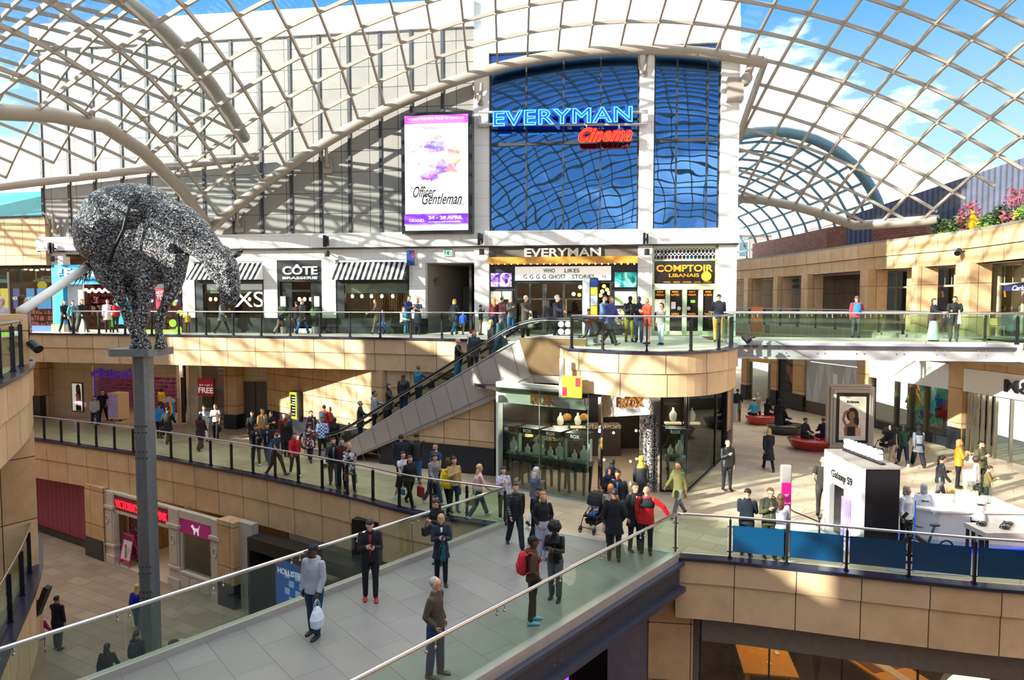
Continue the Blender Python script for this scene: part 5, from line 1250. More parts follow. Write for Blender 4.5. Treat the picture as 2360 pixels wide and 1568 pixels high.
def balustrade(path, z, label, step=1.3, inset=.12, side=1, pm='post', clamp=False, rr=.032, tint=None, ends=True, film=None, film_from=0):
 P = offset_path([tuple(p) for p in path], inset * side) if inset else [Vector(p) for p in path]
 Q = resample(P, step); c = sum(Q, Vector((0, 0))) / len(Q)
 root = empty('glass_balustrade', (Q[0].x, Q[0].y, z), label, 'balustrade')
 hp = [(p.x, p.y, z + 1.1) for p in (P if len(P) > 2 else Q)]
 MB().tube(hp, rr, 10).build('handrail', M['inox'], root, smooth=True)
 proto = None
 for i, p in enumerate(Q):
  d = (Q[min(i + 1, len(Q) - 1)] - Q[max(i - 1, 0)]).normalized(); ang = math.atan2(d.y, d.x)
  if clamp:
   if i == len(Q) - 1: continue
   m_ = Q[i]; e3 = Vector((d.x, d.y, 0)); n3 = Vector((-d.y, d.x, 0)) * side
   for off in (.12, step - .12) if True else ():
    b0 = Vector((m_.x, m_.y, z)) + e3 * off
    q = MB(); q.tube([b0 + Vector((0, 0, 1.1)), b0 + n3 * .0 + Vector((0, 0, 1.0)), b0 - n3 * .09 * 0 + Vector((0, 0, .96))], .012, 5); q.ell(b0 + Vector((0, 0, .95)), .03, 6)
    if len([1 for ch in root.children if ch.name.startswith('rail_bracket')]) < 90: q.build('rail_bracket', M['inox'], root, smooth=True)
  else:
   if proto is None:
    q = MB(); q.box(-.028, .028, -.045, .045, z - .02, z + 1.02); q.tube([(0, 0, z + 1.0), (0, 0, z + 1.08)], .012, 5); q.box(-.05, .05, -.06, .06, z - .02, z + .06)
    for zz in (z + .2, z + .85): q.tube([(-.07, 0, zz), (.07, 0, zz)], .016, 5)
    proto = q.build('post', M[pm], root)
    me = proto.data
    for v in me.vertices: v.co += Vector((root.location.x, root.location.y, 0))
    po = proto
   else: po = proto.copy(); COL.objects.link(po)
   po.location = (p.x - root.location.x, p.y - root.location.y, 0); po.rotation_euler = (0, 0, ang)
 for i in range(len(Q) - 1):
  a, b = Q[i], Q[i + 1]; d = (b - a).normalized(); g_ = .06 if not clamp else .006
  fr = Fr((a.x, a.y), (d.x, d.y)); L_ = (b - a).length
  MB(fr).box(g_, L_ - g_, -.006, .006, z + .1 if not clamp else z - .05, z + .98 if not clamp else z + 1.06).build('glass_pane', M['glass'], root)
  if film and film_from <= i:
   MB(fr).box(g_ + .01, L_ - g_ - .01, .01, .014, z + .2, z + .88).build('blue_film', film, root)
 return root
balustrade(E2A[4:], 5, 'long curving glass balustrade with dark posts along the middle floor walkway', 1.27)
balustrade([tuple(p) for p in E3A][5:-1], 10, 'long glass balustrade of the upper floor in front of the restaurants', 1.42)
balustrade([tuple(p) for p in E3B][1:], 10, 'curved glass balustrade of the upper floor corner right of the escalator', 1.5)
balustrade([BB.W(.1, .05, 0).xy, BB.W(12.8, .05, 0).xy], 10, 'near glass balustrade of the upper footbridge on the right', 1.45, 0, clamp=True)
balustrade([BB.W(.1, 2.95, 0).xy, BB.W(12.8, 2.95, 0).xy], 10, 'far glass balustrade of the upper footbridge on the right', 1.45, 0, clamp=True)
balustrade([tuple(BL0 + Vector((.02, 0))), tuple(BLe)], 5.04, 'left glass balustrade of the big footbridge with steel handrail', 1.75, 0, clamp=True, side=-1, rr=.04)
balustrade([tuple(BR0), tuple(BRe)], 5.04, 'right glass balustrade of the big footbridge nearest the camera', 1.75, 0, clamp=True, side=1, rr=.04)
m, nt_, out = newmat('blue translucent film'); t_ = N(nt_, 'ShaderNodeBsdfTransparent'); t_.inputs[0].default_value = lin('#1c6aa8'); d_ = N(nt_, 'ShaderNodeBsdfDiffuse'); d_.inputs[0].default_value = lin('#0a5c9e')
x_ = N(nt_, 'ShaderNodeMixShader'); x_.inputs[0].default_value = .72; L(nt_, t_.outputs[0], x_.inputs[1]); L(nt_, d_.outputs[0], x_.inputs[2]); L(nt_, x_.outputs[0], out.inputs[0])
balustrade([tuple(p) for p in E2B][:-4], 5, 'glass balustrade with blue film panels on the middle floor at right', 1.32, film=m, film_from=1, rr=.034)
balustrade([tuple(p) for p in LG[3:]], 10, 'upper glass balustrade on the curved gallery at the left edge', 1.4)
balustrade([tuple(p) for p in LG[3:]], 5, 'lower glass balustrade on the curved gallery at the left edge', 1.4)
balustrade([tuple(p) for p in offset_path([tuple(p) for p in smoothpath([(18.3, 23), (18.9, 29), (18.9, 34), (18.4, 40), (17.4, 47), (16, 55)], 3)], 0)], 10, 'far balustrade along the upper gallery of the building on the right', 2.0, 0)
def onpath(path, px):
 u = (px - 1180) / FPX
 for a, b in zip(path, path[1:]):
  fa = a.x - u * a.y; fb = b.x - u * b.y
  if fa * fb <= 0: return a.lerp(b, fa / (fa - fb))
 return path[0] if px > 2000 else path[-1]
def sec(px0, px1, path=None, push=0.):
 """frame along the right wall between two sight columns, s measured in metres from the left one"""
 a, b = onpath(path or RW2, px0), onpath(path or RW2, px1); f = frame_ab(tuple(a), tuple(b)); f.w = (b - a).length
 if push: f.o = f.o + f.b * push
 return f
HB = MB
def wallseg(px0, px1, z0, z1, m='stone_big', nm='wall_right', d=0., th=.5):
 f = sec(px0, px1); S(MB(f).box(0, f.w, d, d + th, z0, z1), nm, M[m] if isinstance(m, str) else m)
for a, b in ((1715, 1727), (1783, 1797), (1834, 1860), (1984, 2011), (2198, 2231)):
 wallseg(a, b, 5, 9.0, d=-.15); wallseg(a, b, 5, 6.0, 'stone_dark', 'baseboard_right', -.18)
f = sec(1727, 1783); o = empty('street_shop', f.W(1, 0, 5), 'far dark shop with a glowing gold sign box at the end of the street', 'shop front')
MB(f).box(0, f.w, .0, .2, 7.6, 9.0).build('gold_header', mat('brass slats', '#8a6a2c', .4, .3, noise=.2, emit='#b08030', es=.25), o)
MB(f).box(f.w * .42, f.w * .66, -.15, 0, 8.0, 8.75).build('logo_box', mat('orange white logo', '#e88a5a', .5, emit='#ffb080', es=.5), o)
MB(f).box(0, f.w, .05, .1, 5.1, 7.55).build('glass', M['glass_shop'], o); MB(f).box(0, f.w, 1.6, 1.7, 5, 9).build('interior_back', mat('olive interior', '#5a4a2c', .6, emit='#5a4a2c', es=.25, noise=.4, ns=2), o)
f = sec(1797, 1834); o = empty('poster_window', f.W(1, 0, 5), 'black shop window with a dancer poster left of the white hoarding', 'shop window')
MB(f).box(0, f.w, .0, .2, 6.0, 9.0).build('dark_panel', M['black_g'], o); MB(f).box(f.w * .52, f.w * .95, -.04, .0, 6.4, 8.8).build('poster', cloudy('dark red dancer poster', ['#1a1012', '#2a1416', '#8a5a48', '#5a1a1e', '#140c0e'], .9), o)
MB(f).box(0, f.w, -.02, .3, 5, 6.0).build('stall_riser', M['charcoal'], o)
f = sec(1860, 1984)
hb = mat('pale grey hoarding', '#c9c8c6', .6, noise=.04); hb2 = mat('darker grey triangle', '#b0afae', .6, noise=.04)
o = empty('shop_hoarding', f.W(3, 0, 5), 'pale grey triangle patterned hoarding in four panels on the middle floor', 'hoarding')
MB(f).box(0, f.w, .0, .2, 8.05, 9.1).build('upper_panel', hb, o)
for i in range(4):
 a, b = f.w * i / 4, f.w * (i + 1) / 4; MB(f).box(a + .04, b - .04, .02, .2, 5.7, 8.0).build('panel', hb, o)
 q = MB(f); q.fpoly([(a + .04, 8.0), ((a + b) / 2, 5.75), (b - .04, 8.0)] if i % 2 == 0 else [(a + .04, 5.75), ((a + b) / 2, 8.0), (b - .04, 5.75)], .01, .02); q.build('triangle', hb2, o)
MB(f).box(0, f.w, -.02, .3, 5, 5.68).build('stall_riser', mat('brown granite riser', '#5a4a40', .4), o)
MB(f).box(f.w * .55, f.w * .62, -.02, .02, 6.9, 7.5).build('notice', M['white'], o)
f = sec(2011, 2198)
o = empty('clothes_shop_window', f.W(3, 0, 5), 'long clothes shop window with white fascia and coloured garments on the middle floor right', 'shop window')
MB(f).box(0, f.w, -.1, .3, 7.62, 8.78).build('white_fascia', M['white'], o)
S(MB(f).box(0, f.w, -.05, .4, 8.8, 9.0), 'wall_right', M['stone_big'])
MB(f).box(0, f.w, .1, .112, 5.4, 8.0).build('glass', M['glass_shop'], o)
q = MB(f)
for k in (0, .33, .52, .70, .985): q.box(f.w * k, f.w * k + .12, .0, .25, 5.0, 8.05)
q.build('mullions', mat('bronze mullion', '#6a5f52', .35, .4), o); MB(f).box(0, f.w, -.02, .4, 5, 5.42).build('stall_riser', M['stone_dark'], o)
S(MB(f).box(0, f.w, 2.2, 2.3, 5, 9).box(0, f.w, .4, 2.2, 8.3, 8.4), 'wall_shop_inner', mat('dark shop with colour', '#2c2630', .5, noise=.4, ns=1))
for k0, k1, c in ((.36, .5, '#27406a'), (.54, .68, '#2d7a4c'), (.72, .95, '#5a2050')):
 MB(f).box(f.w * k0, f.w * k1, 1.1, 1.15, 5.5, 7.9).build('backdrop', cloudy('iridescent backdrop ' + c, [c, '#1a2a3a', '#3aa08a', c, '#8a3a6a', '#141420'], 1.1, .3), o)
garb = [('orange top', '#e06a1e', .41, 6.9), ('yellow green top', '#b8b84a', .385, 6.2), ('yellow shirt', '#d8b050', .43, 6.3), ('pale yellow blouse', '#d8d070', .57, 6.5), ('pale blue dress', '#7ad0e0', .62, 6.2), ('white green dress', '#bfe0c8', .605, 6.8), ('green shirt', '#1fa070', .765, 7.0), ('dark red dress', '#9a1c30', .765, 6.1), ('deep blue top', '#1f5ab0', .745, 6.6)]
for nm, c, k, z in garb:
 s_ = f.w * k; q = MB(f); a = f.W(s_, .7, z)
 w3 = f.e
 for dz, ww, dd in ((0, 0, 0),): pass
 prof = [(.0, .06), (.06, .22), (.3, .17), (.75, .26)]
 for (h0, w0), (h1, w1) in zip(prof, prof[1:]):
  q.hexa([f.W(s_ - w1, .66, z + .75 - h1), f.W(s_ + w1, .66, z + .75 - h1), f.W(s_ + w1, .78, z + .75 - h1), f.W(s_ - w1, .78, z + .75 - h1), f.W(s_ - w0, .66, z + .75 - h0), f.W(s_ + w0, .66, z + .75 - h0), f.W(s_ + w0, .78, z + .75 - h0), f.W(s_ - w0, .78, z + .75 - h0)])
 for sg in (-1, 1): q.bar(f.W(s_ + sg * .18, .72, z + .66), f.W(s_ + sg * .33, .72, z + .3), .09)
 g_ = q.build('hanging_garment', mat(nm, c, .8, noise=.15, emit=c, es=.12), label=nm + ' hanging in the clothes shop window', cat='garment', origin=True)
lamp(f.W(f.w * .6, 1, 7.9), 70, .5, (1, .95, .85))
f = sec(2231, 2358); f.w += 3
o = empty('store_entrance', f.W(3, 0, 5), 'store entrance with long white fascia and black initials at the right edge', 'shop entrance')
MB(f).box(0, f.w, -.12, .3, 7.66, 8.66).build('white_fascia', M['white'], o)
s_ = f.hit(2317, 897, -.15)[0]; text('M&S', .9, M['ktext'], f.M(s_ + .8, -.16, 8.17), 'lettering', o, .04, .02, 1.7, height=.5)
q = MB(f)
for k in (0, .28, .52, .80, 1.12, 1.45, 2.2, 3.0, 3.9, 4.9): q.box(k * 1.0, k * 1.0 + .07, .05, .2, 5.0, 8.0)
q.box(0, f.w, .05, .2, 7.6, 7.68); q.build('door_frame', M['inox'], o)
MB(f).box(0, f.w, .1, .112, 5.05, 8).build('glass', M['glass_shop'], o)
S(MB(f).box(0, f.w, 3.2, 3.3, 5, 9), 'wall_shop_inner', cloudy('store interior', ['#5a4a38', '#8a7a5c', '#7a1f2a', '#d8c8a0', '#3a2c22'], .8, .2))
lamp(f.W(3, 1.6, 7.8), 80)
S(MB(f).box(-.0, f.w, -.15, .5, 8.68, 9.9), 'wall_right', M['stone_big'])
G3 = frame_ab((21.3, 38.5), (23.2, 22.5))
o = empty('upper_restaurant', G3.W(10, 0, 10), 'pale framed restaurant windows with copper pendant lamps on the upper right gallery', 'restaurant front')
wf = mat('stone coloured window frame', '#a89a84', .5)
ts = [G3.hit(px, 700)[0] for px in (2040, 2066, 2100, 2131, 2205, 2262, 2293, 2301, 2358, 2440)]
q = MB(G3)
for s_ in ts: q.box(s_ - .06, s_ + .06, -.05, .1, 10, 13.4)
q.box(ts[0], ts[-1], -.05, .1, 12.3, 12.4); q.box(ts[0], ts[-1], -.05, .1, 13.2, 13.4)
for i in range(30):
 x_ = ts[0] + i * .45
 if x_ < ts[-1]: q.box(x_, x_ + .02, -.02, .02, 12.4, 13.2)
q.build('frame', wf, o)
MB(G3).box(ts[0], ts[-1], .0, .012, 10.05, 13.2).build('glass', M['glass_shop'], o)
S(MB(G3).box(ts[2], ts[3], -.3, .4, 10, 13.4).box(ts[4], ts[4] + .6, -.2, .4, 10, 13.4), 'wall_right_inner', M['stone_big'])
S(MB(G3).box(ts[3], ts[-1] + 3, 4, 4.1, 10, 13.4).box(ts[0], ts[-1] + 3, .2, 4, 13.35, 13.45), 'wall_restaurant', mat('mustard restaurant wall', '#8a7434', .7, noise=.1))
S(MB(G3).box(ts[0] - 1, ts[3], 1.5, 1.6, 10, 13.4), 'wall_restaurant', M['dark'])
lamp(G3.W(ts[5] + 1, 1.8, 12.6), 110); lamp(G3.W(ts[3] + .8, 1.6, 12.4), 20)
cop = mat('copper shade', '#b5713a', .3, .8)
for px, py in ((2274, 677), (2310, 677), (2168, 678), (2202, 676)):
 p = at(G3, px, py, 1.0); d_ = empty('pendant_lamp', p, 'copper drum pendant lamp in the upper right restaurant', 'lamp', 'copper pendant lamps')
 MB().loft([(p.x, p.y, p.z - .17, .2, .2), (p.x, p.y, p.z + .17, .12, .12)], 14).build('shade', cop, d_); MB().tube([p + Vector((0, 0, .17)), (p.x, p.y, 13.3)], .01, 4).build('flex', M['black'], d_)
p = at(G3, 2345, 664, -1.1); o = empty('restaurant_umbrella_sign', p, 'dark blue canopy with white script name at the right edge of the upper floor', 'canopy')
MB(G3).box(G3.hit(2319, 660, -1.2)[0], G3.hit(2420, 660, -1.2)[0], -1.3, -.2, p.z - .12, p.z + .12).build('valance', mat('navy canvas', '#141f4a', .7), o)
q = MB(G3); a, b = G3.hit(2319, 660, -1.2)[0], G3.hit(2420, 660, -1.2)[0]
q.hexa([G3.W(a, -1.3, p.z + .12), G3.W(b, -1.3, p.z + .12), G3.W(b, -.2, p.z + .12), G3.W(a, -.2, p.z + .12), G3.W(a + 1, -.9, p.z + .3), G3.W(b, -.9, p.z + .3), G3.W(b, -.6, p.z + .3), G3.W(a + 1, -.6, p.z + .3)]); q.build('canopy_top', mat('navy canvas', '#141f4a', .7), o)
MB(G3).box((a + b) / 2 - .03, (a + b) / 2 + .03, -.8, -.74, 10, p.z + .1).build('pole', M['inox'], o)
s_ = G3.hit(2345, 664, -1.33)[0]; text("Carluccio's", .5, M['wtext'], G3.M(s_ + .35, -1.32, p.z), 'lettering', o, .003, .006, 1.3, shear=.3)
f = sec(1800, 1850, RW3, 1.4)
RB(f, (1814, 634), (1838, 676), 0, .08, 'cafe_sign_panel', mat('pale green sign', '#8fae9c', .6), None, label='pale green cafe sign panel in a dark opening of the upper right gallery', cat='sign', origin=True)
TX(f, 'CAFE', (1831, 661), 26, M['ktext'], -.05, 9, None, .01, name='sign_lettering', label='black cafe letters on the pale green panel', cat='lettering');
TX(f, 'M&S', (1832, 648), 18, M['ktext'], -.05, 7, None, .01, name='sign_lettering', label='small black store initials above the cafe letters', cat='lettering')
def cylspot(p, label, dirv):
 o = empty('wall_spotlight', p, label, 'spotlight'); p = Vector(p)
 MB().tube([p - dirv * .16, p + dirv * .16], .13, 12).build('housing', M['black'], o); MB().tube([p, p + Vector((.35, .05, .05))], .03, 6).build('arm', M['black'], o)
pp = onpath(RW3, 2205); cylspot(PY(2208, 581, pp.y - .3), 'black cylinder spotlight on the sunlit upper right pier', Vector((-.5, -.5, -.4)).normalized())
o = MB(); c_ = PY(2214, 690, pp.y + .1); o.box(c_.x - .1, c_.x + .14, c_.y - .35, c_.y - .28, c_.z - .3, c_.z + .22); o.build('door_entry_panel', M['black'], label='small black entry panel on the bright upper right pier', cat='wall box', origin=True)
p = PZ(1712, 783, 9.9); cylspot((8.95, 26.0, 10.15), 'small twin floodlight at the corner of the upper bridge', Vector((.3, -.6, -.5)).normalized())
LEAF = [mat('leaf green', '#4a6a26', .7, noise=.4, ns=20), mat('yellow green leaf', '#8a9a2c', .7, noise=.4, ns=20), mat('dark leaf', '#26401c', .7, noise=.4, ns=20), mat('reddish twigs', '#a84a58', .7, noise=.4, ns=20)]
def shrub(p, r_, h, m, label, n=150, up=.5):
 o = empty('shrub', p, label, 'shrub'); p = Vector(p)
 q = MB()
 for i in range(6): a_ = R.uniform(0, math.tau); q.tube([p, p + Vector((math.cos(a_) * r_ * .5, math.sin(a_) * r_ * .5, h * R.uniform(.6, .95)))], [.03, .01], 4)
 q.build('stems', mat('twig bark', '#5a3f30', .9), o)
 q = MB()
 for i in range(n):
  a_ = R.uniform(0, math.tau); zz = R.uniform(.08, 1) * h; rr = r_ * math.sqrt(R.random()) * (1 - .5 * (zz / h - .4) ** 2 * 2)
  c = p + Vector((math.cos(a_) * rr, math.sin(a_) * rr, zz)); s_ = R.uniform(.06, .14)
  d1 = Vector((R.uniform(-1, 1), R.uniform(-1, 1), R.uniform(-.3, 1))).normalized(); d2 = d1.orthogonal().normalized()
  v = [q.bm.verts.new(c + d1 * s_ * 1.6), q.bm.verts.new(c + d2 * s_ * .5), q.bm.verts.new(c - d1 * s_ * .6), q.bm.verts.new(c - d2 * s_ * .5)]; q._f(v)
 q.build('foliage', LEAF[m], o)
 return o
def par(px, push=.35):
 a = onpath(RW3, px); return Vector((a.x + push, a.y, ZC - .15))
for i, (px, rr, hh, m_, lb) in enumerate(((2138, .45, .9, 2, 'rounded dark shrub leftmost on the stone parapet'), (2152, .35, .5, 1, 'low yellow green plant beside the leftmost parapet shrub'), (2166, .4, .8, 2, 'second dark rounded shrub on the stone parapet'), (2188, .6, .9, 0, 'green bush left of the golden bee'), (2200, .5, 1.5, 3, 'pink twiggy shrub rising behind the golden bee'), (2243, .5, .6, 1, 'yellowish bush just right of the golden bee'), (2262, .6, .8, 0, 'broad green bush on the parapet between the pink shrubs'), (2275, .4, 1.0, 2, 'dark conifer tuft on the stone parapet'), (2302, .5, 1.6, 3, 'tall pink twiggy shrub at the right of the parapet'), (2325, .5, .7, 1, 'low leafy bush right of the tall pink shrub'), (2345, .5, .8, 0, 'green bush near the right edge on the parapet'), (2362, .5, 1.1, 2, 'dark green bush at the right edge on the parapet'))):
 shrub(par(px, .5), rr, hh, m_, lb, 260)
p = par(2218, .3) + Vector((0, 0, .12)); o = empty('bee_sculpture', p, 'golden bee sculpture with spread wings among parapet plants', 'sculpture'); gd = mat('gold leaf', '#d8a820', .3, .6, noise=.15, emit='#d8a820', es=.15)
q = MB(); q.ell(p + Vector((0, 0, .25)), (.17, .16, .26), 12); q.ell(p + Vector((0, 0, .58)), (.15, .14, .15), 12); q.ell(p + Vector((0, 0, .8)), (.1, .1, .1), 10); q.build('body', gd, o, smooth=True)
for sg in (-1, 1):
 q = MB(); t3 = Vector((0, 1, 0))
 q.ell(p + Vector((sg * .02 - .0, sg * -.26, .38)), (.04, .26, .12), 10, Matrix.Rotation(sg * .75, 3, 'X')); q.build('wing', gd, o, smooth=True)
for sg in (-1, 1): MB().tube([p + Vector((0, sg * .04, .86)), p + Vector((-.05, sg * .12, 1.0))], .012, 5).build('antenna', gd, o)
L1P = [Vector((-19.3, 30.6)), Vector((-9.3, 24.5))]
VS = frame_ab((-19.05, 30.3), (-9.52, 24.36)); VS.o = VS.o + VS.b * .25
def vs(px, py=1300, d=0.): return VS.hit(px, py, d)
S(MB(VS).box(vs(210, 1270)[0], vs(252, 1290)[0], -.2, .4, 0, 3.3), 'wall_lower_pier', M['stone_big']); S(MB(VS).box(vs(210, 1270)[0] - .02, vs(250, 1290)[0], -.24, .3, 0, .9), 'baseboard_lower', M['stone_dark'])
S(MB(VS).box(vs(512, 1380)[0], vs(549, 1390)[0], -.15, .4, 0, 3.3), 'wall_lower_pier', M['stone_big']); S(MB(VS).box(vs(513, 1380)[0] - .02, vs(550, 1390)[0], -.19, .3, 0, .9), 'baseboard_lower', M['stone_dark'])
S(MB(VS).box(vs(549, 1390)[0], vs(578, 1390)[0], .1, .4, 0, 3.3), 'wall_lower_pier', mat('pale grey render', '#b9b4ac', .7, noise=.05))
r = empty('lingerie_shop', VS.W(4, 0, 0), 'white panelled shop front with red lit sign and purple dog sign on the lowest floor', 'shop front')
cw = mat('cream painted joinery', '#cfc3b4', .5, noise=.03)
for x0, x1 in ((246, 270), (396, 418), (494, 512)):
 a, b = vs(x0, 1300)[0], vs(x1, 1300)[0]
 q = MB(VS); q.box(a, b, -.1, .15, 0, 3.2); q.box(a - .06, b + .06, -.16, .15, 0, .35); q.box(a - .06, b + .06, -.16, .15, .75, .85); q.box(a - .08, b + .08, -.18, .15, 2.45, 2.58); q.box(a + .1, b - .1, -.13, -.1, .95, 2.3); q.build('pilaster', cw, r)
 c = VS.W((a + b) / 2, -.14, 1.95); MB().tube([c + Vector((0, 0, .16)) * 0 + (VS.e * .13 * math.cos(t_) + Vector((0, 0, .17 * math.sin(t_)))) for t_ in [math.tau * k / 16 for k in range(16)]], .028, 5, closed=True).build('medallion', cw, r)
a, b, c, d = vs(270)[0], vs(396)[0], vs(418)[0], vs(494)[0]
MB(VS).box(a, b, -.05, .15, 2.3, 2.42).build('lintel', cw, r)
MB(VS).box(a, b, -.02, .15, 2.42, 3.1).build('sign_board', mat('deep plum sign', '#5a0f2c', .4, emit='#5a0f2c', es=.15), r)
text("VICTORIA'S SECRET PINK", .5, mat('red lit letters', '#ff2a3a', .4, emit='#ff2030', es=1.2), VS.M((a + b) / 2, -.06, 2.74), 'lettering', r, .02, .0, (b - a) * .93, height=.36)
MB(VS).box(c, d, -.02, .15, 2.3, 2.9).build('purple_sign', mat('magenta purple sign', '#8a1458', .4, emit='#8a1458', es=.3), r)
q = MB(VS); m_ = (c + d) / 2
q.fpoly([(m_ - .2, 2.56), (m_ - .14, 2.62), (m_ + .1, 2.62), (m_ + .16, 2.66), (m_ + .26, 2.78), (m_ + .19, 2.62), (m_ + .16, 2.52), (m_ + .17, 2.36), (m_ + .12, 2.36), (m_ + .09, 2.5), (m_ - .06, 2.5), (m_ - .09, 2.36), (m_ - .14, 2.36), (m_ - .14, 2.52), (m_ - .19, 2.6), (m_ - .28, 2.62), (m_ - .3, 2.68), (m_ - .22, 2.74), (m_ - .14, 2.66)], -.045, -.02); q.build('dog_emblem', M['wtext'], r)
q = MB(VS); q.box(c, d, -.06, .15, 2.9, 3.2); q.box(c, d, -.1, .15, 0, .7); q.box(c + .06, c + .14, -.05, .1, .7, 2.3); q.box(d - .14, d - .06, -.05, .1, .7, 2.3); q.box(c, d, -.14, .15, .66, .74)
for k in range(3): q.box(c + .1 + k * (d - c - .2) / 3, c + .02 + (k + 1) * (d - c - .2) / 3, -.13, -.1, .15, .55)
q.box(a, b, -.06, .15, 3.1, 3.2); q.build('window_surround', cw, r)
MB(VS).box(c + .1, d - .1, .02, .032, .72, 2.3).build('glass', M['glass_shop'], r)
MB(VS).box(c + (d - c) * .48, d - .15, .55, .6, .75, 2.25).build('window_picture', cloudy('window print', ['#8a2a5a', '#c87a8a', '#3a1a2a', '#d8a890', '#a82a5a', '#2a1018'], 1.4, .15), r)
S(MB(VS).box(a - 1, d + .6, 3, 3.1, 0, 3.3).box(c - .1, c, .2, 3, 0, 3.2).box(a - .1, a, .2, 3, 0, 3.2), 'wall_shop_inner', mat('shop cream interior', '#8a7048', .6, noise=.2, ns=1))
MB(VS).box(a + .15, a + .9, .5, .56, .05, 2.3).build('spotted_panel', cloudy('plum spotted wall', ['#6a1040', '#5a0c34', '#c890a8', '#5a0c34', '#6a1040'], 14, 0, mode='cells'), r)
MB(VS).box(a + 1.2, a + 2.0, .9, .96, .9, 2.25).build('gold_mirror', M['gold'], r)
MB(VS).box(b - .75, b - .2, .6, .66, .05, 2.3).build('wood_door', mat('walnut door', '#5a3412', .35), r, label='open walnut coloured door leaf')
S(MB(VS).box(a, b, -.1, 3, 0, .012), 'floor', mat('glitter shop floor', '#c9b8a8', .3, noise=.3, ns=60))
lamp(VS.W((a + b) / 2, 1.4, 2.7), 45); lamp(VS.W((c + d) / 2, .5, 2.6), 12)
p = PZ(299, 1303, 0); o = empty('pavement_sign', p, 'pink framed pavement sign with a model picture before the lowest shop', 'pavement sign')
fp = Fr((p.x, p.y), tuple(VS.e.xy)); pk2 = mat('hot pink frame', '#e03078', .4)
q = MB(fp)
for s_ in (-.38, .38): q.bar(fp.W(s_, .25, 0), fp.W(s_, 0, 1.35), .035); q.bar(fp.W(s_, -.25, 0), fp.W(s_, 0, 1.35), .035)
q.box(-.38, .38, -.02, .02, 1.32, 1.38); q.box(-.38, .38, -.25, -.2, .28, .33); q.build('frame', pk2, o)
q = MB(fp); q.hexa([fp.W(-.35, -.2, .33), fp.W(.35, -.2, .33), fp.W(.35, -.17, .33), fp.W(-.35, -.17, .33), fp.W(-.35, -.03, 1.1), fp.W(.35, -.03, 1.1), fp.W(.35, 0, 1.1), fp.W(-.35, 0, 1.1)]); q.build('picture', mat('pale poster', '#dcd8dc', .5), o)
q = MB(fp); q.hexa([fp.W(-.35, -.03, 1.1), fp.W(.35, -.03, 1.1), fp.W(.35, 0, 1.1), fp.W(-.35, 0, 1.1), fp.W(-.35, .0, 1.33), fp.W(.35, .0, 1.33), fp.W(.35, .03, 1.33), fp.W(-.35, .03, 1.33)]); q.build('header', mat('magenta header', '#8a1458', .4), o)
q = MB(fp); q.fpoly([(.0, .4), (.08, .38), (.1, .6), (.14, .8), (.2, .92), (.14, 1.02), (.06, 1.0), (.02, .9), (.05, .75), (.0, .6)], -.21, -.19); q.build('printed_figure', mat('printed skin', '#b87a5a', .6), o)
PC = frame_ab((-23.8, 33.3), (-19.4, 30.6)); PC.o = PC.o + PC.b * .5
m, nt_, out = newmat('pink barcode hoarding'); b_ = N(nt_, 'ShaderNodeBsdfPrincipled', Roughness=.6); t_ = N(nt_, 'ShaderNodeTexCoord'); mp_ = N(nt_, 'ShaderNodeMapping'); mp_.inputs['Scale'].default_value = (7, 0, 0); L(nt_, t_.outputs['UV'], mp_.inputs[0])
n_ = N(nt_, 'ShaderNodeTexNoise', Scale=1.6, Detail=3.); L(nt_, mp_.outputs[0], n_.inputs['Vector']); c_ = N(nt_, 'ShaderNodeValToRGB'); el = c_.color_ramp.elements; el[0].position = .35; el[0].color = lin('#54122c'); el[1].position = .68; el[1].color = lin('#c05a72'); L(nt_, n_.outputs['Fac'], c_.inputs[0]); L(nt_, c_.outputs[0], b_.inputs[0]); L(nt_, b_.outputs[0], out.inputs[0])
MB(PC).box(-1, 4.6, 0, .2, .3, 3.3).build('striped_hoarding', m, label='tall crimson and pink striped hoarding on the lowest floor at left', cat='hoarding', origin=True)
S(MB(PC).box(-1, 4.6, -.1, .2, 0, .3), 'baseboard_lower', M['stone_dark'])
HL = frame_ab((-9.4, 24.6), (-1.5, 19.5));
r = empty('black_shop_box', HL.W(2, 0, 0), 'black framed shop window box with a giant blue jacket picture under the walkway', 'shop window')
h0 = HL.hit(576, 1420, -.25)[0]; q = MB(HL); q.box(h0, 9.4, -.3, .4, 2.55, 3.0); q.box(h0, h0 + .12, -.3, .4, 0, 2.6); q.build('black_frame', M['black_g'], r)
MB(HL).box(h0 + .1, 9.4, .3, .4, 0, 2.6).build('dark_backing', mat('dark red brown panel', '#1c1012', .3, noise=.3), r)
j0, j1 = HL.hit(634, 1340, .2)[0], HL.hit(714, 1340, .2)[0]
MB(HL).box(j0, j1, .24, .3, .05, 2.5).build('picture_panel', cloudy('orange dusk picture', ['#5a2410', '#a8501e', '#c87030', '#4a1c10'], .8, .12), r)
bl = mat('bright blue jacket', '#1f5fb8', .6, emit='#1f5fb8', es=.2, noise=.15); q = MB(HL)
w3 = j1 - j0; q.fpoly([(j0 + .02, .35), (j0 + w3 * .85, .35), (j0 + w3 * .98, 1.5), (j0 + w3 * .8, 2.05), (j0 + w3 * .5, 2.3), (j0 + w3 * .25, 2.25), (j0 + .02, 1.95)], .215, .24); q.build('printed_jacket', bl, r)
pal = mat('pale blue checks', '#9cc0e8', .6, emit='#9cc0e8', es=.2);
for i in range(5):
 for k in range(2): s_ = j0 + w3 * (.28 + .3 * k + .12 * (i % 2)); MB(HL).box(s_, s_ + w3 * .14, .205, .215, .45 + i * .3, .68 + i * .3).build('printed_check', pal, r)
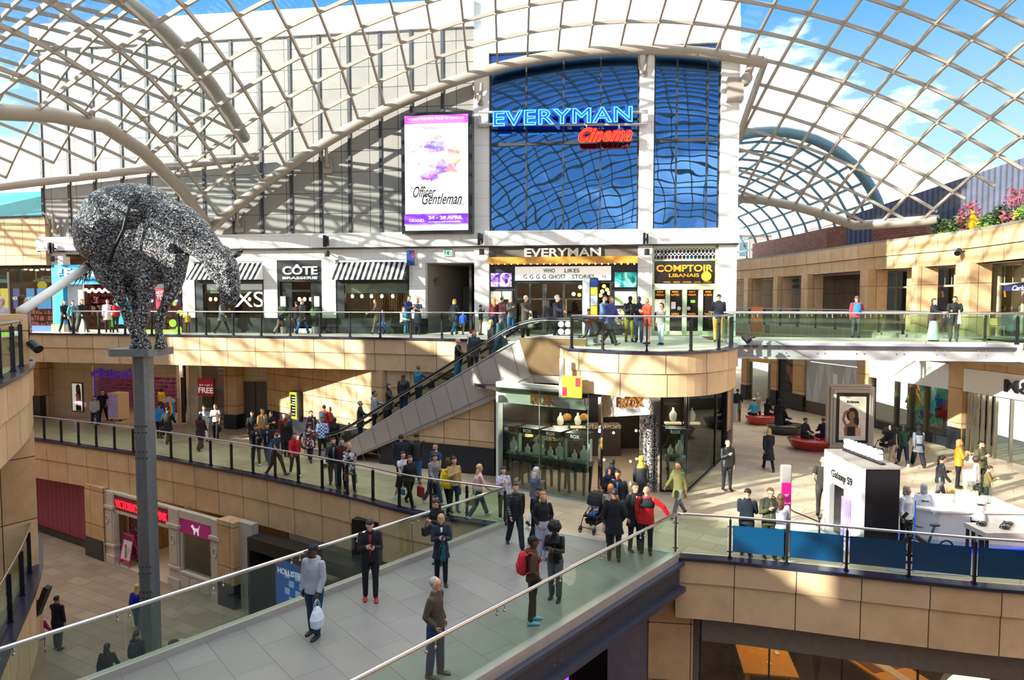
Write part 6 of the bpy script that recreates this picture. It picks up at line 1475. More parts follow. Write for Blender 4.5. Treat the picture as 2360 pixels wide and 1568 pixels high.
text('HOLLISTER', .5, M['wtext'], HL.M(j0 + w3 * .45, .2, 1.85), 'lettering', r, .004, .01, w3 * .75)
text('HCo', .5, mat('dim gold letters', '#a88a4a', .4), HL.M(HL.hit(1050 - 195 + 3, 1316, .2)[0], .2, HL.hit(858, 1316, .2)[1]), 'lettering', r, .004, .01, .5)
p = PZ(396, 1525, 0); p = Vector((-10.3, 20.6, 0)); o = empty('recycling_bin', p, 'oval steel recycling bin with green ringed openings beside the grey pole', 'bin')
q = MB(); q.loft([(p.x, p.y, 0, .42, .25), (p.x, p.y, 1.0, .42, .25)], 24); q.build('body', M['alu'], o)
for sg, c in ((-1, '#2a2c2e'), (1, '#8ac82a')):
 q = MB(); q.loft([(p.x + sg * .19, p.y, 1.0, .16, .17), (p.x + sg * .19, p.y, 1.03, .16, .17)], 16); q.build('opening_ring', mat('bin ring ' + c, c, .4), o); q = MB(); q.loft([(p.x + sg * .19, p.y, 1.03, .1, .11), (p.x + sg * .19, p.y, 1.035, .1, .11)], 16); q.build('hole', M['black'], o)
S(MB().strip([(3.6, 17.6), (4.75, 17.45)], 0, 3.75, .5), 'wall_lower_right_pier', M['stone_big'])
S(MB().strip([(2.72, 18.9), (3.62, 17.75)], 0, 4.3, .3), 'wall_lower_grey', mat('pale grey concrete', '#b4b8bc', .7, noise=.12, ns=3))
GW = frame_ab((-2.5, 21.0), (2.75, 19.1))
g0, g1 = GW.hit(1412, 1450)[0], GW.hit(1497, 1450)[0]
S(MB(GW).box(-3, 5.6, .1, .4, 0, 4.4), 'wall_lower_dark', M['black_g'])
o = empty('digital_window_screen', GW.W(1, 0, 0), 'bright blue and pink screen deep below the footbridge beam', 'advertising screen')
b0, b1 = GW.hit(1236, 1540)[0], GW.hit(1309, 1540)[0]
MB(GW).box(b0, b1, -.02, .1, .2, 2.9).build('screen', cloudy('blue pink screen', ['#2a4ae0', '#2a4ae0', '#8a4ae8', '#e85ad0', '#2a50e8', '#d88ad0'], .7, 1.0, dist=.5), o)
MB(GW).box(b0 - .08, b0, -.04, .1, .1, 3).build('frame', M['black_g'], o)
AP = E2B
apf = [tuple(p) for p in offset_path([tuple(p) for p in E2B], .55)]
q = MB().strip([tuple(p) for p in offset_path([tuple(p) for p in E2B][2:], .22)], 2.75, 3.46, .3); S(q, 'trim_15', mat('taupe soffit frame', '#6e645c', .5))
fr4 = frame_ab((4.7, 17.75), (12, 15.9))
S(MB(fr4).box(0, .28, 0, .3, 0, 3.4), 'trim_16', mat('taupe soffit frame', '#6e645c', .5))
o = empty('electronics_shop', fr4.W(4, .2, 0), 'dim glazed electronics shop front under the right balcony with a glowing fruit emblem', 'shop front')
MB(fr4).box(.28, 14, .2, .212, 0, 3.3).build('glass', glassmat('dark shop glass', '#d8d0c8', .02, graz=.25), o)
q = MB(fr4)
for i in range(6): q.box(.3 + i * 1.75, .34 + i * 1.75, .18, .24, 0, 3.3)
q.build('glazing_joint', M['charcoal'], o)
s_, z_ = fr4.hit(2212, 1560, .1)
ap = [(.26 * math.cos(t_) * (1.0 + .10 * math.cos(2 * t_)), .27 * math.sin(t_) - (.04 * max(0, 1 - (abs(math.cos(t_)) / .3) ** 2) * (1 if math.sin(t_) > 0 else -1))) for t_ in [math.tau * k / 40 for k in range(40)]]
ap = [(x_, y_) for x_, y_ in ap if math.hypot(x_ - .38, y_ - .06) > .15]
k_ = 2.1; pts = [(s_ + .25 + x_ * k_, z_ - .38 + y_ * k_) for x_, y_ in ap]
q = MB(fr4); q.fpoly(pts, .05, .12); q.build('glowing_emblem', emis('soft white emblem', '#ffe6c0', 1.3), o)
S(MB().prism([(5.6, 17.9), (14, 16), (22, 16), (22, 32), (4, 32), (4, 19.8)], .0, .02), 'floor', mat('dark shop floor', '#3a3230', .25))
S(MB().strip([(4.2, 18), (4.2, 32)], 0, 4.4, .1), 'wall_lower_shop', M['dark']); S(MB().strip([(22, 32), (4, 32)], 0, 4.4, .1), 'wall_lower_shop', M['dark'])
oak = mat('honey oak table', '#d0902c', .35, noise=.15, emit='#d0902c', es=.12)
def ptable(p0, p1, w_, label, mats=True):
 d = (Vector(p1) - Vector(p0)); f_ = Fr(p0, tuple(d)); L_ = d.length; o = empty('display_table', f_.W(L_ / 2, 0, 0), label, 'display table')
 MB(f_).box(0, L_, -w_ / 2, w_ / 2, .86, .92).build('table_top', oak, o)
 for a in (.15, L_ - .15):
  for b in (-w_ / 2 + .12, w_ / 2 - .12): MB(f_).box(a - .06, a + .06, b - .06, b + .06, 0, .86).build('leg', oak, o)
 if mats:
  for i in range(3):
   for sg in (-1, 1): MB(f_).box(.4 + i * 1.2, 1.2 + i * 1.2, sg * w_ * .3 - .18, sg * w_ * .3 + .18, .92, .93).build('brown_mat', mat('leather brown mat', '#6a3c1c', .6), o)
  MB(f_).box(.1, L_ - .1, -.15, .15, .92, .935).build('white_runner', M['cream'], o)
  for i in range(9):
   for sg in (-1, 1): c = f_.W(.3 + i * .36, sg * .07, .94); MB().tube([c + Vector((math.cos(t_) * .05, math.sin(t_) * .05, 0)) for t_ in [math.tau * k / 10 for k in range(10)]], .012, 4, closed=True).build('watch', M['black'], o)
 return o
T0 = PZ(1795, 1500, .92); T1 = PZ(1800, 1640, .92)
ptable((8.2, 23.5), (7.4, 18.9), 1.5, 'honey oak display table with people around it in the electronics shop', False)
ptable((9.9, 22.6), (11.2, 18.2), 1.3, 'honey oak display table with brown mats and watches in the shop')
ptable((13.4, 21.6), (15.0, 17.6), 1.2, 'oak display table partly behind the glowing emblem', False)
lamp((8.5, 20.5, 3.9), 300, .8, (1, .86, .65)); lamp((12.5, 20.5, 3.9), 260, .8, (1, .86, .65))
for i in range(6):
 p = Vector((7.4 + R.uniform(0, .9), 19.5 + i * .6, .93)); MB().box(p.x - .06, p.x + .06, p.y - .09, p.y + .09, p.z, p.z + .015).build('tablet', M['white'], origin=True, label='small white device lying on the oak table in the electronics shop', cat='tablet', group='devices on the oak table')
lamp((-6.5, 23.0, 2.2), 15);
p = Vector((-11.6, 15.6, 3.1)); o = empty('wall_floodlight', (-11.0, 15.8, 3.5), 'long black tilted floodlight on the left pier below the walkway', 'floodlight')
c_ = PY(98, 1388, 15.6); fr5 = Fr((c_.x, c_.y), (.9, -.3))
MB().bar(c_ + Vector((.14, 0, .36)), c_ + Vector((-.14, 0, -.3)), .16, .12).build('housing', M['black'], o); MB().tube([c_, c_ + Vector((-.35, .1, .0))], .03, 6).build('arm', M['black'], o)
c_ = PY(84, 796, 16.5); o = empty('wall_floodlight', c_, 'small black floodlight bracketed on the pier at the left edge', 'floodlight'); MB().tube([c_ + Vector((-.12, 0, .05)), c_ + Vector((.12, -.1, -.1))], .11, 10).build('housing', M['black'], o); MB().tube([c_, c_ + Vector((-.3, .1, .05))], .03, 6).build('arm', M['black'], o)
def remeshed(mb, voxel, smooth=3, fac=.5):
 me = bpy.data.meshes.new('t'); bmesh.ops.recalc_face_normals(mb.bm, faces=mb.bm.faces); mb.bm.to_mesh(me); mb.bm.free()
 o = bpy.data.objects.new('t', me); COL.objects.link(o)
 m1 = o.modifiers.new('r', 'REMESH'); m1.mode = 'VOXEL'; m1.voxel_size = voxel
 if smooth: m2 = o.modifiers.new('s', 'SMOOTH'); m2.factor = fac; m2.iterations = smooth
 dg = bpy.context.evaluated_depsgraph_get()
 out = bpy.data.meshes.new_from_object(o.evaluated_get(dg))
 bpy.data.objects.remove(o); bpy.data.meshes.remove(me)
 for p in out.polygons: p.use_smooth = True
 return out
def mosaic(name, scale, cols, bump=1., stretch=(1, 1, 1)):
 m, nt, out = newmat(name); tc = N(nt, 'ShaderNodeTexCoord'); mp = N(nt, 'ShaderNodeMapping'); mp.inputs['Scale'].default_value = stretch
 L(nt, tc.outputs['Object'], mp.inputs[0]); v = N(nt, 'ShaderNodeTexVoronoi', Scale=scale); L(nt, mp.outputs[0], v.inputs['Vector'])
 sx = N(nt, 'ShaderNodeSeparateColor'); L(nt, v.outputs['Color'], sx.inputs[0]); cr = N(nt, 'ShaderNodeValToRGB'); cr.color_ramp.interpolation = 'CONSTANT'
 el = cr.color_ramp.elements; el[0].position = 0; el[0].color = lin(cols[0]); el[1].position = .9; el[1].color = lin(cols[-1])
 for i, c in enumerate(cols[1:-1]): q = el.new(.22 + .66 * i / max(1, len(cols) - 2)); q.color = lin(c)
 L(nt, sx.outputs[0], cr.inputs[0]); b = N(nt, 'ShaderNodeBsdfPrincipled', Roughness=.38, Metallic=.55); L(nt, cr.outputs[0], b.inputs[0])
 v2 = N(nt, 'ShaderNodeTexVoronoi', Scale=scale, feature='DISTANCE_TO_EDGE'); L(nt, mp.outputs[0], v2.inputs['Vector'])
 ml = N(nt, 'ShaderNodeMath', operation='MULTIPLY'); ml.inputs[1].default_value = 4; L(nt, v2.outputs[0], ml.inputs[0]); ad = N(nt, 'ShaderNodeMath', operation='ADD'); L(nt, ml.outputs[0], ad.inputs[0]); L(nt, sx.outputs[1], ad.inputs[1])
 bp = N(nt, 'ShaderNodeBump', Strength=bump, Distance=.035); L(nt, ad.outputs[0], bp.inputs['Height']); L(nt, bp.outputs[0], b.inputs['Normal']); L(nt, b.outputs[0], out.inputs[0]); return m
PXp = Vector((-11.5, 21.2, 0))
hm = mosaic('welded steel chips', 27, ['#26262a', '#4a4b50', '#6a6b6f', '#88898c', '#a9a9ab', '#f2eee6'], .7)
lm = mosaic('finer welded steel chips of the bale', 30, ['#28282c', '#47484c', '#606165', '#7a7b7f', '#96979b', '#f0ede6'], .6)
po = empty('sculpture_column', (PXp.x, PXp.y, 0), 'tall grey steel column with bolt plates carrying the horse sculpture', 'column')
gs = mat('galvanised grey steel', '#7e858c', .45, .35, noise=.15, ns=8)
w_ = .25; ch = .1
oct_ = [(PXp.x + a, PXp.y + b) for a, b in ((-w_, -w_ + ch), (-w_ + ch, -w_), (w_ - ch, -w_), (w_, -w_ + ch), (w_, w_ - ch), (w_ - ch, w_), (-w_ + ch, w_), (-w_, w_ - ch))]
MB().prism(oct_, 0, 9.95).build('shaft', gs, po)
MB().prism([(PXp.x - .75, PXp.y - .55), (PXp.x - .62, PXp.y - .7), (PXp.x + .55, PXp.y - .7), (PXp.x + .72, PXp.y - .5), (PXp.x + .72, PXp.y + .5), (PXp.x - .75, PXp.y + .5)], 9.9, 10.12).build('cap_plate', gs, po)
MB().prism([(PXp.x - .3, PXp.y - .3), (PXp.x + .3, PXp.y - .3), (PXp.x + .3, PXp.y + .3), (PXp.x - .3, PXp.y + .3)], 0, .12).build('foot_plate', gs, po)
for zc in (7.2, 2.75):
 for i in range(4):
  for dz in (-.5, -.3, .3, .5):
   x_ = PXp.x - .17 + i * .115; MB().tube([(x_, PXp.y - w_ + .02, zc + dz), (x_, PXp.y - w_ - .02, zc + dz)], .022, 6).build('bolt', M['charcoal'], po)
ho = empty('horse_sculpture', (PXp.x, PXp.y, 10.12), 'giant horse sculpture of welded steel chips carrying a bulging bale on a column', 'sculpture')
def hp(px, py, dy=0.): return PY(px, py, PXp.y + dy)
def rel(me, root):
 for v in me.vertices: v.co -= root.location
 return me
K = 21.2 / FPX
q = MB()
def hell(px, py, rx, ry, dep, dy=0., rot=0.): q.ell(hp(px, py, dy), (rx * K, dep, ry * K), 20, Matrix.Rotation(math.radians(rot), 3, 'Y'))
hell(318, 575, 92, 66, .78, .1, -4); hell(378, 555, 62, 74, .72, -.1, 12); hell(352, 610, 66, 46, .62, 0); hell(262, 590, 48, 52, .7, .25)
hell(405, 540, 38, 52, .5, -.2, 30)
def hc(pts, rr, n=12): q.tube([hp(*p) for p in pts], [r_ * K for r_ in rr], n)
hc([(372, 500, -.1), (410, 520, -.2), (450, 545, -.3), (480, 575, -.4), (500, 600, -.45)], [48, 52, 42, 33, 28], 16)
hc([(478, 575, -.42), (500, 592, -.45), (517, 622, -.5), (527, 655, -.5), (530, 683, -.5), (527, 700, -.48)], [22, 34, 33, 26, 21, 15], 16)   # head
hc([(497, 610, -.45), (505, 640, -.48)], [27, 20], 12)
hc([(400, 590, -.35), (402, 640, -.4), (396, 672, -.38), (380, 705, -.3), (368, 735, -.28), (366, 765, -.25), (370, 782, -.3)], [34, 23, 17, 10.5, 12.5, 8.5, 10.5])
hc([(340, 610, -.4), (338, 655, -.45), (333, 700, -.42), (331, 722, -.42), (326, 760, -.4), (330, 782, -.45)], [26, 19, 12.5, 14.5, 9, 11.5])
hc([(245, 600, -.1), (252, 640, -.2), (272, 672, -.1), (283, 700, -.05), (297, 740, -.15), (308, 765, -.2), (312, 780, -.25)], [34, 28, 15, 10.5, 11, 9, 11])
hc([(292, 610, .45), (300, 655, .4), (311, 690, .35), (318, 735, .3), (325, 765, .25), (332, 780, .2)], [32, 22, 14, 10, 9, 11])
rel_me = rel(remeshed(q, .045, 3), ho); link('body', rel_me, hm, ho)
for nm, pts in (('hoof', (371, 790, -.32)), ('hoof', (332, 791, -.47)), ('hoof', (314, 791, -.27)), ('hoof', (334, 789, .18))):
 c = hp(*pts); MB().loft([(c.x, c.y, 10.12, .2, .22), (c.x, c.y, 10.34, .15, .16), (c.x, c.y + .02, 10.5, .09, .1)], 14).build('hoof', hm, ho, smooth=True)
q = MB(); hell(297, 482, 104, 58, .95, -.0, -6); hell(236, 535, 53, 68, .98, -.1, 10); hell(230, 562, 46, 42, .85, -.15); hell(345, 478, 70, 42, .8, .1, 12)
link('bale', rel(remeshed(q, .05, 6), ho), lm, ho)
MB().tube([hp(322, 448, -.75), hp(296, 480, -.98), hp(284, 530, -1.02), hp(262, 575, -.95), hp(252, 605, -.7)], .05, 6).build('strap', mat('dark strap', '#141417', .5), ho, smooth=True)
for px, dy in ((520, -.25), (548, -.62)):
 b_ = hp(px - 8 if px > 530 else px, 592, dy); t_ = hp(px + (14 if px > 530 else 6), 574, dy - .02); q = MB(); q.tube([b_, b_.lerp(t_, .45), t_], [.06, .1, .015], 8, sx=.5); q.build('ear', hm, ho, smooth=True)
MB().ell(hp(532, 625, -.85), (.05, .05, .04), 10).build('eye', M['black'], ho)
q = MB()
def neckpt(u, dy):
 A = [Vector(v) for v in ((345, 478), (385, 478), (430, 497), (470, 530), (505, 565), (520, 583))]; x = u * (len(A) - 1); i = min(int(x), len(A) - 2); p = A[i].lerp(A[i + 1], x - i); return p
for i in range(190):
 u = R.random(); p = neckpt(u, 0); l_ = R.uniform(14, 34) * (1.1 - u * .5); dy = R.uniform(-.55, -.15)
 a_ = hp(p.x + R.uniform(-3, 3), p.y + R.uniform(0, 6), dy * .6); b_ = hp(p.x + R.uniform(-16, 6), p.y + l_, dy - .35); q.tube([a_, a_.lerp(b_, .5) + Vector((0, -.08, .02)), b_], [.028, .022, .004], 4)
q.build('mane', hm, ho)
q = MB()
for i in range(46):
 a_ = hp(208 + R.uniform(-4, 6), 598 + R.uniform(-2, 6), -.1); e_ = hp(R.uniform(165, 205), R.uniform(630, 665), R.uniform(-.2, .1)); q.tube([a_, a_.lerp(e_, .5) + Vector((R.uniform(-.1, .1), 0, .06)), e_], [.025, .018, .004], 4)
q.build('tail', hm, ho)
a_ = PY(48, 718, 17.2); b_ = PY(196, 619, 20.9)
MB().tube([a_, b_], .12, 14).build('white_tube', M['white'], label='thick white tube slanting from the left pier up to the horse tail', cat='tube', origin=True, smooth=True)
SK = {'l': '#d9a384', 'm': '#c08a68', 't': '#a8714c', 'd': '#5f3a26'}
def cloth(col, kind='plain', c2=None):
 key = ('cl', col, kind, c2)
 if key in MC: return MC[key]
 if kind == 'plain': m = mat('cloth ' + col, col, .85, noise=.12, ns=9, bump=.25)
 elif kind == 'leather': m = mat('leather ' + col, col, .32, noise=.12, ns=9, bump=.4)
 elif kind == 'denim': m = mat('denim ' + col, col, .85, noise=.22, ns=7, bump=.2)
 elif kind == 'floral': m = cloudy('floral ' + col, [col, col, c2 or '#c85a7a', col, '#e8e0d8', col], 16, 0, .8, mode='cells')
 elif kind == 'plaid':
  m, nt, out = newmat('plaid ' + col); tc = N(nt, 'ShaderNodeTexCoord'); ck = N(nt, 'ShaderNodeTexChecker', Scale=14.); ck.inputs[1].default_value = lin(col); ck.inputs[2].default_value = lin(c2 or '#e8ecf4'); L(nt, tc.outputs['Object'], ck.inputs[0])
  b = N(nt, 'ShaderNodeBsdfPrincipled', Roughness=.85); L(nt, ck.outputs[0], b.inputs[0]); L(nt, b.outputs[0], out.inputs[0])
 else:   # horizontal quilting or stripes
  m, nt, out = newmat(kind + ' ' + col); tc = N(nt, 'ShaderNodeTexCoord'); wv = N(nt, 'ShaderNodeTexWave', Scale=5.5 if kind == 'puffer' else 9, Distortion=.6 if kind == 'puffer' else 0); wv.bands_direction = 'Z'; L(nt, tc.outputs['Object'], wv.inputs[0])
  b = N(nt, 'ShaderNodeBsdfPrincipled', Roughness=.45 if kind == 'puffer' else .8); b.inputs[0].default_value = lin(col)
  if kind == 'puffer': bp = N(nt, 'ShaderNodeBump', Strength=.35, Distance=.015); L(nt, wv.outputs[1], bp.inputs['Height']); L(nt, bp.outputs[0], b.inputs['Normal'])
  else:
   mx = N(nt, 'ShaderNodeMix', data_type='RGBA'); mx.inputs[6].default_value = lin(col); mx.inputs[7].default_value = lin(c2 or '#f0f0f0'); g = N(nt, 'ShaderNodeMath', operation='GREATER_THAN'); g.inputs[1].default_value = .5
   L(nt, wv.outputs[1], g.inputs[0]); L(nt, g.outputs[0], mx.inputs[0]); L(nt, mx.outputs[2], b.inputs[0])
  L(nt, b.outputs[0], out.inputs[0])
 MC[key] = m; return m
rad = math.radians
POSE = {   # legs: (swing, bend) left,right ; arms: (forward, out, elbow, inward) left,right ; lean, head pitch
 'stand': ([(3, 2), (-2, 2)], [(2, 8, 12, 5), (-2, 8, 12, 5)], 0, 0),
 'stand2': ([(8, 6), (-4, 1)], [(6, 10, 20, 10), (0, 8, 10, 5)], 0, 5),
 'walk': ([(24, 4), (-14, 20)], [(-20, 8, 15, 5), (22, 8, 25, 5)], 3, 3),
 'walk2': ([(-16, 24), (26, 5)], [(20, 8, 28, 5), (-18, 8, 12, 5)], 3, 3),
 'phone': ([(4, 3), (-3, 3)], [(18, 6, 95, 32), (20, 6, 98, 34)], 3, 26),
 'phonewalk': ([(22, 4), (-14, 22)], [(18, 6, 95, 30), (10, 8, 30, 5)], 3, 18),
 'pocket': ([(4, 3), (-4, 2)], [(-12, 16, 48, 26), (-12, 16, 48, 26)], 0, 0),
 'fold': ([(3, 2), (-3, 2)], [(14, 12, 92, 62), (16, 12, 96, 62)], 0, 6),
 'lean': ([(-4, 2), (4, 12)], [(42, 8, 45, 18), (42, 8, 45, 18)], 14, 14),
 'push': ([(18, 5), (-14, 22)], [(28, 6, 42, 4), (28, 6, 42, 4)], 6, 6),
 'call': ([(3, 2), (-3, 4)], [(35, 22, 128, 18), (0, 8, 14, 5)], 0, 4),
 'call2': ([(3, 2), (-3, 4)], [(0, 8, 14, 5), (35, 22, 128, 18)], 0, 4),
 'rail': ([(2, 3), (-3, 3)], [(4, 8, 12, 5), (48, 10, 28, 2)], 0, 0),
 'rail2': ([(2, 3), (-3, 3)], [(48, 10, 28, 2), (4, 8, 12, 5)], 0, 0),
 'side': ([(3, 2), (-3, 2)], [(0, 8, 10, 5), (6, 55, 8, -12)], 0, 0),
 'sit': ([(84, 82), (80, 78)], [(22, 8, 55, 20), (22, 8, 55, 20)], 6, 8),
 'chest': ([(3, 2), (-3, 2)], [(0, 8, 12, 5), (18, 10, 118, 42)], 0, 4),
 'cross': ([(4, 3), (10, 14)], [(24, 6, 78, 40), (24, 6, 78, 40)], 8, 14),
}
NP = [0]
def person(loc, rz, H, pose, top, tc, bot, bc, hair, hc_, skin, label, q=1, female=False, yaw=0, bags=(), group=None, cat='person', open_=None, parts=()):
 """one figure: continuous body, separate clothes, hair and shoes as its children"""
 vox = (.011, .017, .024)[q]; k = H / 1.72; legs, arms, lean, hpit = POSE[pose]
 root = empty('person', loc, label, cat, group, rz); NP[0] += 1
 child = H < 1.35
 W_ = .98 if female else 1.07
 if child: W_ = 1.05
 hipx = .088 * W_; J = {}
 ank = []
 for i, sg in enumerate((1, -1)):
  a, b = rad(legs[i][0]), rad(legs[i][1]); hip = Vector((sg * hipx, 0, 0)); kn = hip + .43 * Vector((sg * .02, -math.sin(a), -math.cos(a))); an = kn + .41 * Vector((0, -math.sin(a - b), -math.cos(a - b))); J['l%d' % i] = [hip, kn, an, a - b]; ank.append(an.z)
 hz_ = .085 - min(ank) if pose != 'sit' else .50
 if pose == 'sit': hz_ = max(.085 - min(ank), .42)
 for i in (0, 1):
  for n in range(3): J['l%d' % i][n] = J['l%d' % i][n] + Vector((0, 0, hz_))
 dz = hz_ - .92; tl = math.tan(rad(lean))
 def T(p):
  p = Vector(p); p.z += dz; h = max(0, p.z - hz_); p.y -= h * tl; return p
 def arm(i):
  sg = 1 if i == 0 else -1; f, s, e, inn = (rad(v) for v in arms[i]); sh = T((sg * .168 * W_, .0, 1.395))
  el = sh + .28 * Vector((sg * math.sin(s), -math.sin(f) * math.cos(s), -math.cos(f) * math.cos(s)))
  g = f + e; d = Vector((-sg * math.sin(inn) + sg * math.sin(s) * .4, -math.sin(g) * math.cos(inn), -math.cos(g) * math.cos(inn))).normalized()
  wr = el + .245 * d; return sh, el, wr, d, sg
 A = [arm(0), arm(1)]
 hc0 = T((0, -.01, 1.615)); rot = Matrix.Rotation(rad(yaw), 3, 'Z') @ Matrix.Rotation(rad(hpit), 3, 'X')
 piv = T((0, .0, 1.52))
 def Hd(p): return piv + rot @ (Vector(p) + (hc0 - piv))
 hs_ = 1.2 if child else 1.06
 m = MB(); fem = 1 if female else 0
 m.loft([(*T((0, 0, z)).xy, z + dz, rx * W_, ry) for z, rx, ry in ((.86, .13, .09), (.93, .148, .1), (1.06, .115 if fem else .128, .082), (1.2, .13, .09), (1.3, .145, .095), (1.39, .15, .075), (1.44, .075, .06), (1.47, .052, .052))], 14)
 m.tube([T((0, .005, 1.42)), T((0, 0, 1.48)), Hd((0, .012, -.06))], [.055, .05, .05], 10)
 def HE(c, r, s=12): m.ell(Hd(Vector(c) * hs_), tuple(v * hs_ for v in r), s, rot)
 HE((0, .012, .022), (.074, .09, .088), 16); HE((0, -.018, -.03), (.056, .066, .082), 14); HE((0, -.055, -.088), (.026, .024, .022), 8)
 HE((0, -.094, -.018), (.013, .02, .024), 8)
 for sg in (-1, 1): HE((sg * .073, .01, -.012), (.012, .018, .03), 8)
 for i in (0, 1):
  sh, el, wr, d, sg = A[i]; m.ell(sh, .05 * W_, 8); m.tube([sh, sh.lerp(el, .5), el, el.lerp(wr, .35), wr], [.05 * W_, .043 * W_, .036, .037, .024], 9)
  hip, kn, an, sa = J['l%d' % i]; m.tube([hip, hip.lerp(kn, .5), kn, kn.lerp(an, .35), an], [.085 * W_, .072 * W_, .052, .052, .034], 10)
 me = remeshed(m, vox, 2)
 bm = MB(); bm.bm.from_mesh(me); bpy.data.meshes.remove(me)
 for f in bm.bm.faces: f.smooth = True
 if k * 1: pass
 hands = []
 for i in (0, 1):       # hands: palm, four fingers of unequal length, thumb
  sh, el, wr, d, sg = A[i]; up = Vector((0, 0, 1)); side = d.cross(Vector((sg, 0, 0)))
  if side.length < .2: side = d.cross(Vector((0, 0, 1)))
  side.normalize(); nr = d.cross(side).normalized()      # side: across the palm, nr: palm normal
  if side.y > 0: side = -side
  inw = nr if nr.x * sg < 0 else -nr
  pc = wr + d * .045; rr = Matrix((side, inw, d)).transposed()
  bm.ell(pc, (.036, .014, .05), 8, rr); hands.append(wr + d * .11)
  for j, ln in enumerate((.068, .076, .07, .054)):
   b0 = wr + d * .085 + side * (.027 - j * .018); c1 = b0 + d * ln * .5 + inw * .008; c2 = c1 + (d * .45 + inw * .75).normalized() * ln * .5
   bm.tube([b0, c1, c2], [.0088, .008, .0062], 5)
  t0 = wr + d * .03 + side * .03; bm.tube([t0, t0 + d * .035 + side * .022 + inw * .012, t0 + d * .062 + side * .018 + inw * .026], [.011, .0095, .007], 5)
 bm.mi = 1
 for sg in (-1, 1):
  bm.ell(Hd(Vector((sg * .029, -.0845, .004)) * hs_), (.011 * hs_, .007, .006 * hs_), 6, rot)
  if q < 2: bm.tube([Hd(Vector((sg * .014, -.09, .024)) * hs_), Hd(Vector((sg * .044, -.079, .025)) * hs_)], .0045, 4)
 bm.mi = 2; bm.tube([Hd(Vector((-.022, -.079, -.054)) * hs_), Hd(Vector((0, -.086, -.053)) * hs_), Hd(Vector((.022, -.079, -.054)) * hs_)], .006, 5)
 def fin(mb_, name, mats_, sm=False):
  bmesh.ops.scale(mb_.bm, vec=(k, k, k), verts=mb_.bm.verts); me_ = bpy.data.meshes.new(name); mb_.bm.to_mesh(me_); mb_.bm.free()
  if sm:
   for p in me_.polygons: p.use_smooth = True
  return link(name, me_, mats_, root)
 fin(bm, 'body', [mat('skin ' + skin, SK[skin], .55, noise=.05), mat('dark eye', '#1a120e', .3), mat('lips ' + skin, '#a0584e' if skin != 'd' else '#5a2c26', .5)], True)
 def clothes(name, mb_, m_, sm=2):
  me_ = remeshed(mb_, vox, sm)
  for v in me_.vertices: v.co *= k
  return link(name, me_, m_, root)
 kinds = top.split('_'); tk = kinds[0]; pat = kinds[1] if len(kinds) > 1 else 'plain'; c2 = None
 if '|' in tc: tc, c2 = tc.split('|')
 g = {'tee': .012, 'shirt': .018, 'jacket': .023, 'puffer': .036, 'coat': .028, 'long': .028, 'dress': .018, 'hoodie': .028, 'gown': .03}.get(tk, .02)
 hem = {'tee': .87, 'shirt': .86, 'jacket': .84, 'puffer': .80, 'coat': .66, 'long': .50, 'dress': .52, 'hoodie': .84, 'gown': .12}.get(tk, .86)
 m = MB(); fl = .0
 rings = [(hem + dz if hem > .5 else hem, 0, 0)] ; rr = []
 def ring(z, rx, ry): rr.append((*T((0, .0, z)).xy, z + dz, (rx + g) * W_, ry + g))
 if tk != 'gown' and pose != 'sit':
  if hem < .8:
   st = abs(math.sin(rad(legs[0][0]))) * (.92 - hem) * .75
   ring(hem, .165 + (.92 - hem) * .12, .12 + st); ring(.8, .16, .115 + st * .4)
  else: ring(hem, .158, .116)
 elif tk == 'gown': ring(.12, .25, .24 + .1); ring(.5, .21, .2)
 ring(.93, .156, .112); ring(1.06, .124 if fem else .142, .1); ring(1.2, .14, .106); ring(1.3, .146, .1 + (.018 if fem else 0)); ring(1.375, .138, .082); ring(1.425, .1 - g * .4, .066); ring(1.455, .066, .06)
 if tk in ('jacket', 'coat', 'long', 'puffer', 'hoodie'): ring(1.49, .055, .05)
 m.loft(rr, 16)
 slv = {'tee': 1, 'dress': 0}.get(tk, 2)
 for i in (0, 1):
  sh, el, wr, d, sg = A[i]; g2 = g * .85 + .004
  m.ell(sh, (.047 * W_ + g2 * .7,) * 3, 10)
  if slv == 2: m.tube([sh.lerp(el, .08), sh.lerp(el, .5), el, el.lerp(wr, .5), wr - d * .0], [.046 * W_ + g2 * .75, .043 * W_ + g2 * .8, .039 + g2 * .85, .037 + g2 * .75, .03 + g2 * .8], 10)
  else: m.tube([sh.lerp(el, .06), sh.lerp(el, .62)], [.05 * W_ + g2, .046 * W_ + g2 + .004], 10)
 if tk == 'hoodie' or 'hood' in parts: m.ell(T((0, .085, 1.44)), (.1, .06, .07), 12)
 if pose == 'sit' and hem < .8:
  for i in (0, 1): hip, kn, an, sa = J['l%d' % i]; m.tube([hip, kn], [.13, .1], 10)
 clothes({'tee': 't_shirt', 'long': 'long_coat'}.get(tk, tk), m, cloth(tc, {'puffer': 'puffer'}.get(tk, pat), c2))
 if open_:                     # inner shirt showing in the open front
  mb_ = MB(); mb_.loft([(*T((0, -.012 - g * .9, z)).xy, z + dz, .045, ry + g * .3) for z, ry in ((.9, .1), (1.06, .088), (1.2, .094), (1.3, .1), (1.42, .07))], 10); o_ = fin(mb_, 'inner_shirt', [cloth(open_)], True)
